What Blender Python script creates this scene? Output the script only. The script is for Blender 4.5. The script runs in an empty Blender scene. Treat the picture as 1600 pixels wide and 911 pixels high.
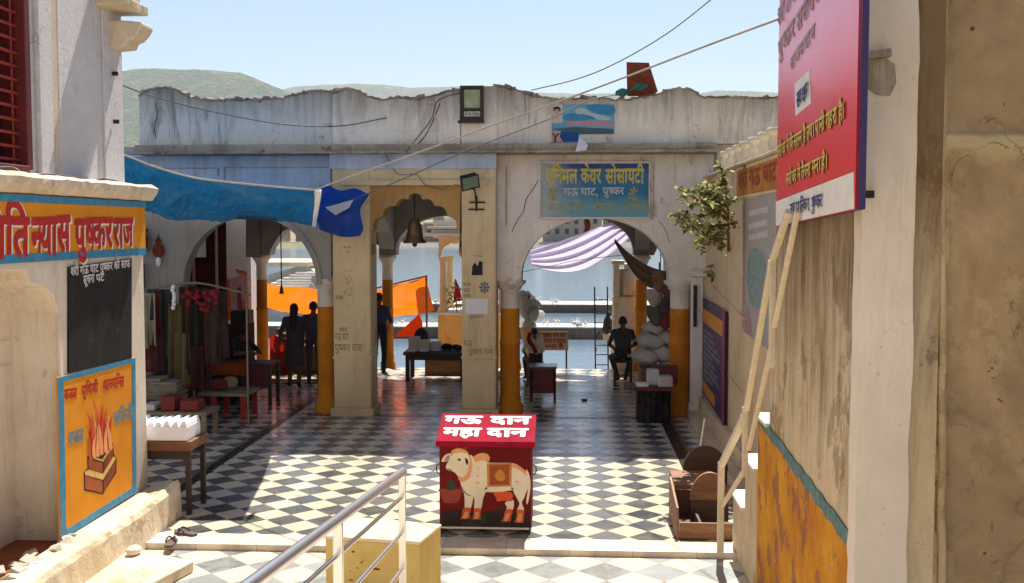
import bpy, bmesh, math, random
from mathutils import Vector, Matrix, Euler, noise as mnoise
random.seed(7)
SC = bpy.context.scene
COL = SC.collection
rad = math.radians
# ------------------------------------------------------------------ camera, sky, sun, exposure
FPX = 1650.0                       # focal length in pixels of a 1600 px wide picture
CAMP = Vector((0.0, 0.0, 3.1))
ROT = Euler((rad(90 - 3.486), 0, rad(3.12)), 'XYZ')
cam_d = bpy.data.cameras.new('camera')
cam_d.sensor_width = 36.0
cam_d.lens = FPX / 1600 * 36
cam_d.clip_start = 0.05
cam_d.clip_end = 20000
cam = bpy.data.objects.new('camera', cam_d)
COL.objects.link(cam)
cam.location = CAMP
cam.rotation_euler = ROT
SC.camera = cam
SUN_DIR = Vector((0.085, 0.577, 1.0)).normalized()      # towards the sun: high, behind the hall
world = bpy.data.worlds.new('World')
SC.world = world
world.use_nodes = True
wt = world.node_tree
sky = wt.nodes.new('ShaderNodeTexSky')
sky.sky_type = 'NISHITA'
sky.sun_disc = False
sky.sun_elevation = math.asin(SUN_DIR.z)
sky.sun_rotation = math.atan2(SUN_DIR.x, SUN_DIR.y)
sky.altitude = 500
sky.air_density = 1.0
sky.dust_density = 0.5
sky.ozone_density = 1.5
wt.links.new(sky.outputs[0], wt.nodes['Background'].inputs[0])
wt.nodes['Background'].inputs[1].default_value = 0.07
sun_d = bpy.data.lights.new('sun', 'SUN')
sun_d.energy = 5.0
sun_d.angle = rad(0.5)
sun_d.color = (1.0, 0.93, 0.82)
sun = bpy.data.objects.new('sun', sun_d)
COL.objects.link(sun)
sun.location = (0, 0, 60)
sun.rotation_euler = SUN_DIR.to_track_quat('Z', 'Y').to_euler()
SC.view_settings.view_transform = 'Standard'
SC.view_settings.look = 'None'
SC.view_settings.exposure = 0.95
SC.view_settings.gamma = 1.0
SC.view_settings.use_curve_mapping = False
SC.render.engine = 'CYCLES'
SC.cycles.max_bounces = 8
SC.cycles.diffuse_bounces = 5
SC.cycles.use_denoising = True

# ------------------------------------------------------------------ points on real planes
RM = ROT.to_matrix()
def ray(x, y):
    return RM @ Vector(((x - 800) / FPX, -(y - 455.5) / FPX, -1.0))
def W(x, y, Y):                    # on the plane at depth Y
    d = ray(x, y); return CAMP + d * (Y / d.y)
def WX(x, y, X):                   # on the plane at side X
    d = ray(x, y); return CAMP + d * (X / d.x)
def WZ(x, y, Z):                   # on the plane at height Z
    d = ray(x, y); return CAMP + d * ((Z - 3.1) / d.z)
def onplane(x, y, o, n):
    d = ray(x, y); return CAMP + d * ((o - CAMP).dot(n) / d.dot(n))
def lin(r, g=None, b=None):
    if g is None: g = b = r
    def f(c):
        c /= 255.0
        return c / 12.92 if c <= 0.04045 else ((c + 0.055) / 1.055) ** 2.4
    return (f(r), f(g), f(b), 1.0)

# ------------------------------------------------------------------ materials
class NT:
    def __init__(s, name):
        s.m = bpy.data.materials.new(name); s.m.use_nodes = True
        s.t = s.m.node_tree; s.b = s.t.nodes['Principled BSDF']; s.out = s.t.nodes['Material Output']
        s._pos = None
    def n(s, typ, **kw):
        x = s.t.nodes.new(typ)
        for k, v in kw.items(): setattr(x, k, v)
        return x
    def l(s, a, b): s.t.links.new(a, b)
    def pos(s):
        if s._pos is None: s._pos = s.n('ShaderNodeNewGeometry').outputs['Position']
        return s._pos
    def map(s, scale, rot=(0, 0, 0), loc=(0, 0, 0)):
        m = s.n('ShaderNodeMapping'); s.l(s.pos(), m.inputs[0])
        m.inputs['Scale'].default_value = scale; m.inputs['Rotation'].default_value = rot; m.inputs['Location'].default_value = loc
        return m.outputs[0]
    def noise(s, scale, detail=6, rough=0.6, vec=None, dist=0.0):
        x = s.n('ShaderNodeTexNoise'); s.l(vec or s.pos(), x.inputs['Vector'])
        x.inputs['Scale'].default_value = scale; x.inputs['Detail'].default_value = detail
        x.inputs['Roughness'].default_value = rough; x.inputs['Distortion'].default_value = dist
        return x.outputs['Fac']
    def ramp(s, fac, a, b, va=0.0, vb=1.0):
        x = s.n('ShaderNodeMapRange'); s.l(fac, x.inputs[0])
        x.inputs[1].default_value = a; x.inputs[2].default_value = b
        x.inputs[3].default_value = va; x.inputs[4].default_value = vb
        return x.outputs[0]
    def mix(s, fac, a, b):
        x = s.n('ShaderNodeMix', data_type='RGBA')
        for v, i in ((fac, 0), (a, 6), (b, 7)):
            if hasattr(v, 'links'): s.l(v, x.inputs[i])
            else: x.inputs[i].default_value = v
        return x.outputs[2]
    def math(s, op, a, b=0.0):
        x = s.n('ShaderNodeMath', operation=op)
        for v, i in ((a, 0), (b, 1)):
            if hasattr(v, 'links'): s.l(v, x.inputs[i])
            else: x.inputs[i].default_value = v
        return x.outputs[0]
    def bump(s, h, strength, dist=0.01):
        x = s.n('ShaderNodeBump'); s.l(h, x.inputs['Height'])
        x.inputs['Strength'].default_value = strength; x.inputs['Distance'].default_value = dist
        s.l(x.outputs[0], s.b.inputs['Normal'])
    def col(s, c):
        if hasattr(c, 'links'): s.l(c, s.b.inputs['Base Color'])
        else: s.b.inputs['Base Color'].default_value = c
    def rough(s, r):
        if hasattr(r, 'links'): s.l(r, s.b.inputs['Roughness'])
        else: s.b.inputs['Roughness'].default_value = r
    def spec(s, v): s.b.inputs['Specular IOR Level'].default_value = v
_mc = {}
def scl(c, k): return (min(c[0] * k, 1), min(c[1] * k, 1), min(c[2] * k, 1), 1.0)
def mixc(a, b, k): return tuple(a[i] * (1 - k) + b[i] * k for i in range(3)) + (1.0,)
def plain(name, c, rough=0.6, metal=0.0, var=0.25, scale=9.0, bump=0.15, spec=0.4):
    if name in _mc: return _mc[name]
    t = NT(name)
    f = t.noise(scale, 7, 0.65)
    t.col(t.mix(t.ramp(f, 0.32, 0.7), scl(c, 1 - var), scl(c, 1 + var * 0.6)))
    t.rough(t.ramp(t.noise(scale * 2.3, 4), 0.3, 0.7, max(rough - 0.1, 0.04), min(rough + 0.1, 1)))
    t.b.inputs['Metallic'].default_value = metal; t.spec(spec)
    if bump: t.bump(t.noise(scale * 5, 5), bump, 0.004)
    _mc[name] = t.m
    return t.m
def plaster(name, c1, c2, stain, streak=0.5, spots=0.4, patch=0.4, scale=1.0, bump=0.4, grime=None, hi=0.62):
    if name in _mc: return _mc[name]
    t = NT(name)
    big = t.noise(0.9 * scale, 9, 0.62, dist=0.4)
    c = t.mix(t.ramp(big, 0.38, 0.64), c1, c2)
    if patch:
        pn = t.noise(1.7 * scale, 12, 0.68, vec=t.map((1, 1, 0.8), loc=(13, 7, 3)))
        c = t.mix(t.ramp(pn, hi - 0.004, hi + 0.014, 0, patch), c, scl(stain, 1.6))
    sn = t.noise(1.0, 9, 0.72, vec=t.map((4.2 * scale, 4.2 * scale, 0.62 * scale)), dist=0.7)
    sg = t.ramp(t.noise(0.75 * scale, 4, 0.6, vec=t.map((1, 1, 0.7), loc=(2, 8, 17))), 0.42, 0.66, 0.12, 1.0)
    c = t.mix(t.math('MULTIPLY', t.ramp(sn, 0.48, 0.74, 0, streak), sg), c, stain)
    s2 = t.noise(1.0, 8, 0.75, vec=t.map((17 * scale, 17 * scale, 1.1 * scale), loc=(3, 3, 3)), dist=0.4)
    c = t.mix(t.math('MULTIPLY', t.ramp(s2, 0.55, 0.68, 0, streak * 0.8), sg), c, scl(stain, 0.8))
    fine = t.noise(26 * scale, 6, 0.7)
    gate = t.ramp(t.noise(2.3 * scale, 3, vec=t.map((1, 1, 1), loc=(5, 1, 9))), 0.45, 0.65)
    c = t.mix(t.math('MULTIPLY', t.ramp(fine, 0.6, 0.7, 0, spots), gate), c, scl(stain, 0.55))
    vo = t.n('ShaderNodeTexVoronoi', feature='DISTANCE_TO_EDGE'); vo.inputs['Scale'].default_value = 0.9 * scale
    wv_ = t.n('ShaderNodeVectorMath', operation='ADD'); nz_ = t.n('ShaderNodeTexNoise'); nz_.inputs['Scale'].default_value = 2.6 * scale; nz_.inputs['Detail'].default_value = 8
    t.l(t.pos(), nz_.inputs['Vector']); t.l(t.pos(), wv_.inputs[0]); t.l(nz_.outputs['Color'], wv_.inputs[1]); t.l(wv_.outputs[0], vo.inputs['Vector'])
    cg = t.ramp(t.noise(0.8 * scale, 4, vec=t.map((1, 1, 1), loc=(21, 4, 6))), 0.57, 0.68)
    c = t.mix(t.math('MULTIPLY', t.ramp(vo.outputs['Distance'], 0.003, 0.011, 0.42, 0), cg), c, scl(stain, 0.6))
    if grime:                        # (height, reach, amount, colour): dirt that splashes up a wall's foot or seeps from its top
        z0, z1, amt, gc = grime
        sp = t.n('ShaderNodeSeparateXYZ'); t.l(t.pos(), sp.inputs[0])
        g = t.ramp(t.math('ADD', sp.outputs[2], t.ramp(sn, 0.2, 0.8, -0.5 * abs(z1 - z0), 0.5 * abs(z1 - z0))), z0, z1, amt, 0)
        c = t.mix(g, c, gc)
    t.col(c); t.rough(0.92); t.spec(0.2)
    h = t.math('ADD', t.math('MULTIPLY', t.noise(9 * scale, 8, 0.7), 0.7), t.math('MULTIPLY', fine, 0.3))
    t.bump(h, bump, 0.03)
    _mc[name] = t.m
    return t.m
def cloth(name, c, transl=0.5, var=0.2, folds=0.3):
    if name in _mc: return _mc[name]
    t = NT(name)
    cc = t.mix(t.ramp(t.noise(4, 6), 0.3, 0.7), scl(c, 1 - var), scl(c, 1 + var * 0.5))
    cc = t.mix(t.ramp(t.noise(1.1, 9, 0.72, dist=0.6), 0.48, 0.7, 0, 0.3), cc, mixc(c, (0.45, 0.4, 0.34, 1), 0.45))
    t.col(cc); t.rough(0.85); t.spec(0.15)
    t.bump(t.noise(7, 4, vec=t.map((2, 2, 1))), folds, 0.03)
    if transl:
        tr = t.n('ShaderNodeBsdfTranslucent'); t.l(cc, tr.inputs[0])
        mx = t.n('ShaderNodeMixShader'); mx.inputs[0].default_value = transl
        t.l(t.b.outputs[0], mx.inputs[1]); t.l(tr.outputs[0], mx.inputs[2]); t.l(mx.outputs[0], t.out.inputs[0])
    _mc[name] = t.m
    return t.m
def wood(name, c1, c2, rough=0.6, dirn=(1, 1, 12)):
    if name in _mc: return _mc[name]
    t = NT(name)
    f = t.noise(2.2, 8, 0.7, vec=t.map(dirn), dist=0.8)
    c = t.mix(t.ramp(f, 0.35, 0.66), c1, c2)
    c = t.mix(t.ramp(t.noise(3, 8), 0.58, 0.75, 0, 0.5), c, scl(c1, 0.4))
    t.col(c); t.rough(rough); t.bump(f, 0.2, 0.006)
    _mc[name] = t.m
    return t.m
def tiles(name, D, x0, y0, light, dark, rough=0.22, dust=0.3, plainzone=None):
    t = NT(name)
    sp = t.n('ShaderNodeSeparateXYZ'); t.l(t.pos(), sp.inputs[0])
    dx = t.math('MULTIPLY', t.math('SUBTRACT', sp.outputs[0], x0), 1 / D)
    dy = t.math('MULTIPLY', t.math('SUBTRACT', sp.outputs[1], y0), 1 / D)
    p = t.math('ADD', dx, dy); q = t.math('SUBTRACT', dx, dy)
    fp = t.math('FLOOR', p); fq = t.math('FLOOR', q)
    par = t.math('PINGPONG', t.math('ADD', fp, fq), 1.0)
    cmb = t.n('ShaderNodeCombineXYZ'); t.l(fp, cmb.inputs[0]); t.l(fq, cmb.inputs[1])
    wn = t.n('ShaderNodeTexWhiteNoise', noise_dimensions='3D'); t.l(cmb.outputs[0], wn.inputs[0])
    rnd = wn.outputs['Value']
    vein = t.noise(3.0, 10, 0.7, dist=1.5)
    lt = t.mix(t.ramp(vein, 0.42, 0.62), scl(light, 0.82), light)
    lt = t.mix(t.ramp(rnd, 0, 1, 0, 0.42), lt, lin(214, 184, 140))
    dk = t.mix(t.ramp(vein, 0.45, 0.6), scl(dark, 0.75), scl(dark, 1.35))
    dk = t.mix(t.ramp(rnd, 0, 1, 0, 0.65), dk, scl(dark, 1.9))
    c = t.mix(par, lt, dk)
    e = None
    for w in (p, q):
        fr = t.math('FRACT', t.math('ADD', w, t.math('MULTIPLY', t.math('SUBTRACT', t.noise(9, 4), 0.5), 0.02)))
        a = t.math('MINIMUM', fr, t.math('SUBTRACT', 1.0, fr))
        e = a if e is None else t.math('MINIMUM', e, a)
    c = t.mix(t.ramp(e, 0.005, 0.018, 0.55, 0), c, lin(120, 108, 92))
    dirt = t.noise(0.8, 10, 0.7, dist=0.5)
    c = t.mix(t.ramp(dirt, 0.45, 0.75, 0, dust), c, lin(150, 132, 108))
    c = t.mix(t.ramp(t.noise(6, 9, 0.75), 0.6, 0.72, 0, 0.45), c, lin(96, 84, 70))
    c = t.mix(t.ramp(t.noise(2.6, 12, 0.78, vec=t.map((1, 1, 1), loc=(7, 3, 1))), 0.6, 0.63, 0, 0.4), c, lin(110, 98, 82))
    c = t.mix(t.ramp(t.noise(34, 3, 0.6), 0.7, 0.73, 0, 0.6), c, lin(70, 62, 54))
    t.col(c)
    t.rough(t.math('ADD', t.ramp(dirt, 0.3, 0.75, rough - 0.06, rough + 0.22), t.ramp(rnd, 0, 1, -0.04, 0.06)))
    t.spec(0.5)
    t.bump(t.math('ADD', t.ramp(e, 0.0, 0.02), t.math('MULTIPLY', t.noise(2.0, 3), 1.2)), 0.12, 0.012)
    return t.m

# ------------------------------------------------------------------ mesh builder
class MB:
    def __init__(s): s.v = []; s.f = []; s.mi = []; s.sm = []; s.cur = 0; s.T = None
    def add(s, vs, fs, smooth=False):
        o = len(s.v)
        for v in vs:
            v = Vector(v)
            s.v.append(s.T @ v if s.T is not None else v)
        for f in fs:
            s.f.append([o + i for i in f]); s.mi.append(s.cur); s.sm.append(smooth)
        return s
    def box(s, x0, x1, y0, y1, z0, z1):
        vs = [(x, y, z) for x in (x0, x1) for y in (y0, y1) for z in (z0, z1)]
        return s.add(vs, [(0, 1, 3, 2), (4, 6, 7, 5), (0, 4, 5, 1), (2, 3, 7, 6), (0, 2, 6, 4), (1, 5, 7, 3)])
    def bar(s, p, q, w, h, up=(0, 0, 1)):                    # square bar from p to q
        p = Vector(p); q = Vector(q); d = (q - p).normalized(); u = Vector(up)
        a = d.cross(u)
        if a.length < 1e-4: a = d.cross(Vector((1, 0, 0)))
        a.normalize(); b = a.cross(d)
        vs = [e + a * (i * w / 2) + b * (j * h / 2) for e in (p, q) for i in (-1, 1) for j in (-1, 1)]
        return s.add(vs, [(0, 1, 3, 2), (4, 6, 7, 5), (0, 4, 5, 1), (2, 3, 7, 6), (0, 2, 6, 4), (1, 5, 7, 3)])
    def cyl(s, p, q, r0, r1=None, n=14, smooth=True):
        return s.tube([p, q], [r0, r0 if r1 is None else r1], n, smooth)
    def tube(s, pts, r, n=8, smooth=True):
        pts = [Vector(p) for p in pts]
        rs = r if isinstance(r, (list, tuple)) else [r] * len(pts)
        vs = []; fs = []
        d0 = (pts[1] - pts[0]).normalized()
        a = d0.orthogonal().normalized()
        if abs(d0.z) > 0.99: a = Vector((1, 0, 0))
        for k, p in enumerate(pts):
            d = (pts[min(k + 1, len(pts) - 1)] - pts[max(k - 1, 0)]).normalized()
            a = (a - d * a.dot(d)).normalized(); b = d.cross(a)
            for i in range(n):
                t = 2 * math.pi * i / n
                vs.append(p + (a * math.cos(t) + b * math.sin(t)) * rs[k])
        for k in range(len(pts) - 1):
            for i in range(n):
                j = (i + 1) % n
                fs.append((k * n + i, k * n + j, (k + 1) * n + j, (k + 1) * n + i))
        s.add(vs, fs, smooth)
        o = len(vs)
        s.add(vs[:n], [tuple(reversed(range(n)))]); s.add(vs[-n:], [tuple(range(n))])
        return s
    def lathe(s, c, prof, n=20, smooth=True, sq=False):      # prof: (r, z) from bottom to top
        c = Vector(c); vs = []; fs = []
        off = math.pi / 4 if sq else 0
        for r, z in prof:
            for i in range(n):
                t = 2 * math.pi * i / n + off
                vs.append(c + Vector((r * math.cos(t), r * math.sin(t), z)))
        m = len(prof)
        for k in range(m - 1):
            for i in range(n):
                j = (i + 1) % n
                fs.append((k * n + i, k * n + j, (k + 1) * n + j, (k + 1) * n + i))
        s.add(vs, fs, smooth)
        s.add(vs[:n], [tuple(reversed(range(n)))]); s.add(vs[-n:], [tuple(range(n))])
        return s
    def poly(s, pts): return s.add(pts, [tuple(range(len(pts)))])
    def prism(s, pts, off):
        pts = [Vector(p) for p in pts]; off = Vector(off); n = len(pts)
        nrm = Vector((0, 0, 0))
        for i in range(n):
            a, b = pts[i], pts[(i + 1) % n]
            nrm += a.cross(b)
        if nrm.dot(off) > 0: pts.reverse()                    # first ring looks away from the offset
        vs = pts + [p + off for p in pts]
        fs = [tuple(range(n)), tuple(reversed(range(n, 2 * n)))]
        for i in range(n):
            j = (i + 1) % n
            fs.append((j, i, n + i, n + j))
        return s.add(vs, fs)
    def sph(s, c, rx, ry=None, rz=None, nu=14, nv=9):
        ry = rx if ry is None else ry; rz = rx if rz is None else rz
        c = Vector(c); vs = [c + Vector((0, 0, -rz))]; fs = []
        for k in range(1, nv):
            ph = -math.pi / 2 + math.pi * k / nv
            for i in range(nu):
                t = 2 * math.pi * i / nu
                vs.append(c + Vector((rx * math.cos(ph) * math.cos(t), ry * math.cos(ph) * math.sin(t), rz * math.sin(ph))))
        vs.append(c + Vector((0, 0, rz)))
        for i in range(nu):
            j = (i + 1) % nu
            fs.append((0, 1 + j, 1 + i))
            fs.append((len(vs) - 1, 1 + (nv - 2) * nu + i, 1 + (nv - 2) * nu + j))
        for k in range(nv - 2):
            for i in range(nu):
                j = (i + 1) % nu
                fs.append((1 + k * nu + i, 1 + k * nu + j, 1 + (k + 1) * nu + j, 1 + (k + 1) * nu + i))
        return s.add(vs, fs, True)
    def grid(s, fn, nu, nv, smooth=True):
        vs = [fn(i / nu, j / nv) for j in range(nv + 1) for i in range(nu + 1)]
        fs = [(j * (nu + 1) + i, j * (nu + 1) + i + 1, (j + 1) * (nu + 1) + i + 1, (j + 1) * (nu + 1) + i) for j in range(nv) for i in range(nu)]
        return s.add(vs, fs, smooth)
    def build(s, name, mats, parent=None, bevel=0.0, solid=0.0, sub=0, rough=None):
        if not isinstance(mats, (list, tuple)): mats = [mats]
        me = bpy.data.meshes.new(name)
        if parent is not None: o0 = Vector(ROOTS.get(parent.name, parent.location))
        else:
            lo = Vector((min(v.x for v in s.v), min(v.y for v in s.v), min(v.z for v in s.v)))
            hi = Vector((max(v.x for v in s.v), max(v.y for v in s.v), max(v.z for v in s.v)))
            o0 = Vector(((lo.x + hi.x) / 2, (lo.y + hi.y) / 2, lo.z))
        me.from_pydata([v - o0 for v in s.v], [], s.f)
        for m in mats: me.materials.append(m)
        me.polygons.foreach_set('material_index', s.mi)
        me.polygons.foreach_set('use_smooth', s.sm)
        me.update()
        ob = bpy.data.objects.new(name, me)
        COL.objects.link(ob)
        if parent is not None:
            ob.parent = parent; ROOTS[ob.name] = o0
        else:
            ob.location = o0; ROOTS[ob.name] = o0
        if rough:                                             # knock the flat faces about a little
            sm = ob.modifiers.new('cut', 'SUBSURF'); sm.subdivision_type = 'SIMPLE'; sm.levels = rough[0]; sm.render_levels = rough[0]
        if bevel:
            b = ob.modifiers.new('edge', 'BEVEL'); b.width = bevel; b.segments = 2; b.limit_method = 'ANGLE'; b.angle_limit = rad(40)
        if solid:
            b = ob.modifiers.new('thick', 'SOLIDIFY'); b.thickness = solid; b.offset = 0
        if sub:
            b = ob.modifiers.new('sub', 'SUBSURF'); b.levels = sub; b.render_levels = sub
        return ob
ROOTS = {}
def tag(o, label, cat, group=None):
    o['label'] = label; o['category'] = cat
    if group: o['group'] = group
    return o
def thing(name, label, cat, loc, group=None):
    o = bpy.data.objects.new(name, None); COL.objects.link(o)
    o.location = loc; o.empty_display_size = 0.2
    ROOTS[o.name] = Vector(loc)
    return tag(o, label, cat, group)
def struct(o, kind='structure'):
    o['kind'] = kind; return o
def copy_tree(root, loc, rotz, label, group):
    r = root.copy(); COL.objects.link(r); r.location = loc; r.rotation_euler = (0, 0, rotz)
    r['label'] = label; r['group'] = group
    for ch in [c for c in bpy.data.objects if c.parent == root]:
        c = ch.copy(); COL.objects.link(c); c.parent = r
        for g in [x for x in bpy.data.objects if x.parent == ch]:
            d = g.copy(); COL.objects.link(d); d.parent = c
    return r
def smooth_poly(pts, k=4):                                    # closed Catmull-Rom
    n = len(pts); out = []
    for i in range(n):
        p0, p1, p2, p3 = (Vector(pts[(i + j - 1) % n]) for j in range(4))
        for a in range(k):
            t = a / k
            out.append(0.5 * ((2 * p1) + (p2 - p0) * t + (2 * p0 - 5 * p1 + 4 * p2 - p3) * t * t + (3 * p1 - p0 - 3 * p2 + p3) * t ** 3))
    return out
def spline(pts, k=6):                                         # open Catmull-Rom
    P = [Vector(p) for p in pts]; P = [2 * P[0] - P[1]] + P + [2 * P[-1] - P[-2]]
    out = []
    for i in range(1, len(P) - 2):
        p0, p1, p2, p3 = P[i - 1:i + 3]
        for a in range(k):
            t = a / k
            out.append(0.5 * ((2 * p1) + (p2 - p0) * t + (2 * p0 - 5 * p1 + 4 * p2 - p3) * t * t + (3 * p1 - p0 - 3 * p2 + p3) * t ** 3))
    out.append(P[-2]); return out
def rnd(a, b): return random.uniform(a, b)

# ------------------------------------------------------------------ Devanagari lettering from the built-in font
_gl = {}
MARKS = set('ुूेैं्ृँॅ')
def glyph(ch, half=False, bold=0.018):
    key = (ch, half, bold)
    if key in _gl: return _gl[key]
    cu = bpy.data.curves.new('g', 'FONT'); cu.body = ch; cu.size = 1.0; cu.offset = bold; cu.resolution_u = 3
    ob = bpy.data.objects.new('g', cu); COL.objects.link(ob)
    bpy.context.view_layer.update()
    me = ob.evaluated_get(bpy.context.evaluated_depsgraph_get()).to_mesh()
    bm = bmesh.new(); bm.from_mesh(me)
    xs = [v.co.x for v in bm.verts] or [0]
    adv = max(xs) - bold
    if ch in MARKS: adv = 0.0
    elif ch in 'ािीोौ': adv = 0.273
    elif ch == ' ': adv = 0.25
    elif not ('\u0900' <= ch <= '\u097f') or ch == '।': adv = max(xs) + 0.09
    if half:
        cut = adv - (0.30 if ch == 'क' else 0.165)
        bmesh.ops.bisect_plane(bm, geom=bm.verts[:] + bm.edges[:] + bm.faces[:], plane_co=(cut, 0, 0), plane_no=(1, 0, 0), clear_outer=True)
        adv = cut - 0.005
    bm.verts.index_update()
    r = ([(v.co.x, v.co.y) for v in bm.verts], [[v.index for v in f.verts] for f in bm.faces], adv)
    bm.free(); ob.evaluated_get(bpy.context.evaluated_depsgraph_get()).to_mesh_clear()
    bpy.data.objects.remove(ob); bpy.data.curves.remove(cu)
    _gl[key] = r
    return r
def shape(text):                                              # -> [(char, half)] in drawing order
    out = []; i = 0
    while i < len(text):
        cl = [text[i]]; i += 1
        if '\u0915' <= cl[0] <= '\u0939':
            while i < len(text) and (text[i] == '्' or (cl[-1] == '्' and '\u0915' <= text[i] <= '\u0939')): cl.append(text[i]); i += 1
            tail = []
            while i < len(text) and '\u093a' <= text[i] <= '\u094c' or i < len(text) and text[i] in 'ंँ': tail.append(text[i]); i += 1
            seq = []
            k = 0
            while k < len(cl):
                h = k + 1 < len(cl) and cl[k + 1] == '्' and k + 2 < len(cl)
                seq.append((cl[k], h)); k += 2 if h else 1
            reph = False
            if len(seq) > 1 and seq[0][0] == 'र': seq.pop(0); reph = True
            if 'ि' in tail: seq.insert(0, ('ि', False)); tail.remove('ि')
            out += seq + [(c, False) for c in tail]
            if reph: out.append(('े', False))
        else: out.append((cl[0], False))
    return out
def lettering(mb, text, p0, pr, pt, off, bold=0.018, fit=True, lift=0.0):
    """text between p0 (start of base line), pr (its end) and pt (head line above p0); off: a small vector off the surface"""
    p0 = Vector(p0); U = Vector(pr) - p0; V = Vector(pt) - p0; off = Vector(off)
    seq = shape(text); x = 0.0; items = []
    for ch, h in seq:
        vs, fs, adv = glyph(ch, h, 0.0)
        items.append((vs, fs, x)); x += adv
    total = max(x, 0.01)
    sh = [(0, 0)] + ([(bold * math.cos(k * math.pi / 4), bold * math.sin(k * math.pi / 4)) for k in range(8)] if bold > 0.004 else [])
    for k, (vs, fs, gx) in enumerate(items):
        jy, js, jr = 0.012 * math.sin(k * 7.3 + total * 5), 1 + 0.035 * math.sin(k * 4.1 + total * 3), 0.02 * math.sin(k * 9.7 + total)
        vs = [(a + jr * (b - .6), (b - .62) * js + .62 + jy) for a, b in vs]
        for j, (sx, sy) in enumerate(sh):
            o = off * (1.0 + 0.25 * (k % 3) + 0.022 * j)
            mb.add([p0 + U * ((gx + a + sx) / total) + V * ((b + sy) / 0.64) + o for a, b in vs], fs)
    return mb
# ------------------------------------------------------------------ materials of the place
M_BLUEWALL = plaster('blue_limewash', lin(178, 196, 216), lin(206, 212, 220), lin(70, 62, 54), 0.6, 0.5, 0.3, grime=(4.4, 3.9, 0.45, lin(112, 112, 112)))
M_GREYWALL = plaster('grey_limewash', lin(232, 224, 216), lin(214, 206, 200), lin(90, 76, 60), 0.55, 0.5, 0.35, grime=(4.4, 3.9, 0.4, lin(120, 108, 94)))
M_CREAM = plaster('cream_limewash', lin(224, 204, 164), lin(208, 184, 144), lin(104, 80, 50), 0.6, 0.6, 0.4, grime=(-0.1, 0.9, 0.5, lin(128, 104, 74)))
M_OCHRE = plaster('ochre_limewash', lin(192, 154, 98), lin(172, 134, 80), lin(88, 62, 36), 0.5, 0.5, 0.2)
M_PARAPET = plaster('parapet_limewash', lin(238, 230, 218), lin(220, 210, 196), lin(70, 60, 48), 0.95, 0.7, 0.5, grime=(5.45, 4.75, 0.75, lin(96, 84, 70)))
M_PARABLUE = plaster('parapet_blue_limewash', lin(206, 208, 204), lin(222, 218, 210), lin(66, 58, 48), 0.95, 0.7, 0.45, grime=(5.45, 4.75, 0.75, lin(92, 84, 74)))
M_BROKEN = plaster('broken_brick', lin(176, 164, 148), lin(120, 106, 92), lin(52, 42, 34), 0.6, 0.8, 0.6, 3.0, 1.0)
M_LEDGE = plaster('stained_ledge', lin(184, 172, 154), lin(146, 132, 114), lin(56, 46, 38), 0.85, 0.8, 0.6, 1.6, 0.8)
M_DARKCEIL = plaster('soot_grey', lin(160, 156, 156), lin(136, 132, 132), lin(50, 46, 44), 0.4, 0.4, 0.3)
M_ORANGECOL = plaster('orange_paint', lin(206, 132, 30), lin(178, 106, 20), lin(86, 48, 14), 0.5, 0.4, 0.25, 1.5, 0.25)
M_WHITE = plaster('white_limewash', lin(240, 238, 240), lin(228, 226, 230), lin(142, 122, 98), 0.35, 0.25, 0.15, 1.2, 1.0)
_bn = [n for n in M_WHITE.node_tree.nodes if n.type == 'BUMP'][0]; _bn.inputs['Distance'].default_value = 0.09
M_LEDGEW = plaster('stained_white_ledge', lin(216, 204, 184), lin(196, 180, 152), lin(110, 82, 52), 0.7, 0.5, 0.35, 1.8, 0.5)
M_BUFF = plaster('buff_render', lin(228, 219, 206), lin(214, 203, 186), lin(110, 86, 60), 0.45, 0.5, 0.3, 1.4, 0.5, grime=(0.2, 1.3, 0.5, lin(122, 100, 78)))
M_DIRTY = plaster('streaked_render', lin(220, 202, 172), lin(200, 178, 144), lin(84, 60, 36), 1.0, 0.9, 0.45, 1.1, 0.9, hi=0.58, grime=(3.5, 1.7, 0.85, lin(104, 78, 50)))
M_ROUGH = plaster('bare_cement', lin(152, 130, 104), lin(122, 104, 82), lin(84, 66, 48), 0.35, 0.5, 0.6, 1.1, 1.0, hi=0.55)
M_PEEL = plaster('peeling_cream', lin(206, 184, 148), lin(176, 150, 112), lin(118, 92, 62), 0.4, 0.6, 0.4, 2.2, 1.0, hi=0.56)
M_PILASTER = plaster('pilaster_white', lin(222, 210, 198), lin(210, 196, 182), lin(130, 104, 78), 0.25, 0.5, 0.1, 1.2, 0.25)
M_YELLOW = plaster('yellow_dado', lin(216, 154, 40), lin(186, 118, 30), lin(112, 72, 58), 0.85, 0.8, 0.75, 1.9, 0.6, hi=0.54)
M_TEAL = plain('teal_paint', lin(92, 122, 122), 0.8, var=0.45, scale=14)
M_SKYPAINT = plain('sky_blue_paint', lin(58, 138, 178), 0.6, var=0.3, scale=12)
M_SIGNORANGE = plaster('sign_orange', lin(226, 152, 40), lin(212, 136, 30), lin(166, 112, 48), 0.4, 0.3, 0.2, 2.0, 0.12)
M_RED = plain('red_letter_paint', lin(186, 32, 26), 0.6, var=0.25)
M_WHITEPAINT = plain('white_letter_paint', lin(232, 228, 220), 0.6, var=0.1)
M_YELPAINT = plain('yellow_letter_paint', lin(206, 190, 84), 0.7, var=0.35, scale=20)
M_YELPAINT2 = plain('worn_yellow_letter_paint', lin(172, 164, 92), 0.7, var=0.5, scale=24)
M_PALEPAINT = plain('pale_letter_paint', lin(188, 198, 196), 0.7, var=0.3, scale=20)
M_BLUEPAINT = plain('navy_letter_paint', lin(44, 46, 116), 0.6, var=0.2)
M_CHALK = plain('chalk', lin(212, 210, 206), 0.9, var=0.4, scale=40)
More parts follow.
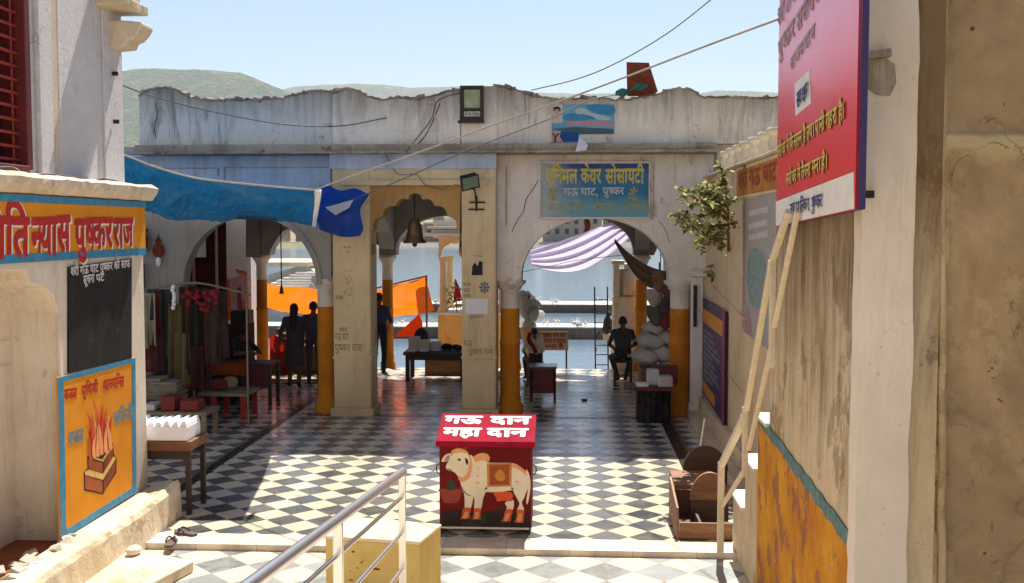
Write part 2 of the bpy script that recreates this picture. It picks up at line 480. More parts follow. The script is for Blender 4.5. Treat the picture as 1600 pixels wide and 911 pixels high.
M_BLACKBOARD = plaster('blackboard', lin(34, 33, 34), lin(44, 43, 42), lin(64, 64, 62), 0.4, 0.3, 0.4, 2.0, 0.1)
M_DARKWOOD = wood('dark_wood', lin(58, 38, 28), lin(36, 24, 20))
M_BROWNWOOD = wood('brown_wood', lin(132, 84, 50), lin(96, 58, 34))
M_REDWOOD = wood('red_painted_wood', lin(104, 24, 24), lin(78, 18, 20))
M_PALEWOOD = wood('weathered_wood', lin(150, 134, 112), lin(112, 98, 80))
M_MAROON = plaster('maroon_paint', lin(96, 26, 26), lin(74, 20, 22), lin(36, 16, 16), 0.5, 0.4, 0.3, 2.0, 0.15)
_t = NT('stainless_steel'); _t.col(lin(222, 224, 228)); _t.rough(.3); _t.b.inputs['Metallic'].default_value = 1.0; M_STEEL = _t.m
M_IRON = plain('dark_iron', lin(52, 48, 46), 0.6, 0.6, 0.3, 20)
M_BLACK = plain('black_rubber', lin(24, 23, 24), 0.7, 0, 0.2)
M_CABLE = plain('grey_cable', lin(92, 90, 92), 0.6, 0, 0.2)
M_ROPE = plain('pale_rope', lin(164, 158, 150), 0.9, 0, 0.2)
M_RUST = plain('rusty_tin', lin(128, 58, 32), 0.8, 0.2, 0.5, 6)
M_BRASS = plain('old_brass', lin(116, 92, 62), 0.45, 0.8, 0.4, 12)
M_TARP = cloth('blue_tarpaulin', lin(12, 102, 162), 0.07, 0.25, 0.9)
M_TARP2 = cloth('deep_blue_tarpaulin', lin(22, 76, 176), 0.35, 0.15, 0.5)
M_ORANGECLOTH = cloth('orange_cloth', lin(244, 108, 14), 0.6, 0.1, 0.25)
M_LAVENDER = cloth('lavender_cloth', lin(216, 204, 228), 0.5, 0.06, 0.3)
M_BROWNCLOTH = cloth('brown_cloth', lin(112, 92, 66), 0.3, 0.2, 0.4)
M_WHITECLOTH = cloth('white_cloth', lin(230, 228, 226), 0.5, 0.08, 0.4)
M_BLACKCLOTH = cloth('black_cloth', lin(22, 20, 22), 0.0, 0.2, 0.4)
M_PAPER = plain('white_paper', lin(226, 222, 228), 0.85, 0, 0.08)
M_CUPWHITE = plain('white_plastic', lin(236, 238, 246), 0.4, 0, 0.05)
M_STONE = plaster('white_marble', lin(224, 216, 202), lin(206, 196, 180), lin(136, 118, 94), 0.3, 0.4, 0.25, 2.0, 0.2)
M_SLAB = plaster('stone_slab', lin(230, 216, 192), lin(210, 192, 162), lin(124, 100, 72), 0.3, 0.5, 0.5, 1.8, 0.8, hi=.57)
M_BLOCKY = plaster('yellowed_block', lin(214, 190, 122), lin(200, 172, 102), lin(138, 88, 44), 0.15, 0.75, 0.1, 2.0, 0.25)
M_BLOCKTOP = plaster('worn_block_top', lin(232, 216, 184), lin(216, 196, 160), lin(150, 110, 90), 0.1, 0.6, 0.35, 2.2, 0.3)
M_TANWALL = plaster('tan_stone', lin(222, 196, 160), lin(206, 178, 140), lin(104, 78, 50), 0.5, 0.5, 0.3, 1.4, 0.4)
M_CREAMRAIL = plain('cream_rail_paint', lin(212, 198, 170), 0.6, 0, 0.15, 14)
M_FRIEZE = plaster('faded_orange_frieze', lin(196, 138, 62), lin(176, 108, 50), lin(140, 84, 54), 0.5, 0.5, 0.5, 3.0, 0.2)
M_BALUSTER = plaster('baluster_white', lin(220, 210, 190), lin(200, 188, 166), lin(120, 100, 76), 0.4, 0.4, 0.2, 3.0, 0.3)
M_SACK = cloth('white_sack', lin(196, 192, 190), 0.1, 0.15, 0.6)

# shade below the tarpaulin put into the colour: wall greyed and darkened there
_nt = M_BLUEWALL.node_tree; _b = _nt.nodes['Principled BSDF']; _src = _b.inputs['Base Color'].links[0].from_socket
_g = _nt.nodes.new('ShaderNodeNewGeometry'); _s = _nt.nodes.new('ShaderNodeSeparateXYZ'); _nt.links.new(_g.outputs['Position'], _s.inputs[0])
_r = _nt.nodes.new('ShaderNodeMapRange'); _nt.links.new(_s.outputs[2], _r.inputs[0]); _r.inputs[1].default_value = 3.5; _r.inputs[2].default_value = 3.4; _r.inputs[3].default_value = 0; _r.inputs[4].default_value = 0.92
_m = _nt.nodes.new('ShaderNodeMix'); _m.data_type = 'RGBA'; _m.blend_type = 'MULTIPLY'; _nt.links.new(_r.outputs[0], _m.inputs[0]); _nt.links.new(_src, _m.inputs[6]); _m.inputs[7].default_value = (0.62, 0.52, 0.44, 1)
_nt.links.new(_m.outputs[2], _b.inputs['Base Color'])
# ------------------------------------------------------------------ ground, lake, hills
def ground_h(x, y):
    h = -4.5
    d = y - 285 - 14 * math.sin(x * 0.013)
    side = abs(x) - 330
    d = max(d, side)
    if d > 0: h = -4.5 + min(d / 12, 1) * 3.2 + min(max(d - 12, 0) / 1500, 1) * 18
    if y < 6 or (y < 21 and abs(x) < 60): h = -0.75 if y < 22 else h
    return h
mb = MB()
ys = [-60, -20, 0, 8, 16, 20.8, 22.4, 24, 30, 45, 70, 110, 160, 220, 262, 275, 285, 292, 300, 312, 330, 360, 420, 520, 700, 1000, 1500, 2300, 3400, 5000]
xs = [-5000, -3000, -1800, -1100, -700, -480, -400, -360, -342, -330, -318, -280, -220, -160, -110, -70, -40, -20, -8, 0, 8, 20, 40, 70, 110, 160, 220, 280, 318, 330, 342, 360, 400, 480, 700, 1100, 1800, 3000, 5000]
mb.add([(x, y, ground_h(x, y)) for y in ys for x in xs], [(j * len(xs) + i, j * len(xs) + i + 1, (j + 1) * len(xs) + i + 1, (j + 1) * len(xs) + i) for j in range(len(ys) - 1) for i in range(len(xs) - 1)], True)
t = NT('dry_ground')
t.col(t.mix(t.ramp(t.noise(0.02, 9), 0.4, 0.6), lin(150, 128, 98), lin(104, 108, 72))); t.rough(1.0)
struct(mb.build('ground', t.m))
t = NT('lake_water')
t.col(lin(104, 122, 136)); t.rough(0.12); t.spec(0.5)
t.b.inputs['IOR'].default_value = 1.33
wv = t.math('ADD', t.noise(1.1, 6, 0.6, vec=t.map((0.5, 1.6, 1))), t.math('MULTIPLY', t.noise(5, 4, 0.6, vec=t.map((0.6, 1.5, 1))), 0.4))
t.bump(wv, 0.5, 0.06)
struct(MB().grid(lambda u, v: (-340 + 680 * u, 22.5 + 280 * v, -2.5), 20, 20, False).build('water', t.m))
def ridge(px, Y, depth, seed, name, c1, c2, h0=0):
    mb = MB(); P = [W(x, y, Y) for x, y in px]
    def top(u):
        f = u * (len(P) - 1); i = min(int(f), len(P) - 2); k = f - i
        k = k * k * (3 - 2 * k)
        return P[i].lerp(P[i + 1], k)
    def fn(u, v):
        p = top(u); d = v * 2 - 1
        k = (1 - abs(d)) ** 1.15
        n = mnoise.fractal(Vector((p.x * 0.0035 + seed, d * depth * 0.0035, seed)), 1.0, 2.0, 6)
        return (p.x + 60 * n * abs(d), Y + d * depth, max(-2, h0 + (p.z - h0) * k + n * 30 * k * (abs(d) + 0.3)))
    mb.grid(fn, 150, 40)
    t = NT(name + '_scrub')
    b1 = t.noise(0.012, 12, 0.7); b2 = t.noise(0.11, 8, 0.75)
    c = t.mix(t.ramp(b1, 0.4, 0.62), c1, c2)
    c = t.mix(t.ramp(b2, 0.48, 0.54, 0, 0.85), c, lin(44, 60, 34))
    c = t.mix(t.ramp(t.noise(0.03, 10, 0.75, vec=t.map((1, 1, 1), loc=(900, 0, 0))), 0.58, 0.62, 0, 0.7), c, lin(168, 150, 118))
    t.col(c); t.rough(1.0); t.spec(0.05); t.bump(b2, 1.0, 8.0)
    return struct(mb.build(name, t.m))
ridge([(-700, 250), (-300, 190), (-60, 150), (60, 122), (150, 112), (240, 107), (330, 112), (375, 114), (400, 122), (440, 138), (480, 152), (560, 190), (660, 240), (760, 300)], 2300, 900, 3.1, 'hill', lin(116, 118, 78), lin(74, 94, 58))
ridge([(200, 220), (380, 160), (455, 140), (500, 135), (560, 132), (600, 134), (640, 139), (690, 138), (740, 136), (790, 138), (840, 143), (880, 144), (930, 148), (1000, 150), (1060, 146), (1120, 138), (1160, 140), (1210, 143), (1300, 150), (1500, 165), (1800, 200)], 3600, 1100, 8.7, 'hill', lin(126, 118, 88), lin(92, 104, 74))

# ------------------------------------------------------------------ floors
D1 = 0.423
lc = WZ(910.7, 739, 0); lc2 = WZ(775, 876, -0.06)
m_up = tiles('marble_tiles', D1, lc.x - D1 / 2, lc.y, lin(214, 204, 186), lin(80, 83, 84), 0.17, 0.3)
m_low = tiles('courtyard_tiles', 0.514, lc2.x, lc2.y, lin(218, 206, 184), lin(112, 116, 116), 0.35, 0.3)
YE = WZ(900, 859.5, 0).y
mb = MB()
mb.box(-9.0, 2.3, YE + 0.36, 23.05, -0.7, 0.0)
up = struct(mb.build('floor', m_up))
mb = MB(); mb.box(-4.62, 2.3, YE, YE + 0.36, -0.3, 0.001)
for k in range(14): pass
t = NT('border_marble')
v = t.noise(2.2, 9, 0.7, dist=1.4)
c = t.mix(t.ramp(v, 0.42, 0.62), lin(196, 184, 164), lin(222, 212, 194))
sp = t.n('ShaderNodeSeparateXYZ'); t.l(t.pos(), sp.inputs[0])
fr = t.math('FRACT', t.math('MULTIPLY', sp.outputs[0], 1 / 0.61))
c = t.mix(t.ramp(fr, 0.006, 0.012, 0.7, 0), c, lin(110, 100, 86))
t.col(t.mix(t.ramp(t.noise(5, 8, .7), 0.55, 0.75, 0, .4), c, lin(120, 100, 78))); t.rough(0.4)
struct(mb.build('floor_border', t.m, bevel=0.006))
mb = MB()
for xa, w, ya, yb in ((-4.66, 0.13, YE + 0.5, 22.0), (1.46, 0.17, YE + 0.36, 22.0)):
    mb.box(xa, xa + w, ya, yb, -0.02, 0.004)
mb.box(-4.3, 1.46, 17.02, 17.14, -0.02, 0.0045)
struct(mb.build('floor_strip', plain('black_marble_strip', lin(38, 38, 38), 0.3, 0, 0.3, 5, 0.03)))
mb = MB(); mb.box(-4.62, 2.3, 7.3, YE - 0.002, -0.7, -0.06)
struct(mb.build('courtyard_floor', m_low))
mb = MB()
mb.box(-10, 9, -4.4, -4.0, 1.3, 8.5)  # unseen wall added behind the camera to bounce sunlight onto the hall front
for k in range(7):
    xk = -9 + k * 2.6
    mb.box(xk, xk + 1.2, -4.0, -3.96, 1.5, 3.7); mb.box(xk - .1, xk + 1.3, -4.0, -3.88, 3.7, 3.85)
mb.box(-10.2, 9.2, -4.0, -3.5, 4.6, 4.75)
struct(mb.build('wall', plaster('bounce_wall_whitewash', lin(232, 226, 218), lin(218, 210, 200), lin(120, 96, 70), 0.4, 0.4, 0.2)))
# steps that come down to the court from where the camera stands
mb = MB()
for k in range(6):
    mb.box(-3.6, 1.5, 7.3 - (k + 1) * 1.35, 7.3 - k * 1.35, -0.7, 0.08 + k * 0.24)
struct(mb.build('stairs', M_SLAB, bevel=0.015))
mb = MB()
mb.box(-9, 2.3, 23.05, 23.45, -3.2, -0.25); mb.box(-9, 2.3, 23.45, 23.9, -3.2, -0.8); mb.box(-9, 2.3, 23.9, 24.4, -3.2, -1.4); mb.box(-9, 2.3, 24.4, 25.0, -3.2, -2.0)
struct(mb.build('ghat_steps', M_SLAB, bevel=0.02))

# ------------------------------------------------------------------ the arcaded hall
hall = thing('arcade_hall', 'old limewashed arcade hall with broken parapet and two square cream pillars', 'building', (-2.0, 17.2, 0))
FY, SY, BY = 17.0, 17.25, 22.7                     # pillar face, side wall face, rear arcade
TH = 0.45
ZC = W(640, 240, FY).z                             # underside of the cornice
def pl(pts, Y): return [W(x, y, Y) for x, y in pts]
def ell(cx, cy, rx, ry, a0, a1, n, pw=1.0):
    o = []
    for i in range(n + 1):
        a = rad(a0 + (a1 - a0) * i / n)
        o.append((cx + rx * math.cos(a), cy - ry * abs(math.sin(a)) ** pw))
    return o
def zpt(x, Y, z):
    p = W(x, 355, Y); return Vector((p.x, Y, z))
# blue side wall with the wide arch
arcL = ell(391, 445, 108, 112, 180, 0, 30)
pts = [Vector((-8.6, SY, 0)), zpt(283, SY, 0), W(283, 445, SY)] + pl(arcL[1:-1], SY) + [W(499, 440, SY), W(518, 440, SY), zpt(518, SY, ZC), Vector((-8.6, SY, ZC))]
mb = MB(); mb.prism(pts, (0, TH, 0)); mb.build('blue_wall', M_BLUEWALL, hall, bevel=0.02)
mb = MB()                                          # plaster lip round the arch
for k in range(len(arcL) - 1):
    a = W(*arcL[k], SY - 0.012); b = W(*arcL[k + 1], SY - 0.012)
    mb.bar(a, b, 0.09, 0.05, (0, 1, 0))
mb.build('arch_lip', M_BLUEWALL, hall)
# grey side wall with the round arch
arcR = ell(930, 433, 115, 92, 180, 0, 30)
xr = 2.32
pts = [zpt(772, SY, ZC), W(772, 440, SY), W(815, 440, SY)] + pl(arcR[1:-1], SY) + [W(1045, 440, SY), W(1082, 440, SY), zpt(1082, SY, 0), Vector((xr, SY, 0)), Vector((xr, SY, ZC))]
mb = MB(); mb.prism(pts, (0, TH, 0)); mb.build('grey_wall', M_GREYWALL, hall, bevel=0.02)
mb = MB(); mb.box(xr + .04, 6.0, SY + .004, SY + TH, 0, ZC + .145); mb.build('grey_wall', M_GREYWALL, hall)
# cream centre bay: two square pillars and the wall over the cusped arch
def pillar(x0, x1):
    p = MB(); a = zpt(x0, FY, 0); b = zpt(x1, FY, 0)
    p.box(a.x, b.x, FY, FY + 0.6, 0.13, ZC)
    o = p.build('pillar', M_CREAM, hall, bevel=0.03)
    q = MB(); q.box(a.x - 0.05, b.x + 0.05, FY - 0.06, FY + 0.66, 0, 0.14)
    zr = W(x0, 559, FY).z
    q.build('plinth', M_CREAM, o, bevel=0.02)
    q = MB(); q.box(a.x - 0.012, b.x + 0.012, FY - 0.014, FY + 0.61, zr - 0.02, zr + 0.02); q.build('ring', M_CREAM, o, bevel=0.008)
    return a.x, b.x
pillar(519, 578); pillar(721, 775)
pts = pl([(578, 284), (721, 284)], FY); zt = ZC
mb = MB(); a = zpt(578, FY, 0); b = zpt(721, FY, 0)
mb.box(a.x, b.x, FY + 0.003, FY + 0.58, W(648, 287, FY).z, ZC); mb.build('lintel_wall', M_CREAM, hall)
cus = [(648, 302), (659, 312), (679, 322), (699, 338), (713, 358), (717, 382)]
def scal(c):
    out = [c[0]]
    for i in range(len(c) - 1):
        (x0, y0), (x1, y1) = c[i], c[i + 1]
        mx, my = (x0 + x1) / 2, (y0 + y1) / 2
        dx, dy = x1 - x0, y1 - y0
        bul = 0.26
        for tt in (0.2, 0.4, 0.6, 0.8):
            k = 4 * tt * (1 - tt) * bul
            out.append((x0 + dx * tt + dy * k, y0 + dy * tt - dx * k))
        out.append(c[i + 1])
    return out
rt = scal(cus); lf = [(1297 - x, y) for x, y in rt]
hole = list(reversed(rt)) + lf[1:]
oy = FY + 0.08
pts = [zpt(721, oy, W(648, 287, oy).z), W(721, 402, oy), W(717, 398, oy)] + pl(hole, oy) + [W(580, 398, oy), W(578, 402, oy), zpt(578, oy, W(648, 287, oy).z)]
mb = MB(); mb.prism(pts, (0, 0.34, 0)); mb.build('cusped_arch', M_OCHRE, hall, bevel=0.012)
mb = MB()                                          # moulded string over the arch
mb.box(a.x - 0.45, b.x + 0.45, FY - 0.05, FY + 0.02, W(648, 287, FY).z - 0.03, W(648, 281, FY).z)
mb.build('arch_string', M_CREAM, hall, bevel=0.012)
# pale blue band under the cornice, proud of the walls
mb = MB()
z0, z1 = W(640, 264, FY).z, ZC
mb.box(zpt(516, FY, 0).x, zpt(776, FY, 0).x, FY - 0.03, FY, z0, z1)
mb.build('blue_band', M_BLUEWALL, hall, bevel=0.01)
mb = MB()
for (x0, x1, y0, y1) in ((248, 340, 262, 263.5), (340, 341.5, 262, 275), (350, 515, 261, 262.5), (350, 351.5, 261, 292), (790, 792, 260, 352), (1020, 1022, 254, 340)):
    p = W(x0, y1, SY - 0.01); q = W(x1, y0, SY - 0.01); mb.box(p.x, q.x, SY - 0.02, SY + 0.01, p.z, q.z)
mb.build('panel_moulding', M_LEDGE, hall)
# cornice: a stained shelf and a soffit
def wavy_box(mb, x0, x1, y0, y1, z0, z1, n, amp):
    rows = []
    for i in range(n + 1):
        x = x0 + (x1 - x0) * i / n
        j = lambda: random.uniform(-amp, amp)
        rows.append([(x, y0 + j(), z0 + j()), (x, y1, z0), (x, y1, z1), (x, y0 + j(), z1 + j())])
    vs = [p for r in rows for p in r]; fs = []
    for i in range(n):
        for k in range(4):
            l = (k + 1) % 4
            fs.append((i * 4 + k, i * 4 + l, i * 4 + 4 + l, i * 4 + 4 + k))
    fs.append((3, 2, 1, 0)); fs.append(tuple(n * 4 + k for k in range(4)))
    mb.add(vs, fs)
mb = MB()
XL = zpt(216, FY, 0).x
wavy_box(mb, XL, xr, FY - 0.16, FY + 0.5, ZC, ZC + 0.035, 90, 0.008)
wavy_box(mb, XL, xr, FY - 0.07, FY + 0.5, ZC + 0.0352, ZC + 0.15, 90, 0.006)
mb.build('cornice', M_LEDGE, hall)
# parapet with its broken skyline
sky_px = [(218, 151), (224, 142), (240, 138), (256, 137), (274, 140), (290, 147), (305, 154), (330, 157), (360, 155), (400, 156), (440, 153), (462, 148), (480, 143), (500, 142), (520, 143), (545, 138), (560, 141), (575, 150), (592, 156), (620, 153), (655, 153), (684, 148), (700, 142), (719, 140)]
sky_rt = [(775, 134), (792, 135), (805, 139), (822, 146), (842, 151), (870, 155), (900, 154), (930, 152), (958, 156), (985, 155), (1010, 151), (1030, 146), (1042, 141), (1060, 137), (1080, 139), (1090, 147), (1100, 152), (1140, 151), (1180, 153), (1225, 152), (1300, 150), (1380, 153), (1480, 151)]
def rough_line(px, step=5.0, amp=1.3):
    out = []
    for i in range(len(px) - 1):
        (x0, y0), (x1, y1) = px[i], px[i + 1]
        n = max(1, int((x1 - x0) / step))
        for k in range(n): out.append((x0 + (x1 - x0) * k / n + rnd(-1, 1), y0 + (y1 - y0) * k / n + rnd(-amp, amp)))
    out.append(px[-1]); return out
PY = FY + 0.1
def parapet(px, mat, name, Y):
    ln = rough_line(px); zb = ZC + 0.15
    pts = pl(ln, Y)
    mb = MB(); mb.prism([Vector((pts[0].x, Y, zb))] + pts + [Vector((pts[-1].x, Y, zb))], (0, 0.3, 0))
    o = mb.build(name, mat, hall)
    c = MB()                                       # broken coping: rubble along the top
    for i in range(len(pts) - 1):
        if random.random() < 0.78:
            p = pts[i].lerp(pts[i + 1], rnd(0, 1)); s = rnd(0.5, 1)
            c.T = Matrix.Translation(p + Vector((0, rnd(-0.05, 0.25), 0.0))) @ Euler((rnd(-.3, .3), rnd(-.4, .4), rnd(0, 3))).to_matrix().to_4x4()
            c.box(-0.06 * s, 0.06 * s, -0.05 * s, 0.05 * s, -0.03 * s, 0.028 * s)
    c.T = None
    for i in range(0, len(pts) - 1):
        c.bar(pts[i] + Vector((0, 0.14, 0)), pts[i + 1] + Vector((0, 0.14, 0)), 0.33, 0.016 + rnd(0, .022), (0, 0, 1))
    c.build('broken_coping', M_BROKEN, o)
    return o
cut = [p for p in sky_px if p[0] <= 520] ; cen = [(520, 143)] + [p for p in sky_px if p[0] > 520]
pb = parapet(cut, M_PARABLUE, 'parapet', PY + 0.04); pc = parapet(cen, M_PARAPET, 'parapet', PY); pr_ = parapet(sky_rt, M_PARAPET, 'parapet', PY + 0.04)
mb = MB(); p = W(720, 134, FY + 0.06); q = W(777, 134, FY + 0.06)
mb.box(p.x, q.x, FY + 0.06, FY + 0.46, ZC + 0.15, p.z); mb.build('parapet_pier', M_PARAPET, hall, bevel=0.03)
mb = MB()
for (x0, x1, y0, y1) in ((609, 680, 163, 164.5), (609, 610.5, 163, 202), (679, 680.5, 163, 204), (604, 688, 203, 204.5), (688, 690, 156, 210), (860, 862, 160, 222)):
    p = W(x0, y1, PY - 0.006); q = W(x1, y0, PY - 0.006); mb.box(p.x, q.x, PY - 0.012, PY + 0.05, p.z, q.z)
mb.build('parapet_panel', M_PARAPET, hall)
# roof
mb = MB(); mb.box(-8.6, xr, FY + 0.46, 23.2, ZC + 0.02, ZC + 0.16); mb.build('roof', M_DARKCEIL, hall)
# columns
def column(x, Y, r, ycap, name='column', r2=None):
    p = W(x, 355, Y); zc = W(x, ycap, Y).z
    mb = MB(); mb.lathe((p.x, Y, 0), [(r * 1.35, 0), (r * 1.35, .14), (r * 1.1, .17), (r * 1.1, .26), (r, .3), (r, zc * 0.52), (r * 1.06, zc * 0.525), (r * 1.06, zc * 0.545), (r * .98, zc * .55), (r * .94, zc * 0.8)], 20)
    o = mb.build(name, M_ORANGECOL, hall)
    mb = MB(); mb.lathe((p.x, Y, 0), [(r * .95, zc * 0.8), (r * .95, zc - 0.14), (r * 1.15, zc - .12), (r * 1.2, zc - .08), (r * 1.6, zc - 0.02), (r * 1.6, zc + .02)], 20)
    mb.lathe((p.x, Y, 0), [(r * 1.75, zc + .02), (r * 1.75, zc + .07)], 4, False, True)
    mb.build('capital', M_GREYWALL, o)
    return p.x
column(508, SY + TH / 2, 0.15, 437); column(797, SY + TH / 2, 0.165, 440); column(1063, SY + TH / 2, 0.165, 440)
cap_y = 402
for x in (408, 605, 803, 1003): column(x, BY + 0.2, 0.125, cap_y)
# rear arcade
zt = ZC + 0.02
def rear(x0, x1):
    c = (x0 + x1) / 2; h = (x1 - x0) / 2 - 13
    a = ell(c, cap_y - 3, h, 62, 180, 0, 24, 0.85)
    if x0 < 450:                                     # the cusped one
        a = [(x0 + 13, cap_y - 3), (x0 + 16, 388), (x0 + 26, 372), (x0 + 34, 362), (x0 + 52, 352), (x0 + 76, 344), (c, 336), (c + 26, 346), (c + 46, 352), (c + 58, 362), (c + 66, 374), (x1 - 13, 384), (x1 - 13, cap_y - 3)]
    pts = [zpt(x0, BY, zt), W(x0, cap_y - 3, BY)] + pl(a, BY) + [W(x1, cap_y - 3, BY), zpt(x1, BY, zt)]
    MB().prism(pts, (0, 0.4, 0)).build('rear_arch', M_DARKCEIL, hall, bevel=0.01)
rear(408, 605); rear(605.5, 802.5); rear(803, 1003)
mb = MB(); mb.prism([zpt(1003.5, BY, zt), W(1003.5, 399, BY), W(1022, 399, BY), W(1030, 380, BY), W(1046, 372, BY), zpt(1062, BY, W(1040, 372, BY).z), zpt(1062, BY, 0), Vector((xr, BY, 0)), Vector((xr, BY, zt))], (0, 0.4, 0))
mb.build('rear_wall', M_DARKCEIL, hall)
mb = MB()
mb.prism([zpt(200, BY, zt), zpt(200, BY, 0), zpt(292, BY, 0), W(292, 334, BY), W(384, 334, BY), W(384, 402, BY), W(407, 402, BY), zpt(407, BY, zt)], (0, 0.4, 0))
mb.build('rear_wall', M_DARKCEIL, hall)
# cross arches of the vault between front and rear
for x in (0, 1, 2):
    px = (508, 797, 1063)[x]; qx = (605, 803, 1003)[x]
    p = W(px, 355, SY + TH); q = W(qx, 355, BY)
    mb = MB(); d = (q - p); n = Vector((d.y, -d.x, 0)).normalized() * 0.15
    prof = []
    for i in range(15):
        t_ = i / 14; zz = 2.62 + (0.95 if True else 0) * math.sin(math.pi * t_) ** 0.6
        prof.append(Vector((p.x + d.x * t_, p.y + d.y * t_, zz)))
    top = [Vector((p.x, p.y, ZC)), Vector((q.x, q.y, ZC))]
    pts = prof + [top[1], top[0]]
    mb.prism([v - n for v in pts], 2 * n); mb.build('cross_arch', M_DARKCEIL, hall)
# end walls and pilaster to the side
mb = MB(); mb.box(-8.9, -8.6, SY, 23.1, 0, ZC); mb.build('end_wall', M_DARKCEIL, hall)
mb = MB(); mb.box(2.0, xr + .05, SY + TH + .003, BY - .003, 0, ZC); mb.build('end_wall', M_GREYWALL, hall)
mb = MB(); a = zpt(1080, SY, 0); mb.box(a.x, a.x + 0.2, SY - 0.06, SY, 0, W(1080, 432, SY).z); mb.box(a.x - 0.03, a.x + 0.26, SY - 0.1, SY + .01, W(1080, 432, SY).z, W(1080, 422, SY).z)
mb.box(a.x - .02, a.x + .24, SY - .09, SY, 0, .25)
mb.build('wall_pilaster', M_GREYWALL, hall, bevel=0.015)
# cracks and conduit on the fronts
def wire(mb, px, Y, r, k=5, sag=0): mb.tube(spline([W(x, y, Y) for x, y in px], k), r, 6)
for _px, _Y, _r in (([(845, 275), (835, 292), (822, 312), (818, 330), (808, 345), (800, 362)], SY - .004, .006), ([(688, 160), (676, 190), (662, 215), (640, 238)], PY - .004, .008), ([(1000, 245), (1012, 262), (1018, 300)], SY - .003, .005), ([(1030, 345), (1040, 360), (1046, 378)], SY - .003, .004), ([(242, 160), (246, 178), (241, 200), (244, 215)], PY + .038, .006)):
    mb = MB(); wire(mb, _px, _Y, _r); mb.build('wall_crack', M_IRON, hall)
# ------------------------------------------------------------------ corner building with the painted signs
XW = -4.5
cb = thing('corner_building', 'whitewashed corner building with red barred window over a stained stone ledge', 'building', (-5.2, 9.5, 0))
YC = 10.95                                           # its far corner
def yat(x, X=XW): return WX(x, 355, X).y             # depth on the wall plane under a pixel column
y88 = yat(90)
zs = 3.38
mb = MB(); mb.box(-7.5, XW, y88, YC, -0.3, zs); mb.build('pier', M_BUFF, cb, bevel=0.02)
# bay beside the pier: recessed wall with a rounded head
mb = MB(); yb = 5.2; zb = 2.78
hd = [(y88 - .002, 2.15), (y88 - .02, 2.35), (y88 - .1, 2.5), (y88 - .3, 2.6), (y88 - .5, 2.63), (y88 - .56, 2.74), (y88 - 2.2, 2.80), (y88 - 2.3, 0.3), (yb, 0.3), (yb, zs), (y88 - .002, zs)]
mb.prism([Vector((XW, y, z)) for y, z in hd], (-0.5, 0, 0)); mb.build('bay_arch', M_BUFF, cb, bevel=0.02)
mb = MB(); mb.box(-7.4, XW - 0.45, yb, y88 - .004, 0.28, zs - .01); mb.build('bay_wall', M_BUFF, cb)
mb = MB(); mb.box(-7.5, XW + 0.02, yb, y88, -0.3, 0.3); mb.build('bay_floor', plaster('red_oxide_floor', lin(150, 84, 44), lin(122, 66, 36), lin(80, 50, 30), 0.3, 0.4, 0.4, 2.0), cb, bevel=.02)
mb = MB()
for k in range(7):
    zz = 2.1 - k * .22
    mb.box(XW - .44, XW - .435, y88 - 2.2, y88 - .05, zz, zz + .01) if k in (0, 1) else None
mb.box(XW - .012, XW + .012, y88 - .035, y88 + .01, .35, 2.3)
mb.build('bay_moulding', M_BUFF, cb)
# ledge
mb = MB(); 
def ledge(u):
    return yb + (YC + 0.1 - yb) * u
n = 60; rows = []
for i in range(n + 1):
    y = ledge(i / n); j = lambda a=.008: rnd(-a, a)
    rows.append([(XW - .2, y, zs), (XW + .06 + j(), y, zs + j(.004)), (XW + .12 + j(), y, zs + .07 + j()), (XW + .13 + j(), y, zs + .13 + j()), (XW + .06, y, zs + .165 + j()), (XW - .2, y, zs + .17)])
vs = [p for r in rows for p in r]; fs = [(i * 6 + k, i * 6 + (k + 1) % 6, i * 6 + 6 + (k + 1) % 6, i * 6 + 6 + k) for i in range(n) for k in range(6)]
fs += [tuple(range(6))[::-1], tuple(n * 6 + k for k in range(6))]
mb.add(vs, fs); mb.box(-7.6, XW - .201, yb, YC + .1, zs, zs + .168)
mb.build('ledge', M_LEDGEW, cb)
# upper storey
XU = -4.66
yw = yat(50, XU); yw2 = yat(-75, XU); zw0, zw1 = WX(20, 263, XU).z, WX(20, 2, XU).z + .12
yu = YC - .12
mb = MB(); z0 = zs + .168; z1 = 7.4
mb.box(-7.4, XU, yw, yu, z0, z1)
mb.box(-7.4, XU, yb, yw - .002, z0, zw0); mb.box(-7.4, XU, yb, yw - .002, zw1, z1); mb.box(-7.4, XU, yb, yw2, zw0, zw1)
mb.build('upper_wall', M_WHITE, cb)
mb = MB()                                            # raised strips beside the window and at the corner
ya, yb2 = yat(60, XU), yat(80, XU); mb.box(XU, XU + .05, ya, yb2, z0, z1)
mb.box(XU, XU + .015, yat(95, XU), yat(99, XU), z0, z1)
yc0 = yat(163, XU); mb.box(XU, XU + .022, yc0 + .02, yu + .01, z0, z1)
mb.build('pilaster_strip', M_WHITE, cb, bevel=0.015)
mb = MB(); mb.box(XU + .001, XU + .012, yat(80, XU) + .001, yat(95, XU), z0, z1); mb.build('stained_strip', M_LEDGEW, cb)
win = MB()
win.box(XU - .3, XU - .24, yw2, yw, zw0, zw1)
wo = win.build('window', plain('red_shutter', lin(128, 44, 34), 0.7, 0, .25), cb)
fr = MB(); e = .06
fr.box(XU - .2, XU + .03, yw - .09, yw - .002, zw0, zw1); fr.box(XU - .2, XU + .05, yw2, yw - .1, zw0 - .05, zw0 + .03)
fr.build('frame', M_REDWOOD, wo, bevel=.008)
br = MB()
for k in range(13):
    z = zw0 + .08 + k * (zw1 - zw0 - .1) / 12.5
    br.cyl((XU - .05, yw2, z), (XU - .05, yw - .05, z), .014, n=8)
for k in range(4):
    y = yw - .14 - k * .3; br.cyl((XU - .07, y, zw0), (XU - .07, y, zw1), .012, n=8)
br.build('window_bars', plain('red_bars', lin(150, 50, 38), 0.5, 0.2, .2), wo)
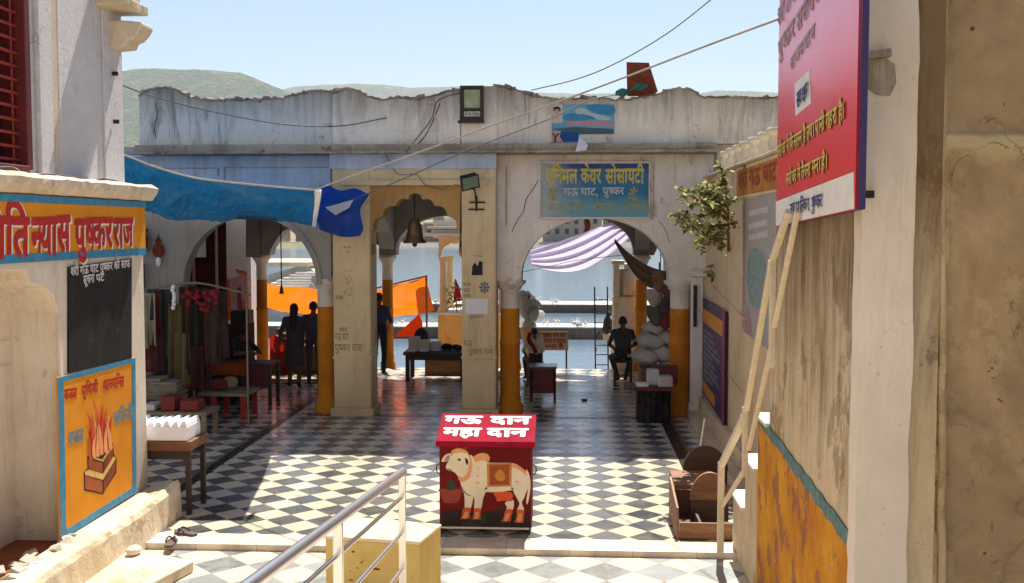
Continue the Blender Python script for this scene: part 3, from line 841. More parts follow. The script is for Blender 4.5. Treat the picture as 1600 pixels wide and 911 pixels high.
mb = MB()                                            # bracket and cornice at the top corner
def xz(x, y): v = W(x, y, yu - .3); return Vector((v.x, yu - .3, v.z))
prof = [(156, 76), (196, 72), (199, 62), (208, 59), (216, 50), (222, 40), (220, 33), (156, 30)]
mb.prism([xz(x, y) for x, y in prof], (0, .3, 0))
zc = WX(200, 32, XU).z
n = 4
yq = yu - .55
wavy = [(yq + (yu + .05 - yq) * k / n) for k in range(n + 1)]
for k in range(n):
    e = XU + .3 + rnd(-.012, .012)
    mb.box(XU - .3, e, wavy[k], wavy[k + 1] - .001, zc + .002, zc + .1 + rnd(-.01, .01)); 
mb.box(XU - .3, XU + .22, yq, yu + .03, zc + .11, zc + .3)
mb.build('corner_bracket', M_LEDGEW, cb, bevel=.02)
mb = MB()
for x, y in ((176, 115), (178, 190)):
    p = WX(x, y, XU + .03); mb.cyl(p, p + Vector((.05, 0, 0)), .022, n=8)
mb.build('wall_hook', M_IRON, cb)

# signs painted on boards of the corner building
ys0 = 6.0
sg = thing('painted_sign', 'long orange signboard with blue edges and big red lettering under the ledge', 'sign', (XW, 9, 2.8))
zt0, zb0 = 3.36, 2.84
mb = MB(); mb.box(XW + .002, XW + .03, ys0, YC - .02, zb0, zt0); mb.build('board', M_SIGNORANGE, sg)
mb = MB(); mb.box(XW + .002, XW + .036, ys0, YC - .015, zt0 - .055, zt0 + .003); mb.box(XW + .002, XW + .036, ys0, YC - .015, zb0 - .03, zb0 + .04)
mb.build('border', M_SKYPAINT, sg)
xx = XW + .031
def sign_text(mb, text, x0, x1, y0a, y0b, y1a, X, off, bold=.02):
    """base line from (x0,y0a) to (x1,y0b), head line above x0 at y1a (pixels on the wall plane)"""
    lettering(mb, text, WX(x0, y0a, X), WX(x1, y0b, X), WX(x0, y1a, X), off, bold)
WORDS = (('समिति', -68, 45, 407.5, 400, 339), ('न्यास', 49, 109, 400, 392, 341), ('पुष्कर', 117, 175, 391, 386, 342), ('राज', 177, 207, 386, 383, 342.5))
for i, (w_, x0, x1, ya, yb_, yt) in enumerate(WORDS):
    for mat, dx, dy, off, bold, nm in ((M_WHITEPAINT, 2.0, 2.0, .0012, .05, 'letter_shadow'), (M_RED, 0, 0, .004, .036, 'lettering')):
        tgt = MB()
        sign_text(tgt, w_, x0 + dx, x1 + dx, ya + dy, yb_ + dy, yt + dy, xx, (off, 0, 0), bold)
        tgt.build(nm, mat, sg)
bbd = thing('notice_blackboard', 'black notice board with white chalk heading above the fire painting', 'notice board', (XW, 10.1, 1.8))
q = [WX(108, 417, XW + .02), WX(206, 404, XW + .02), WX(206, 560, XW + .02), WX(108, 583, XW + .02)]
MB().prism(q, (-.018, 0, 0)).build('board', M_BLACKBOARD, bbd)
mb = MB()
lettering(mb, 'श्री गऊ घाट पुष्कर की साफ', WX(110, 431, XW + .02), WX(203, 417, XW + .02), WX(110, 418, XW + .02), (.002, 0, 0), .03)
lettering(mb, 'सूचना', WX(130, 444, XW + .02), WX(147, 441, XW + .02), WX(130, 431, XW + .02), (.002, 0, 0), .03)
lettering(mb, 'पट', WX(150, 440, XW + .02), WX(162, 438, XW + .02), WX(150, 429, XW + .02), (.002, 0, 0), .03)
mb.build('chalk_lettering', M_CHALK, bbd)
pn = thing('fire_altar_sign', 'orange panel painted with a brick fire altar and flames, blue border', 'painted sign', (XW, 10.1, .35))
X0 = XW + .02
q = [WX(90, 590, X0), WX(211, 559, X0), WX(213, 769, X0), WX(95, 845, X0)]
MB().prism(q, (-.018, 0, 0)).build('board', M_SIGNORANGE, pn)
iq = [WX(99, 596, X0), WX(206, 567, X0), WX(207, 762, X0), WX(103, 828, X0)]
mb = MB(); o = Vector((.004, 0, 0))
for k in range(4):
    l = (k + 1) % 4
    mb.prism([q[k], q[l], iq[l], iq[k]], o)
mb.build('border', M_SKYPAINT, pn)
def zpx(a, b, k=3.14, ox=80, oy=560): return (ox + a / k, oy + b / k)
def art(mb, polys, fn, off, smooth=0):
    for i, p in enumerate(polys):
        pp = smooth_poly([Vector((a, b, 0)) for a, b in p], smooth) if smooth else [Vector((a, b, 0)) for a, b in p]
        mb.poly([fn(v.x, v.y) + off * (1 + i * .15) for v in pp])
fp = lambda a, b: WX(*zpx(a, b), X0)
ART = MB(); mats = [plain('art_brick', lin(176, 92, 44), .7, 0, .3, 20), plain('art_brick_dark', lin(140, 66, 32), .7, 0, .3, 20), plain('art_rim', lin(224, 186, 110), .7, 0, .2, 20),
                    plain('art_line', lin(70, 34, 26), .7), plain('art_flame', lin(226, 112, 52), .6, 0, .2, 25), plain('art_flame_pale', lin(238, 164, 104), .6, 0, .2), plain('art_flame_red', lin(204, 56, 30), .6, 0, .2)]
def lay(mi, polys, d, sm=0):
    ART.cur = mi; art(ART, polys, fp, Vector((d, 0, 0)), sm)
lay(3, [[(159, 560), (178, 540), (176, 482), (250, 440), (303, 412), (308, 470), (321, 490), (320, 560), (252, 668), (160, 648)]], .001)
lay(0, [[(165, 575), (250, 600), (250, 660), (166, 640)], [(180, 494), (250, 512), (250, 562), (182, 545)]], .003)
lay(1, [[(256, 600), (314, 495), (314, 555), (256, 658)], [(255, 512), (300, 438), (302, 488), (255, 560)]], .003)
lay(2, [[(163, 556), (182, 545), (252, 566), (304, 480), (316, 490), (252, 596), (165, 572)], [(182, 486), (190, 482), (248, 494), (296, 424), (301, 434), (252, 508)]], .0045)
fl = []; fl2 = []; fl3 = []
random.seed(21)
for k in range(26):
    bx = 196 + 90 * (k % 13) / 12 + rnd(-5, 5); by = 488 - 52 * (bx - 196) / 90
    tx = bx + rnd(-34, 26) - 6; h = rnd(150, 270) * (1 - abs(bx - 240) / 150)
    lean = rnd(-16, 16)
    p = [(bx - 9, by), (bx - 11 + lean * .4, by - h * .45), (tx + lean, by - h), (bx + 5 + lean * .2, by - h * .5), (bx + 9, by)]
    (fl, fl2, fl3)[k % 3].append(p)
lay(4, fl, .006, 3); lay(6, fl3, .0075, 3); lay(5, [[(a + (240 - a) * .12, 480 + (b - 480) * .8) for a, b in p] for p in fl2], .009, 3)
ART.build('fire_altar_painting', mats, pn)
def ptxt(s, x0, x1, ya, yb_, h, mat, bold=.03):
    mb = MB(); lettering(mb, s, fp(x0, ya), fp(x1, yb_), fp(x0, ya - h), (.003, 0, 0), bold); mb.build('lettering', mat, pn)
ptxt('यज्ञ', 64, 124, 208, 196, 54, M_RED); ptxt('पृथिवी', 148, 228, 186, 166, 50, M_RED); ptxt('धारयन्ति', 254, 356, 158, 136, 50, M_RED)
M_SLATE = plain('slate_letter_paint', lin(110, 140, 150), .7, 0, .3, 20)
ptxt('यज्ञ', 84, 158, 432, 408, 66, M_SLATE); ptxt('कीजै', 306, 402, 330, 296, 62, M_SLATE)

# kerb ledge, slab, rubble at the foot of the wall
zk = .33
kb = MB(); n = 40; rows = []
for i in range(n + 1):
    y = 6.0 + (10.98 - 6.0) * i / n; j = lambda a=.012: rnd(-a, a)
    rise = .07 * max(0, (i - 34) / 6)
    rows.append([(XW + .021, y, zk), (XW + .15, y, zk + j(.005)), (-4.2 + j(), y, zk + rise + j(.008)), (-4.17 + j(.008), y, zk - .05 + rise), (-4.15, y, -.06), (XW + .021, y, -.06)])
vs = [p for r in rows for p in r]; fs = [(i * 6 + k, i * 6 + (k + 1) % 6, i * 6 + 6 + (k + 1) % 6, i * 6 + 6 + k) for i in range(n) for k in range(6)]
fs += [tuple(range(6))[::-1], tuple(n * 6 + k for k in range(6))]
kb.add(vs, fs)
tag(kb.build('kerb', M_SLAB), 'cracked cement kerb along the foot of the fire painting wall', 'kerb')
mb = MB()
top = [(lambda v: (v.x, v.y))(WZ(x, y, .045)) for x, y in ((304, 876), (262, 868), (215, 858), (166, 853))] + [(-4.14, 8.2), (-3.72, 8.3)] + [(lambda v: (v.x, v.y))(WZ(x, y, .045)) for x, y in ((222, 925), (236, 911), (270, 894))]
mb.prism([Vector((x + rnd(-.01, .01), y, .045)) for x, y in top], (0, 0, -.1))
tag(mb.build('stone_slab', M_SLAB, bevel=.012), 'worn flat stone slab lying beside the cement kerb', 'slab')
random.seed(4)
for k in range(30):
    a = k / 30
    x = -4.5 + rnd(-.1, .1); y = 7.5 + 1.75 * a + rnd(-.04, .04); s = rnd(.018, .05)
    mb = MB(); mb.T = Matrix.Translation((x, y, .3 + s * .45)) @ Euler((rnd(-.4, .4), rnd(-.4, .4), rnd(0, 3))).to_matrix().to_4x4()
    mb.box(-s * rnd(.8, 1.6), s * rnd(.8, 1.6), -s, s * rnd(.6, 1.2), -s * .6, s * .6)
    mb.v = [v + Vector((rnd(-.3, .3), rnd(-.3, .3), rnd(-.25, .25))) * s for v in mb.v]
    tag(mb.build('broken_stone', M_BUFF, bevel=.003), 'small broken stone in the rubble edging the red floored bay', 'stone', 'rubble along the edge of the red floored bay')
mb = MB()
p = [(-4.12, 9.6), (-4.05, 9.66), (-3.98, 9.5), (-4.0, 9.36), (-4.1, 9.36)]
mb.sph((-4.06, 9.5, .085), .07, .1, .045, 9, 6)
tag(mb.build('loose_stone', M_STONE), 'pale loose stone lying on the slab against the kerb', 'stone')

# ------------------------------------------------------------------ right: stair flank, pilaster and rough wall
XF = 1.6
fl_ = thing('stair_flank_wall', 'streaked plaster flank wall stepping down to the court with a yellow dado', 'wall', (1.75, 8, 0))
Y0 = 5.88; Y1 = WX(1214, 355, XF).y
prof = [(Y0, -.7), (Y0, 6.2), (Y1, 6.2)]
steps = [(1205, 572), (1186, 652), (1166, 716), (1147, 772), (1131, 838)]
pr = []
for x, y in steps:
    p = WX(x, y, XF); pr.append((p.y, p.z))
prof.append((Y1, pr[0][1]))
for i, (yy, zz) in enumerate(pr):
    prof.append((yy + .04, zz)); 
    prof.append((yy + .04, pr[i + 1][1] if i + 1 < len(pr) else -.06))
prof.append((pr[-1][0] + .04, -.7))
mb = MB(); mb.prism([Vector((XF, y, z)) for y, z in prof], (.42, 0, 0)); mb.build('wall', M_DIRTY, fl_)
mb = MB()
for i, (yy, zz) in enumerate(pr):
    ya_ = Y1 if i == 0 else pr[i - 1][0] + .04
    mb.box(XF - .035, XF + .3, ya_ + .003, yy + .055, zz, zz + .035)
mb.build('step_cap', M_STONE, fl_, bevel=.008)
zd1, zd0 = WX(1190, 655, XF).z, WX(1318, 832, XF).z
yd0 = Y0 + .06; yd1 = pr[1][0] - .0
mb = MB()
dado = [(yd0, -.06), (yd0, zd0)] + [(yd0 + (yd1 - yd0) * k / 12, zd0 + (zd1 - zd0) * k / 12 + rnd(-.008, .008)) for k in range(1, 12)] + [(yd1, zd1), (yd1, -.06)]
mb.prism([Vector((XF - .006, y, z)) for y, z in dado], (.008, 0, 0)); mb.build('dado', M_YELLOW, fl_)
mb = MB()
band = [(yd0 + (yd1 - yd0) * k / 20, zd0 + (zd1 - zd0) * k / 20 + rnd(-.012, .012)) for k in range(21)]
mb.prism([Vector((XF - .009, y, z + .045)) for y, z in band] + [Vector((XF - .009, y, z - .05 + rnd(-.01, .01))) for y, z in reversed(band)], (.004, 0, 0))
mb.prism([Vector((XF - .0085, yd0 - .05, -.06)), Vector((XF - .0085, yd0 + .04, -.06)), Vector((XF - .0085, yd0 + .05, zd0)), Vector((XF - .0085, yd0 - .05, zd0 + .03))], (.004, 0, 0))
mb.build('dado_border', M_TEAL, fl_)
# white pilaster, facing us
pw = thing('rough_wall', 'rough brown cement wall with peeling cream edges and a white pilaster', 'wall', (2.6, 5.8, 0))
xp0, xp1 = W(1341, 455, Y0).x - .004, W(1422, 455, Y0).x
mb = MB()
n = 40
def edge(z, s): return .018 * mnoise.noise(Vector((z * 2.1, s, 0))) + .008 * mnoise.noise(Vector((z * 11, s, 5)))
mb.grid(lambda u, v: (xp0 + (xp1 - xp0) * u + (edge(-.3 + 6.6 * v, 1) if u < .01 else edge(-.3 + 6.6 * v, 9) if u > .99 else 0), Y0 - .055, -.7 + 7.0 * v), 4, 70)
mb.grid(lambda u, v: (xp1 + edge(-.3 + 6.6 * v, 9), Y0 - .055 + .2 * u, -.7 + 7.0 * v), 1, 70)
mb.grid(lambda u, v: (xp0 + edge(-.3 + 6.6 * v, 1), Y0 + .1 - .155 * u, -.7 + 7.0 * v), 1, 70)
mb.build('pilaster', M_PILASTER, pw)
# wall proper: a dense sheet with recessed bays, shaped by noise
yz = Y0 + .03
def wallfn(u, v):
    x = xp1 - .05 + 2.6 * u; z = -.7 + 6.9 * v
    a = W(1468, 206, yz); b = W(1482, 214, yz)
    n1 = mnoise.fractal(Vector((x * 2.2, z * 2.2, 3)), 1.0, 2.1, 5)
    n2 = mnoise.noise(Vector((x * 9, z * 9, 7)))
    d = .022 * n1 + .007 * n2 + .006 * mnoise.noise(Vector((x * 22, z * 22, 3)))
    e1 = .02 * mnoise.noise(Vector((z * 3, 2, 2)))
    if z > a.z and x > a.x + e1: d += .07                         # upper recess
    elif z < b.z - .06 and x > b.x + .02 + e1 + .05 * mnoise.noise(Vector((0, z * 1.3, 1))): d += .035   # lower field
    wob = mnoise.fractal(Vector((x * 1.7 + 9, z * 1.7, 1)), 1.0, 2.0, 4)
    if wob > .22 and z < 3.2: d += .02                              # lost skim
    return (x, yz + d, z)
mb = MB(); mb.grid(wallfn, 150, 380)
t = NT('cement_and_skim')
c = t.mix(t.ramp(t.noise(1.1, 10, .65, dist=.6), .36, .64), lin(192, 164, 128), lin(150, 126, 98))
c = t.mix(t.ramp(t.noise(3.3, 12, .72), .56, .62, 0, .32), c, lin(128, 104, 78))
sp = t.n('ShaderNodeSeparateXYZ'); t.l(t.pos(), sp.inputs[0])
xe = t.math('ADD', sp.outputs[0], t.ramp(t.noise(1.6, 8, .7), .2, .8, -.16, .16))
xb = W(1476, 455, yz).x
c = t.mix(t.ramp(xe, xb - .06, xb + .05, .85, 0), c, t.mix(t.ramp(t.noise(5, 8, .7), .4, .65), lin(224, 200, 158), lin(196, 170, 132)))
hz = t.math('ADD', sp.outputs[2], t.ramp(t.noise(2.4, 6, .7), .2, .8, -.1, .1))
z206 = W(1500, 210, yz).z
hb = t.math('ABSOLUTE', t.math('SUBTRACT', hz, z206 - .04))
c = t.mix(t.ramp(hb, .03, .1, .75, 0), c, lin(200, 182, 146))
c = t.mix(t.ramp(t.noise(7, 11, .75, vec=t.map((1, 1, .6), loc=(4, 4, 4))), .6, .68, 0, .7), c, lin(72, 56, 42))
c = t.mix(t.ramp(t.noise(2.0, 9, .7, vec=t.map((1, 1, 1), loc=(31, 2, 8))), .58, .62, 0, .35), c, lin(206, 182, 144))
vo = t.n('ShaderNodeTexVoronoi', feature='DISTANCE_TO_EDGE'); vo.inputs['Scale'].default_value = 1.5
wv_ = t.n('ShaderNodeVectorMath', operation='ADD'); nz_ = t.n('ShaderNodeTexNoise'); nz_.inputs['Scale'].default_value = 2.4; nz_.inputs['Detail'].default_value = 9
t.l(t.pos(), nz_.inputs['Vector']); t.l(t.pos(), wv_.inputs[0]); t.l(nz_.outputs['Color'], wv_.inputs[1]); t.l(wv_.outputs[0], vo.inputs['Vector'])
c = t.mix(t.math('MULTIPLY', t.ramp(vo.outputs['Distance'], .003, .01, .75, 0), t.ramp(t.noise(1.1, 4), .48, .56)), c, lin(62, 46, 34))
c = t.mix(t.ramp(t.noise(14, 2, .5), .74, .77, 0, .8), c, lin(58, 42, 30))
t.col(c); t.rough(.95); t.spec(.15)
t.bump(t.math('ADD', t.noise(9, 10, .72), t.math('MULTIPLY', t.noise(40, 6, .7), .25)), .9, .03)
mb.build('wall', t.m, pw)
mb = MB()                                                  # cream bead down the recess
pts = [(W(1471 + 5 * mnoise.noise(Vector((k * .3, 1, 0))), y, yz - .0).x, yz - .004, W(1470, y, yz).z) for k, y in enumerate(range(-30, 1000, 26))]
mb.tube(spline(pts, 3), [.024 + .004 * mnoise.noise(Vector((k * .35, 0, 0))) for k in range(len(spline(pts, 3)))], 8); mb.build('bead', M_PEEL, pw)
mb = MB(); mb.box(XF + .42, 6.0, Y0 + .13, 8.5, -.7, 6.2); mb.build('wall_core', M_ROUGH, pw)
# stone peg sticking from the pilaster
mb = MB(); p = W(1341, 90, Y0 - .06); q = W(1388, 84, Y0 - .06)
mb.bar(p + Vector((-.02, -.03, -.005)), q + Vector((0, -.03, 0)), .06, .04); mb.sph(p + Vector((.0, -.02, -.035)), .035, .03, .05, 10, 7)
tag(mb.build('stone_peg', M_BROKEN), 'short stone peg jutting from the white pilaster', 'peg')
mb = MB(); pp = [(1352, 110), (1360, 96), (1385, 92), (1398, 100), (1400, 130), (1390, 150), (1370, 148), (1356, 138)]
mb.prism([W(x, y, Y0 - .059) for x, y in pp], (0, -.004, 0)); mb.build('cement_patch', M_LEDGE, pw)
# the cream wall seen between the flank and the red board
mb = MB(); mb.box(XF - .02, XF + .3, Y0 + .02, Y0 + .2, 3.3, 6.2); mb.build('quoin', M_PEEL, fl_)

# ------------------------------------------------------------------ court wall beyond the stair
XR = 2.2
cw = thing('court_wall', 'tan stone court wall below a row of balusters', 'wall', (2.3, 14, 0))
zt_ = 3.88
mb = MB(); mb.box(XR, XR + .35, 8.6, SY - .004, -.7, zt_); mb.build('wall', M_TANWALL, cw, bevel=.02)
mb = MB()
z_ = 2.55
mb.bar(WX(1102, 436, XR - .01), WX(1165, 500, XR - .01), .02, .02, (1, 0, 0)); mb.bar(WX(1120, 560, XR - .008), WX(1160, 615, XR - .008), .015, .02, (1, 0, 0))
mb.box(XR - .1, XR, 8.6, SY - .1, -.06, .35); mb.box(XR - .28, XR - .101, 8.6, SY - .1, -.06, .12)
mb.build('stone_course', M_TANWALL, cw, bevel=.01)
mb = MB(); mb.box(XR - .08, XR + .4, 8.6, SY - .12, zt_, zt_ + .03); mb.build('coping', M_LEDGEW, cw, bevel=.01)
zz0, zz1 = 3.5, 3.83
fz = thing('painted_frieze', 'faded orange frieze with worn red lettering along the court wall top', 'painted sign', (XR, 12.8, 3.5))
ya_, yb_ = 8.8, yat(1150, XR - .02)
mb = MB(); mb.box(XR - .02, XR + .0, ya_, yb_, zz0, zz1); mb.build('board', M_FRIEZE, fz)
mb = MB(); mb.box(XR - .024, XR - .0, ya_, yb_ + .004, zz1, zz1 + .04); mb.box(XR - .024, XR, ya_, yb_ + .004, zz0 - .03, zz0); mb.build('border', M_CREAM, fz)
mb = MB()
lettering(mb, 'श्री गऊ घाट पुष्कर राज', Vector((XR - .02, yb_ - .15, zz0 + .1)), Vector((XR - .02, ya_ + .2, zz0 + .1)), Vector((XR - .02, yb_ - .15, zz0 + .29)), (-.003, 0, 0), .03)
mb.build('lettering', plain('worn_red_paint', lin(166, 66, 40), .8, 0, .5, 25), fz)
bal = None
for i, (x, y) in enumerate(((1132, 237), (1142, 227), (1152, 217), (1163, 210), (1177, 202), (1192, 191), (1207, 178))):
    p = WX(x, 355, XR + .12); zt2 = WX(x, y, XR + .12).z
    lab = ('white turned baluster at the arcade end of the wall top row', 'white turned baluster second from the arcade end of the row', 'white turned baluster third from the arcade end of the row', 'white turned baluster fourth from the arcade end of the row',
           'white turned baluster fifth from the arcade end of the row', 'white turned baluster sixth from the arcade end of the row', 'white turned baluster beside the edge of the red board', 'white turned baluster hidden behind the red board')[i]
    if bal is None:
        mb = MB(); h = zt2 - zt_ - .03
        mb.lathe((p.x, p.y, zt_ + .03), [(.07, 0), (.07, .05), (.05, .07), (.075, h * .45), (.05, h * .68), (.055, h * .74), (.085, h * .8), (.085, h * .93), (.06, h)], 14)
        bal = mb.build('baluster', M_BALUSTER); tag(bal, lab, 'baluster', 'white balusters on the court wall'); b0 = bal
    else:
        c = b0.copy(); COL.objects.link(c); c.location = (p.x, p.y, zt_ + .03); c['label'] = lab
# ------------------------------------------------------------------ leaning red board
rs = W(1338, 326, 5.3)
rd_ = ray(973, 412).normalized()
rn = rd_.cross(Vector((0, 0, 1))).normalized()
if rn.x > 0: rn = -rn
def rp(x, y): return onplane(x, y, rs, rn)
board = thing('warning_board', 'tall red warning board with yellow lettering leaning over the cream handrail', 'sign', tuple(rp(1290, 340)))
cor = [rp(1213, 354), rp(1336, 327), rp(1316, -60), rp(1212, -260)]
cor[2] = cor[1] + Vector((0, 0, 2.0)); cor[3] = cor[0] + Vector((0, 0, 2.0))
MB().prism(cor, -rn * .05).build('side', plain('board_side', lin(40, 30, 92), .5, 0, .2), board)
t = NT('red_vinyl')
v = t.noise(1.2, 4, .5)
sp = t.n('ShaderNodeSeparateXYZ'); t.l(t.pos(), sp.inputs[0])
pink_mix = t.ramp(t.math('ADD', sp.outputs[2], t.ramp(v, .3, .7, -.12, .12)), 3.75, 4.3, 0, 1)  # red turns to pale pink towards the top, edge broken by noise
t.col(t.mix(pink_mix, lin(236, 30, 40), lin(240, 126, 158))); t.rough(.28)
e0 = rn * .002
MB().prism([c + e0 for c in cor], -rn * .02).build('face', t.m, board)
wb = [rp(1213, 314), rp(1336, 269), rp(1336, 327), rp(1213, 354)]
wb[0].z, wb[1].z = rp(1214, 316).z, rp(1328, 271).z
MB().prism([c + e0 * 2.5 for c in (rp(1213.3, 315), rp(1335, 268.5), rp(1335.8, 326), rp(1213.3, 353))], -rn * .002).build('white_band', M_WHITEPAINT, board)
MB().prism([c + e0 * 2.5 for c in (rp(1243, 131), rp(1266, 108.5), rp(1268, 161), rp(1244, 181))], -rn * .002).build('white_label', M_WHITEPAINT, board, bevel=0)
def rtext(mb, s, x0, y0, x1, y1, xt, yt, bold=.02, k=3.5): lettering(mb, s, rp(x0, y0), rp(x1, y1), rp(xt, yt), rn * .002 * k, bold)
mb = MB(); m2 = MB()
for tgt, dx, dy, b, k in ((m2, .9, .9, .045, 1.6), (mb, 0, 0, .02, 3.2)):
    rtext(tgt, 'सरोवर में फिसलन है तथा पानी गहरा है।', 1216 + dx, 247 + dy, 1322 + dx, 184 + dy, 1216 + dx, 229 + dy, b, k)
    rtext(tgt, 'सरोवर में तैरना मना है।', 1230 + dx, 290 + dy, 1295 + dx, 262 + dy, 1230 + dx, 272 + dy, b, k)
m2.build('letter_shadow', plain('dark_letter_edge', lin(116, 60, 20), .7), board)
mb.build('lettering', plain('gold_letter_paint', lin(224, 196, 92), .6, 0, .2), board)
mb = MB(); rtext(mb, 'नगर पालिका, पुष्कर', 1236, 336, 1288, 323, 1236, 319, .015, 5); rtext(mb, 'सावधान', 1247, 170, 1265.5, 153, 1247, 146, .02, 5)
mb.build('lettering', M_BLUEPAINT, board)
mb = MB(); rtext(mb, 'पुष्कर सरोवर', 1217, 92, 1280, 2, 1217, 66, .03, 3); rtext(mb, 'राजस्थान', 1236, 112, 1274, 58, 1236, 92, .03, 3); rtext(mb, 'श्री तीर्थ', 1216, 44, 1244, 0, 1216, 16, .03, 3)
mb.build('pale_lettering', plain('pale_grey_letters', lin(190, 160, 168), .7, 0, .3), board)
# struts that hold the board to the wall
mb = MB(); a_ = (cor[0] + cor[1]) / 2
for c_ in (cor[0].lerp(cor[1], .15), cor[0].lerp(cor[1], .85)): mb.bar(c_ - rn * .05 + Vector((0, 0, .1)), Vector((XF + .02, c_.y + .05, c_.z + .1)), .04, .04)
mb.build('strut', M_IRON, board)

# ------------------------------------------------------------------ cream handrail of square pipe down the stair
hr = thing('pipe_handrail', 'cream painted square pipe handrail following the stepped flank wall', 'handrail', (1.45, 9, 0))
XH = 1.45
def hp(x, y): return WX(x, y, XH)
def hbar(name, x0, y0, x1, y1, w=.05):
    MB().bar(hp(x0, y0), hp(x1, y1), w, w, (1, 0, 0)).build(name, M_CREAMRAIL, hr, bevel=.006)
hbar('rail', 1232, 330, 1208, 404, .044); hbar('post', 1208, 398, 1206, 570, .044); hbar('rail', 1206, 408, 1166, 640, .044)
hbar('rail', 1246, 330, 1210, 510, .035); hbar('rail', 1206, 540, 1170, 702, .035); hbar('post', 1164, 636, 1164, 745, .044)
hbar('rail', 1163, 652, 1127, 727, .055); hbar('rail', 1163, 735, 1129, 790, .035)
p = hp(1127, 722); MB().bar(p, Vector((p.x, p.y, -.06)), .06, .06).build('post', M_CREAMRAIL, hr, bevel=.006)

# ------------------------------------------------------------------ yellowed block, steel handrail
c4 = [WZ(508, 837, .5), WZ(655, 846, .5), WZ(689, 819, .5), WZ(536, 806, .5)]
blk = thing('cement_block', 'yellowed cement block with chipped red specks at the foot of the steel handrail', 'block', ((c4[0].x + c4[2].x) / 2, (c4[0].y + c4[2].y) / 2, -.06))
MB().prism([v - Vector((0, 0, .03)) for v in c4], (0, 0, -.53)).build('body', M_BLOCKY, blk, bevel=.012)
cc = sum(c4, Vector()) / 4
MB().prism([cc + (v - cc) * 1.015 for v in c4], (0, 0, -.031)).build('top', M_BLOCKTOP, blk, bevel=.008)
mb = MB(); random.seed(12)
f0, f1 = c4[0], c4[1]
fn_ = Vector((f1.y - f0.y, f0.x - f1.x, 0)).normalized()
for k in range(24):
    u = rnd(.08, .92); z = rnd(-.02, .4); s = rnd(.004, .012)
    b = f0.lerp(f1, u); b.z = z; dr = (f1 - f0).normalized()
    w_ = s * rnd(1, 3.2)
    mb.prism([b + fn_ * .0015 + dr * (w_ * math.cos(a)) + Vector((0, 0, s * math.sin(a) * rnd(.5, 1.2))) for a in (0, .9, 1.9, 2.9, 3.8, 4.8, 5.6)], fn_ * -.002)
mb.build('paint_speck', plain('red_speck', lin(140, 52, 30), .8, 0, .5, 40), blk)
sr = thing('steel_handrail', 'shiny stainless steel handrail with two posts coming down the stairs', 'handrail', (-1.3, 7, -.06))
A = W(629, 737, 8.25); B = W(395, 911, 4.15)
dirr = (B - A).normalized()
E_ = A + dirr * 6.6
def px_of(P):
    v = RM.transposed() @ (P - CAMP); return (800 + FPX * v.x / -v.z, 455.5 - FPX * v.y / -v.z)
MB().tube([A - dirr * .02, A, E_], .033, 20).build('top_rail', M_STEEL, sr)
best = min((abs(px_of(A + dirr * (k * .01))[0] - 528), k) for k in range(600))[1] * .01
PN = A + dirr * best
P3 = A + dirr * 5.2
for P_ in (A - dirr * -.03, PN, P3):
    zf = -.06 if P_.y > 7.35 else .08 + .24 * int((7.3 - P_.y) / 1.35)
    m = MB(); m.box(P_.x - .028, P_.x + .028, P_.y - .019, P_.y + .019, zf, P_.z - .02); m.build('post', M_STEEL, sr, bevel=.006)
for dz in (.2, .485, .775):
    v = Vector((0, 0, -dz)); zl = A + v
    MB().cyl(A + v + dirr * .03, E_ + v, .015, n=12).build('bar', M_STEEL, sr)

# ------------------------------------------------------------------ red donation box with the cow
YB = 10.56
bl, br_ = W(687, 843, YB), W(830, 845, YB)
x0, x1 = bl.x, br_.x
zb_ = .05; zf = W(760, 690, YB).z; ybk = YB + .5
zbk = W(760, 650, ybk).z
bx = thing('donation_box', 'dark red donation box painted with a white cow, crimson sloping lid', 'donation box', ((x0 + x1) / 2, YB + .25, 0))
m_redbox = plaster('box_red', lin(118, 26, 24), lin(96, 20, 20), lin(64, 34, 26), .5, .6, .35, 3, .2, hi=.6)
m_crim = plaster('crimson_lid', lin(156, 12, 46), lin(138, 10, 40), lin(110, 44, 50), .35, .7, .4, 4, .12, hi=.6)
mb = MB(); mb.prism([(x0, YB, zb_), (x0, YB, zf - .012), (x0, ybk, zbk - .012), (x0, ybk, zb_)], (x1 - x0, 0, 0)); mb.build('body', m_redbox, bx, bevel=.006)
for xx_ in (x0 + .03, x1 - .03):
    for yy_ in (YB + .03, ybk - .03):
        MB().box(xx_ - .02, xx_ + .02, yy_ - .02, yy_ + .02, 0.001, zb_).build('leg', M_IRON, bx)
sl = Vector((0, ybk - YB, zbk - zf)); sn = Vector((0, -sl.z, sl.y)).normalized()
lid0 = [Vector((x0 - .03, YB - .03, zf - .014)), Vector((x1 + .035, YB - .03, zf - .014))]
ext = sl * 1.08
lid = [lid0[0], lid0[1], lid0[1] + ext, lid0[0] + ext]
MB().prism([v + sn * .0 for v in lid], sn * .022).build('lid', m_crim, bx, bevel=.004)
mb = MB(); mb.box(x0 - .032, x1 + .037, YB - .036, YB - .0305, zf - .05, zf + .004); mb.build('lid_edge', m_crim, bx)
def lp(u, v, h=.0235): return lid0[0].lerp(lid0[1], u) + ext * v + sn * h
for s_, u0, u1, v0, v1 in (('गऊ', .05, .43, .63, .9), ('दान', .53, .94, .63, .9), ('महा', .06, .44, .18, .46), ('दान', .51, .92, .18, .46)):
    lettering(MB(), s_, lp(u0, v0), lp(u1, v0), lp(u0, v1), sn * .002, .045).build('lettering', M_WHITEPAINT, bx)
for sx, xe_ in ((-1, x0), (1, x1)):
    ring = [Vector((xe_ + sx * (.012 + .035 * abs(math.sin(a))), YB + .12 + .0 * a, .62 + .05 * math.cos(a))) for a in [math.pi * k / 8 for k in range(9)]]
    MB().tube(ring, .006, 6).build('handle', M_IRON, bx)
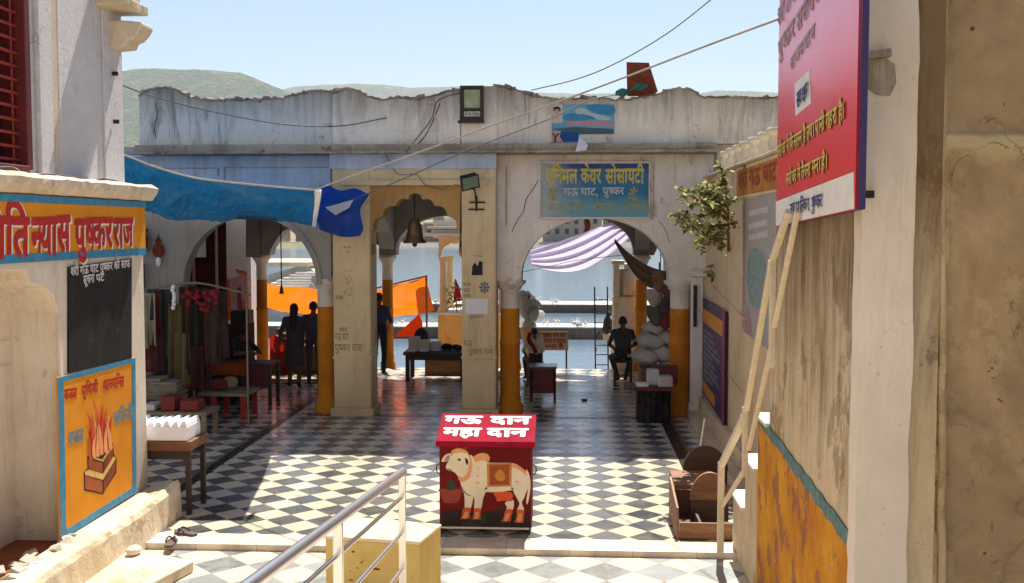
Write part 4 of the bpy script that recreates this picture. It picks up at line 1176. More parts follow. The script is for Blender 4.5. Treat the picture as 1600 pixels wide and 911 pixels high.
mb = MB(); mb.box(x0 + .02, x1 - .02, YB + .0, YB + .02, .03, .0495); mb.build('bottom_rail', M_WHITEPAINT, bx)
fw = x1 - x0; fh = zf - zb_
def cp(a, b): return Vector((x0 + (a - 65) / 540 * fw, YB, zb_ + (775 - b) / 555 * fh))
cowm = [plain('cow_white', lin(226, 214, 190), .6, 0, .1, 8), plain('cow_peach', lin(226, 156, 104), .6, 0, .15, 20), plain('cow_blanket', lin(156, 70, 22), .6, 0, .35, 25), plain('cow_orange', lin(214, 78, 30), .6, 0, .2, 20),
        plain('cow_dark', lin(32, 26, 28), .6), plain('cow_gold', lin(196, 128, 52), .6, 0, .2), plain('cow_pot', lin(146, 50, 34), .6, 0, .2), plain('cow_plant', lin(36, 62, 42), .7, 0, .3), plain('cow_ground', lin(40, 22, 20), .7), plain('cow_grey', lin(150, 138, 126), .6), plain('cow_brown', lin(112, 58, 34), .6)]
ART = MB()
def cow(mi, polys, d, sm=3):
    ART.cur = mi
    for i, p in enumerate(polys):
        pp = smooth_poly([Vector((a, b, 0)) for a, b in p], sm) if sm else [Vector((a, b, 0)) for a, b in p]
        ART.poly([cp(v.x, v.y) + Vector((0, -(d + i * .00025), 0)) for v in pp])
cow(8, [[(72, 772), (72, 690), (120, 668), (180, 658), (250, 668), (330, 680), (420, 656), (520, 668), (598, 694), (600, 772)]], .001, 0)
cow(6, [[(76, 545), (190, 545), (176, 612), (150, 622), (100, 622), (88, 610)], [(70, 530), (196, 530), (194, 550), (74, 550)]], .0015)
cow(7, [[(106, 532), (112, 494), (132, 465), (152, 490), (162, 532)], [(190, 760), (250, 700), (330, 690), (340, 740), (260, 768)]], .002)
cow(10, [[(150, 232), (162, 238), (178, 262), (172, 276), (158, 268), (160, 250)], [(240, 232), (228, 240), (206, 266), (218, 276), (232, 262), (236, 248)]], .002)
cow(0, [[(186, 440), (214, 380), (262, 322), (310, 318), (345, 352), (420, 356), (490, 356), (540, 378), (578, 420), (588, 480), (578, 540), (540, 552), (496, 532), (420, 545), (345, 545), (320, 556), (262, 570), (214, 560), (194, 510)]], .003)
cow(0, [[(214, 540), (268, 540), (262, 600), (248, 655), (216, 655), (214, 600)], [(270, 535), (335, 530), (322, 590), (308, 660), (272, 660), (272, 600)], [(452, 612), (498, 596), (503, 625), (494, 662), (460, 662), (462, 640)], [(502, 530), (574, 520), (564, 580), (550, 610), (562, 662), (522, 662), (536, 620), (520, 580)]], .0035)
cow(3, [[(388, 548), (486, 544), (496, 590), (480, 604), (440, 600), (408, 606), (398, 580)]], .004)
cow(0, [[(166, 410), (240, 310), (270, 345), (262, 480), (205, 485), (178, 450)]], .0043)
cow(1, [[(262, 326), (282, 306), (312, 294), (345, 298), (362, 322), (352, 350), (320, 340), (282, 352)], [(494, 362), (540, 378), (580, 418), (590, 450), (560, 420), (520, 392), (492, 384)]], .0045)
cow(0, [[(575, 395), (594, 430), (601, 500), (592, 580), (582, 622), (576, 600), (584, 540), (586, 480), (578, 430)]], .005)
cow(1, [[(232, 296), (252, 330), (258, 390), (246, 446), (222, 474), (196, 482), (176, 462), (180, 448), (206, 452), (228, 424), (238, 386), (236, 340)]], .0055)
cow(0, [[(110, 404), (104, 380), (124, 340), (140, 306), (170, 284), (212, 286), (236, 310), (244, 350), (230, 392), (204, 404), (186, 424), (162, 430), (132, 410)]], .006)
cow(0, [[(78, 352), (92, 318), (112, 302), (134, 300), (130, 330), (112, 348)]], .0062)
cow(9, [[(96, 346), (104, 322), (124, 308), (126, 330), (112, 344)], [(108, 402), (122, 396), (140, 408), (128, 414)]], .0068)
cow(4, [[(218, 326), (232, 336), (236, 356), (228, 374), (220, 352)], [(172, 336), (184, 330), (194, 338), (184, 347)], [(128, 406), (150, 418), (164, 428), (152, 426), (130, 414)], [(332, 528), (342, 510), (346, 526)], [(488, 512), (502, 522), (490, 526)]], .007)
cow(4, [[(190, 726), (238, 722), (240, 746), (192, 750)], [(262, 726), (306, 726), (306, 750), (262, 752)], [(428, 740), (480, 738), (482, 764), (430, 766)], [(506, 744), (554, 742), (556, 768), (508, 770)]], .0064)
cow(1, [[(134, 290), (150, 272), (190, 264), (226, 282), (238, 302), (206, 292), (164, 296), (140, 304)]], .0073)
cow(3, [[(206, 654), (250, 652), (244, 690), (240, 722), (190, 726), (198, 700)], [(270, 656), (310, 656), (306, 700), (306, 724), (262, 726), (266, 690)], [(456, 660), (496, 658), (488, 700), (480, 736), (430, 740), (444, 706)], [(520, 660), (562, 662), (560, 710), (556, 742), (508, 744), (520, 700)]], .006)
cow(1, [[(214, 680), (236, 676), (228, 716), (204, 720)], [(276, 680), (298, 680), (294, 716), (272, 718)], [(460, 684), (480, 682), (466, 728), (446, 730)], [(530, 684), (550, 684), (546, 732), (522, 734)]], .0068)
cow(5, [[(344, 360), (492, 356), (488, 508), (348, 512)]], .005, 0)
cow(2, [[(360, 370), (478, 366), (474, 496), (362, 500)]], .0056, 0)
cow(5, [[(392, 430), (420, 400), (446, 420), (452, 456), (430, 474), (400, 462)]], .006)
cow(1, [[(284, 382), (304, 388), (296, 392)], [(284, 440), (302, 432), (292, 450)], [(280, 484), (304, 482), (292, 496)], [(508, 474), (534, 470), (522, 484)], [(288, 400), (300, 398), (294, 406)], [(516, 486), (528, 486), (522, 492)]], .0062, 0)
cow(9, [[(196, 512), (204, 540), (226, 566), (252, 574), (250, 568), (228, 558), (208, 532)], [(345, 545), (420, 546), (390, 549)]], .0066)
ART.build('cow_painting', cowm, bx)

# ------------------------------------------------------------------ slippers
sm_ = plain('slipper_sole', lin(92, 76, 78), .7, 0, .2); ss_ = plain('slipper_strap', lin(70, 34, 34), .6, 0, .2)
def slipper(p, rz, lab):
    o = thing('slipper', lab, 'slipper', tuple(p), 'pair of slippers left on the floor')
    o.rotation_euler = (0, 0, rz)
    ROOTS[o.name] = Vector((0, 0, 0))
    sole = smooth_poly([Vector(v) for v in ((-.04, -.12, .001), (.035, -.125, .001), (.045, -.02, .001), (.052, .08, .001), (.02, .135, .001), (-.03, .12, .001), (-.046, .05, .001), (-.036, -.03, .001))], 3)
    MB().prism(sole, (0, 0, .024)).build('sole', sm_, o, bevel=.004)
    for sx in (-1, 1): MB().tube(spline([(0, .085, .025), (sx * .025, .06, .06), (sx * .043, .0, .045), (sx * .044, -.02, .02)], 5), [.009] * 16, 6).build('strap', ss_, o)
    return o
slipper(WZ(290, 835, 0.002), rad(70), 'dark slipper lying flat on the marble border')
slipper(WZ(267, 850, .002), rad(10), 'slipper lying nearer the stairs with its strap up')

# ------------------------------------------------------------------ wooden boxes and half round boards by the handrail
m_bw = wood('crate_wood', lin(158, 112, 74), lin(112, 76, 50)); m_bd = wood('crate_dark', lin(92, 62, 46), lin(62, 42, 34))
cr = thing('feed_trough', 'open brown wooden trough with a leaning end board beside the handrail', 'wooden trough', (1.25, 10.7, 0))
ft = W(1062, 844, 10.42)
xa_, xb_ = ft.x, 1.62; ya0, ya1 = 10.42, 11.25
MB().box(xa_, xb_, ya0, ya0 + .03, .002, .165).build('front_board', m_bw, cr, bevel=.004)
MB().box(xa_ + .02, xb_, ya1 - .03, ya1, .002, .3).build('rear_board', m_bd, cr, bevel=.004)
mb = MB(); mb.prism([(xa_ - .03, ya0 - .02, .002), (xa_ - .03, ya0 + .06, .3), (xa_ - .03, ya1, .44), (xa_ - .03, ya1, .002)], (.025, 0, 0)); mb.build('end_board', m_bw, cr, bevel=.004)
MB().box(xa_ - .02, xb_, ya0 + .03, ya1 - .03, .004, .02).build('bottom', m_bd, cr)
MB().box(xa_ + .2, xa_ + .225, ya0 + .032, ya1 - .032, .021, .15).build('divider', m_bd, cr)
def half(nm, lab, px0, px1, py0, py1, Y, mat, zbase):
    a = W(px0, py1, Y); b = W(px1 + 18, py1, Y); top = W(px0, py0, Y).z
    w_ = b.x - a.x; h = top - a.z; c_ = (a.x + b.x) / 2
    o = thing(nm, lab, 'board', (c_, Y, zbase), 'half round boards in the trough')
    pts = [Vector((c_ + math.cos(rad(k)) * w_ / 2, Y, a.z + h * math.sin(rad(k)))) for k in range(0, 181, 9)]
    MB().prism(pts, (0, .05, 0)).build('board', mat, o, bevel=.005)
    m = MB(); m.box(c_ - w_ / 2 + .01, c_ + w_ / 2 - .01, Y + .002, Y + .048, zbase, a.z - .001); m.build('foot', m_bd, o)
half('half_round_board', 'brown half round board standing in the wooden trough', 1078, 1122, 738, 782, 11.0, m_bw, .021)
half('half_round_board', 'dark half round board standing behind the trough against the wall', 1067, 1120, 697, 735, 12.0, m_bd, .002)
bx2 = MB(); bx2.box(1.14, 1.62, 11.3, 11.96, .002, .34); tag(bx2.build('plank_crate', m_bw, bevel=.01), 'pale wooden crate behind the trough under the dark half round board', 'crate')
m = MB(); m.bar(W(1094, 700, 13.0), W(1101, 654, 13.2), .02, .02); 
q_ = W(1094, 700, 13.0); m.bar((q_.x, q_.y, .002), q_, .02, .02)
tag(m.build('broom_stick', M_CREAMRAIL), 'thin pale stick leaning near the purple board', 'stick')

# ------------------------------------------------------------------ tarpaulin over the side stalls
tp = thing('tarpaulin', 'sagging blue tarpaulin slung from the corner building to the arcade', 'tarpaulin', (-4.8, 14.8, 0))
near = spline([W(150, 232, 12.9), W(196, 243, 12.9), W(240, 260, 12.9), W(300, 277, 12.9), W(360, 285, 12.9), W(430, 292, 12.9), W(491, 297, 12.9)], 8)
far = spline([W(60, 300, 16.85), W(196, 318, 16.85), W(250, 326, 16.85), W(310, 337, 16.85), W(380, 343, 16.85), W(440, 342, 16.85), W(500, 341, 16.85)], 8)
def tf(u, v):
    i = min(u * (len(near) - 1), len(near) - 1.001); k = int(i); f = i - k
    a = near[k].lerp(near[k + 1], f); b = far[k].lerp(far[k + 1], f)
    p = a.lerp(b, v); s = math.sin(math.pi * v); e = min(1, 6 * v, 6 * (1 - v))
    p.z -= .3 * s * (.75 + .25 * math.sin(u * 7)) + .05 * math.sin(u * 11 + v * 4) * s
    w = mnoise.noise(Vector((u * 9, v * 2.2, 2))); p.z += .07 * w * e
    p.z += .035 * e * (1 - abs(mnoise.noise(Vector((u * 26 + v * 9, v * 4 - u * 3, 5)))) * 2) ** 3
    p.z -= .03 * e * abs(mnoise.noise(Vector((u * 6 - v * 14, v * 10, 8))))
    return p
MB().grid(tf, 150, 60).build('sheet', M_TARP, tp)
hs = [W(498, 291, 16.6), W(573, 300, 16.55), W(559, 369, 16.5), W(472, 341, 16.7)]
def hf(u, v):
    a = hs[0].lerp(hs[1], u); b = hs[3].lerp(hs[2], u); p = a.lerp(b, v)
    p.y -= .2 * math.sin(math.pi * u) * math.sin(math.pi * min(v + .15, 1)) + .05 * math.sin(u * 15 + v * 3) * (.3 + v) + .05 * mnoise.noise(Vector((u * 5, v * 5, 1)))
    p.z -= .12 * math.sin(math.pi * u) * v - .03 * math.sin(u * 11) * (1 - v); p.x += .05 * math.sin(v * 7 + u * 2) * (u > .01)
    return p
MB().grid(hf, 44, 34).build('hanging_end', M_TARP2, tp)
MB().tube(near, .012, 6).build('hem_rope', M_ROPE, tp)
mb = MB()
def ws(u, v):
    p = W(491 + 10 * u * (1 - .5 * v) - 2 * v, 296 + 58 * v, 12.92); p.y += .05 * math.sin(u * 7 + v * 4); return p
tag(MB().grid(ws, 6, 12).build('rag_strip', M_WHITECLOTH, solid=.006), 'pale torn rag strip knotted at the tarpaulin corner', 'rag')
wt_ = [W(508, 324, 16.3), W(552, 312, 16.25), W(545, 325, 16.27), W(524, 336, 16.3)]
MB().prism(wt_, (0, .015, 0)).build('loose_flap', M_WHITECLOTH, tp)
# ------------------------------------------------------------------ ropes and cables
def cable(label, pts, r, mat, name='cable', k=6):
    return tag(MB().tube(spline(pts, k), r, 6).build(name, mat), label, name)
cable('pale taut rope running from the tarpaulin corner up to the red board', [W(491, 297, 12.9), W(560, 272, 12.4), W(655, 238, 11.8), W(771, 195, 11.0), W(856, 165, 10.5), W(960, 127, 9.9), W(1100, 73, 8.8), W(1216, 30, 7.9)], .009, M_ROPE, 'rope')
cable('thin grey cable crossing under the pale rope towards the parapet', [W(552, 312, 16.2), W(640, 275, 16.0), W(700, 248, 16.0), W(777, 217, 16.2), W(856, 187, 16.4), W(920, 157, 16.8), W(962, 148, 17.1)], .008, M_CABLE)
cable('thin dark cable high in the sky over the parapet', [W(830, 141, 17.1), W(900, 124, 16), W(960, 100, 15), W(1040, 54, 14), W(1120, -8, 13), W(1180, -60, 12)], .008, M_CABLE)
cable('dark sagging cable from the barred window to the blue parapet', [W(-40, 34, 8.6), W(0, 52, 9), W(60, 84, 10), W(120, 109, 11), W(180, 129, 12), W(240, 151, 13), W(330, 174, 14.5), W(440, 194, 16), W(530, 197, 16.8), W(604, 184, 17.08)], .009, M_CABLE)
cable('loose cable drooping over the centre arch from the parapet', [W(600, 236, FY - .2), W(608, 252, FY - .03), W(622, 272, FY - .04), W(650, 273, FY - .05), W(664, 288, FY - .06), W(690, 296, FY - .05), W(704, 288, FY - .04), W(718, 290, FY - .06)], .006, M_CABLE)
cable('dark cable clipped along the parapet from the framed shrine', [W(720, 145, PY - .02), W(700, 150, PY - .02), W(682, 160, PY - .02), W(674, 186, PY - .02), W(652, 215, PY - .03), W(634, 237, FY - .2)], .007, M_CABLE)
cable('sagging cable across the lake arch', [W(800, 428, 22.6), W(850, 418, 22.6), W(900, 407, 22.6), W(960, 400, 22.6), W(1010, 396, 22.6)], .007, M_CABLE)
cable('old wire looping over the stained stone ledge', [WX(-20, 262, XU + .06), WX(20, 262, XU + .1), WX(40, 275, XU + .2), WX(70, 272, XU + .2), WX(110, 276, XU + .2), WX(140, 284, XU + .22), WX(165, 280, XU + .2), WX(196, 286, XU + .1)], .009, M_CABLE)

# ------------------------------------------------------------------ things on the arcade front
sh = thing('framed_shrine', 'small wooden framed picture box on the parapet pier', 'framed picture', tuple(W(738, 195, FY)))
def rect(mb, x0, x1, y0, y1, Y, d):
    p = W(x0, y1, Y); q = W(x1, y0, Y); mb.box(p.x, q.x, Y - d, Y, p.z, q.z)
YF = FY + .055
m = MB(); rect(m, 720, 755, 136, 186, YF, .06); m.build('back', M_DARKWOOD, sh)
m = MB()
for r_ in ((719, 756, 134, 139), (719, 756, 183, 189), (719, 724, 139, 183), (751, 756, 139, 183), (724, 751, 170, 173)): rect(m, *r_, YF - .06, .05)
m.build('frame', M_DARKWOOD, sh, bevel=.004)
m = MB(); rect(m, 725, 750, 140, 169, YF - .06, .004); m.build('picture', plaster('faded_green_print', lin(190, 196, 160), lin(150, 164, 130), lin(80, 96, 70), .3, .4, .5, 4, .05), sh)
m = MB(); rect(m, 725, 750, 174, 182, YF - .06, .004); m.build('strip', M_WHITEPAINT, sh)
m = MB(); lettering(m, 'ॐ नमः शिवाय', W(726, 181, YF - .065), W(749, 181, YF - .065), W(726, 176, YF - .065), (0, -.002, 0), .01); m.build('lettering', M_IRON, sh)
m = MB(); rect(m, 717, 757, 190, 193, YF, .2); m.build('shelf', M_DARKWOOD, sh)
fld = thing('floodlight', 'black floodlight on a bracket at the top of the cream pillar', 'floodlight', tuple(W(741, 300, FY)))
fc = W(733, 283, FY - .28)
m = MB(); m.T = Matrix.Translation(fc) @ Euler((rad(28), rad(-14), rad(18))).to_matrix().to_4x4(); m.box(-.13, .13, -.05, .06, -.1, .1); m.box(-.15, .15, -.07, -.0501, -.12, -.1); m.box(-.15, .15, -.07, -.0501, .1, .12); m.box(-.15, -.13, -.07, -.0501, -.1, .1); m.box(.13, .15, -.07, -.0501, -.1, .1); m.T = None
m.build('housing', M_IRON, fld, bevel=.006)
m = MB(); m.T = Matrix.Translation(fc) @ Euler((rad(28), rad(-14), rad(18))).to_matrix().to_4x4(); m.box(-.125, .125, -.056, -.0505, -.095, .095); m.T = None
m.build('glass', plain('lamp_glass', lin(120, 136, 124), .15, 0, .1), fld)
m = MB(); m.tube([fc + Vector((0, .06, -.05)), W(742, 298, FY - .12), W(744, 314, FY - .05), W(744, 318, FY)], .014, 6); rect(m, 734, 758, 315, 317.5, FY, .03); rect(m, 732, 757, 326, 328.5, FY, .03); rect(m, 743, 746, 306, 330, FY, .02); m.build('bracket', M_IRON, fld)
# painted sign of the arch
asg = thing('arch_sign', 'faded blue sign with yellow and white lettering over the round arch', 'sign', tuple(W(928, 340, SY)))
YS = SY - .03
t = NT('faded_blue_sign')
sp = t.n('ShaderNodeSeparateXYZ'); t.l(t.pos(), sp.inputs[0])
xl, xm = W(845, 300, YS).x, W(905, 300, YS).x
nx = t.math('ADD', sp.outputs[0], t.ramp(t.noise(3, 8, .7), .2, .8, -.25, .25))
nz = t.math('ADD', sp.outputs[2], t.ramp(t.noise(3, 8, .7, vec=t.map((1, 1, 1), loc=(3, 3, 3))), .2, .8, -.12, .12))
c = t.mix(t.ramp(nz, W(900, 325, YS).z, W(900, 300, YS).z), lin(104, 160, 170), lin(36, 112, 156))
c = t.mix(t.ramp(nz, W(900, 275, YS).z, W(900, 262, YS).z), c, lin(36, 66, 132))
c = t.mix(t.ramp(nx, xl, xm, .9, 0), c, lin(172, 178, 176))
c = t.mix(t.ramp(t.noise(5, 9, .7, vec=t.map((1, 1, .4))), .55, .75, 0, .4), c, lin(150, 160, 158))
t.col(c); t.rough(.7)
m = MB(); rect(m, 845, 1013, 256, 339, SY - .004, .03); m.build('board', t.m, asg)
m = MB()
for r_ in ((841, 1016, 252, 256), (841, 1014, 339, 342), (841, 845, 256, 339), (1013, 1016, 256, 339)): rect(m, *r_, SY - .002, .055)
m.build('frame', M_GREYWALL, asg, bevel=.008)
YT = SY - .0345
def ft_(s, x0_, x1_, yb__, yt__, b, mat): lettering(MB(), s, W(x0_, yb__, YT), W(x1_, yb__, YT), W(x0_, yt__, YT), (0, -.002, 0), b).build('lettering', mat, asg)
ft_('एनिमल', 853, 902, 286, 264, .03, M_YELPAINT); ft_('केयर', 908, 939, 286, 264, .03, M_YELPAINT); ft_('सोसायटी', 946, 1006, 286, 264, .03, M_YELPAINT)
ft_('गऊ घाट,', 881, 935, 305, 294, .025, M_PALEPAINT); ft_('पुष्कर', 942, 975, 304, 293, .025, M_PALEPAINT)
for s_, a_1, b_1 in (('आपका', 856, 882), ('हार्दिक', 888, 916), ('अभिनन्दन', 923, 967), ('करती है', 973, 1010)): ft_(s_, a_1, b_1, 331, 318, .0, M_YELPAINT2)
for cx_ in (864, 990):                                       # small painted sprigs
    m = MB()
    for k in range(7):
        a = rad(40 + k * 45); m.poly([W(cx_ + dx, 303 + dy, YT - .003 - k * .0004) for dx, dy in ((0, 0), (7 * math.cos(a) - 2 * math.sin(a), -10 * math.sin(a) - 2 * math.cos(a)), (9 * math.cos(a), -12 * math.sin(a)), (7 * math.cos(a) + 2 * math.sin(a), -10 * math.sin(a) + 2 * math.cos(a)))])
    m.build('painted_sprig', M_YELPAINT2, asg)
# printed banner
bn = thing('banner', 'weathered blue sky banner with a small portrait on the parapet', 'banner', tuple(W(910, 224, PY)))
YP = PY + .04
m = MB(); rect(m, 860, 960, 163, 210, YP - .002, .012); rect(m, 860, 905, 210.1, 223, YP - .002, .012); m.build('sheet', plaster('banner_blue', lin(96, 158, 188), lin(130, 178, 194), lin(170, 176, 170), .5, .2, .3, 2, .05), bn)
def bp(a, b): return W(840 + a / 10.12, 150 + b / 10.12, YP - .0145)
ART = MB(); bm_ = [plain('banner_cream', lin(206, 196, 184), .8, 0, .15), plain('banner_hair', lin(38, 36, 38), .8), plain('banner_skin', lin(196, 160, 132), .8), plain('banner_cloud', lin(182, 200, 204), .8, 0, .2), plain('banner_pink', lin(198, 146, 160), .8, 0, .3, 30), plain('banner_teal', lin(70, 104, 116), .8, 0, .3, 12), plain('banner_royal', lin(36, 82, 152), .8, 0, .2), plain('banner_rose', lin(214, 170, 166), .8, 0, .2), plain('banner_brown', lin(120, 54, 42), .8), plain('banner_sky', lin(62, 142, 186), .8, 0, .2)]
def ban(mi, polys, d, s=3):
    ART.cur = mi
    for i, p_ in enumerate(polys):
        pp = smooth_poly([Vector((a, b, 0)) for a, b in p_], s) if s else [Vector((a, b, 0)) for a, b in p_]
        ART.poly([bp(v.x, v.y) + Vector((0, -d - i * .0004, 0)) for v in pp])
ban(0, [[(205, 135), (400, 135), (385, 420), (205, 430)]], .001, 0)
ban(9, [[(760, 150), (1000, 130), (1205, 160), (1205, 300), (1000, 290), (860, 240)], [(420, 300), (560, 270), (760, 300), (940, 340), (900, 370), (600, 390), (420, 380)]], .001)
ban(3, [[(600, 210), (720, 190), (860, 270), (1000, 300), (1160, 370), (960, 380), (880, 330), (740, 290), (620, 280)]], .002)
ban(4, [[(470, 395), (1200, 410), (1200, 470), (470, 470)]], .002, 0)
ban(5, [[(220, 520), (600, 490), (1200, 520), (1200, 600), (600, 600), (420, 560)]], .0025, 0)
ban(6, [[(370, 560), (640, 580), (640, 720), (400, 720), (350, 640)]], .003, 0)
ban(7, [[(210, 560), (350, 560), (400, 735), (210, 735)]], .003, 0)
ban(8, [[(230, 590), (255, 585), (280, 630), (320, 580), (350, 590), (296, 660), (292, 738), (262, 738), (266, 660)]], .004, 0)
ban(0, [[(262, 280), (300, 262), (342, 280), (384, 330), (384, 418), (232, 418), (236, 330)]], .002)
ban(2, [[(268, 200), (305, 185), (340, 200), (345, 250), (320, 285), (290, 285), (266, 250)]], .0032)
ban(1, [[(250, 232), (252, 190), (282, 168), (330, 170), (362, 200), (362, 240), (344, 240), (336, 208), (304, 212), (272, 208), (266, 238)]], .0042)
ART.build('print', bm_, bn)
m = MB(); m.prism([W(899, 237, FY - .2), W(906, 211, FY - .1), W(918, 227, FY - .15), W(915, 235, FY - .19)], (.01, .02, 0)); tag(m.build('paper_scrap', M_PAPER), 'white paper scrap caught on the cornice below the banner', 'paper scrap')
# rusty tin sheet with a teal rag on the parapet
tn = thing('tin_sheet', 'rusty folded tin sheet standing on the broken parapet', 'tin sheet', tuple(W(1004, 150, PY)))
ps = [W(980, 150, PY + .1), W(979, 97, PY + .12), W(1012, 98, PY + .02), W(1026, 143, PY + .05), W(1018, 150, PY + .05)]
MB().prism(ps, (0, .03, 0)).build('sheet', M_RUST, tn)
MB().prism([W(1012, 98, PY + .0), W(1026, 143, PY + .03), W(1022, 146, PY + .4), W(1010, 103, PY + .4)], (.02, 0, 0)).build('side', M_RUST, tn)
def rg(u, v):
    p = W(962 + 50 * u, 143 - 14 * u + 9 * v * (1 - .3 * u), PY - .04); p.y += .05 * math.sin(u * 17 + v * 3); p.z += .03 * math.sin(u * 11 + v * 2); return p
tag(MB().grid(rg, 16, 4).build('teal_rag', cloth('teal_rag', lin(60, 128, 122), .2, .3, .6), solid=.01), 'twisted teal rag tied in front of the rusty tin sheet', 'rag')
# bells
def bell(x, ytop, yb_, Y, rw, name, lab, ych):
    o = thing(name, lab, 'bell', tuple(W(x, yb_, Y)))
    zt3 = W(x, ytop, Y).z; z3 = W(x, yb_, Y).z; p = W(x, yb_, Y); h = zt3 - z3
    MB().lathe((p.x, Y, z3), [(rw, 0), (rw * 1.0, h * .06), (rw * .8, h * .16), (rw * .66, h * .4), (rw * .58, h * .7), (rw * .4, h * .92), (rw * .12, h)], 20).build('body', M_BRASS, o)
    MB().cyl((p.x, Y, zt3 - .01), (p.x, Y, W(x, ych, Y).z), .012, n=6).build('chain', M_IRON, o)
    MB().sph((p.x, Y, z3 - .02), rw * .22).build('clapper', M_IRON, o)
bell(648, 340, 380, FY + .3, .19, 'temple_bell', 'big old brass bell hanging in the cusped arch', 300)
bell(440, 446, 459, 21.0, .055, 'hand_bell', 'tiny brass bell on a long chain in the wide arch', 300)
m = MB(); p = W(918, 352, SY + .2); m.sph(p, .05, .05, .1); m.cyl(p, p + Vector((0, 0, .2)), .012, n=6); tag(m.build('hanging_pod', M_RUST), 'small brown pod hanging at the crown of the round arch', 'hanging pod')
# paper notices and marks on the pillars
def notice(name, lab, x0_, x1_, y0_, y1_, mat, d=.002):
    m = MB(); rect(m, x0_, x1_, y0_, y1_, FY - d, .003); tag(m.build(name, mat), lab, 'notice'); 
notice('paper_notice', 'white paper notice pasted on the pillar beside the round arch', 727, 762, 467, 490, M_PAPER)
nb = thing('picture_notice', 'small white notice with a dark picture high on the pillar', 'notice', tuple(W(746, 432, FY)))
m = MB(); rect(m, 735, 757, 405, 433, FY - .001, .002); m.build('sheet', M_CREAM, nb)
m = MB(); m.poly([W(x, y, FY - .0045) for x, y in ((737, 430), (738, 416), (742, 410), (746, 416), (749, 408), (754, 409), (754, 430))]); m.build('print', M_BLACK, nb)
def marks(name, lab, mat, lines):
    m = MB()
    for s_, x0_, x1_, yb__, yt__ in lines: lettering(m, s_, W(x0_, yb__, FY - .001), W(x1_, yb__, FY - .001), W(x0_, yt__, FY - .001), (0, -.002, 0), .0)
    tag(m.build(name, mat), lab, 'wall writing')
m_green = plain('green_scrawl', lin(104, 128, 96), .9, 0, .5, 30); m_dk = plain('grey_scrawl', lin(92, 86, 80), .9, 0, .4, 30)
marks('green_writing', 'faded green writing low on the pillar by the tarpaulin', m_green, [('गऊ घाट', 523, 545, 531, 521), ('पुष्कर राज', 523, 566, 549, 538)])
marks('green_writing', 'faded green writing low on the pillar by the round arch', m_green, [('गऊ', 724, 738, 541, 532), ('पुष्कर राज', 732, 770, 553, 545)])
marks('grey_writing', 'small grey writing beside the paper notices on a pillar', m_dk, [('गऊ', 724, 736, 447, 442), ('घाट', 724, 735, 456, 451), ('राज', 724, 736, 465, 460), ('पुष्कर', 732, 755, 497, 493), ('गऊ', 740, 752, 401, 399)])
marks('grey_writing', 'small grey marks near the top of the pillar by the tarpaulin', m_dk, [('गऊ', 537, 548, 388, 385), ('घा', 539, 547, 395, 392), ('राज', 524, 536, 468, 462), ('घाट', 530, 543, 518, 512)])
m = MB()
for k in range(8):
    a = rad(k * 45); m.poly([W(757 + dx, 449 + dy, FY - .003 - k * .0004) for dx, dy in ((0, 0), (7 * math.cos(a + .25), -8 * math.sin(a + .25)), (9 * math.cos(a), -10 * math.sin(a)), (7 * math.cos(a - .25), -8 * math.sin(a - .25)))])
tag(m.build('flower_drawing', plain('blue_drawing', lin(96, 116, 128), .9, 0, .4, 30)), 'small blue flower drawing on the pillar above the white notice', 'wall drawing')

# ------------------------------------------------------------------ boards and posters on the court wall
XB = XR - .05
pb_ = thing('purple_board', 'purple notice board with orange headings hung on the tan court wall', 'notice board', tuple(WX(1115, 640, XB)))
qd = [WX(1098, 466, XB), WX(1133, 487, XB), WX(1131, 664, XB), WX(1098, 613, XB)]
MB().prism(qd, (.03, 0, 0)).build('board', plain('purple_print', lin(62, 40, 84), .5, 0, .25, 6), pb_)
def bq(u, v): return qd[0].lerp(qd[1], u).lerp(qd[3].lerp(qd[2], u), v)
def strip(m, u0, u1, v0, v1, d): m.prism([bq(u0, v0) + Vector((-d, 0, 0)), bq(u1, v0) + Vector((-d, 0, 0)), bq(u1, v1) + Vector((-d, 0, 0)), bq(u0, v1) + Vector((-d, 0, 0))], (.003, 0, 0))
m = MB(); strip(m, .03, .97, .1, .24, .0035); strip(m, .03, .6, .86, .97, .0035); m.build('heading_strip', plain('heading_orange', lin(222, 142, 36), .5, 0, .2), pb_)
m = MB(); strip(m, .94, 1.02, -.01, 1.0, .012); m.build('edge', plain('magenta_edge', lin(150, 40, 90), .5), pb_)
m = MB()
for k in range(9):
    v = .32 + k * .058
    lettering(m, ('गऊ घाट पुष्कर राज', 'पुष्कर सरोवर घाट', 'श्री पुष्कर राज')[k % 3], bq(.08, v + .02), bq(.5 + .1 * (k % 4), v + .02), bq(.08, v - .016), (-.003, 0, 0), .0)
m.build('lettering', M_PALEPAINT, pb_)
XP_ = XR - .006
fpn = thing('faded_poster', 'tall faded pink and teal poster on the court wall behind the handrail', 'poster', tuple(WX(1180, 520, XP_)))
pq = [WX(1162, 314, XP_), WX(1213, 298, XP_), WX(1213, 556, XP_), WX(1159, 516, XP_)]
MB().prism(pq, (.005, 0, 0)).build('sheet', plaster('faded_pink_print', lin(178, 158, 152), lin(160, 164, 158), lin(150, 120, 110), .4, .3, .5, 3, .05), fpn)
ART = MB()
pf = lambda x, y, d: WX(x, y, XP_) + Vector((-d, 0, 0))
ART.cur = 0; ART.poly([pf(v.x, v.y, .003) for v in smooth_poly([Vector(a) for a in ((1170, 400, 0), (1178, 388, 0), (1188, 392, 0), (1196, 408, 0), (1198, 450, 0), (1190, 478, 0), (1176, 478, 0), (1168, 452, 0), (1166, 424, 0))])])
ART.cur = 1
for y0_ in (330, 350, 368): ART.poly([pf(1170, y0_, .003), pf(1200, y0_ - 8, .003), pf(1200, y0_ + 2, .003), pf(1170, y0_ + 8, .003)])
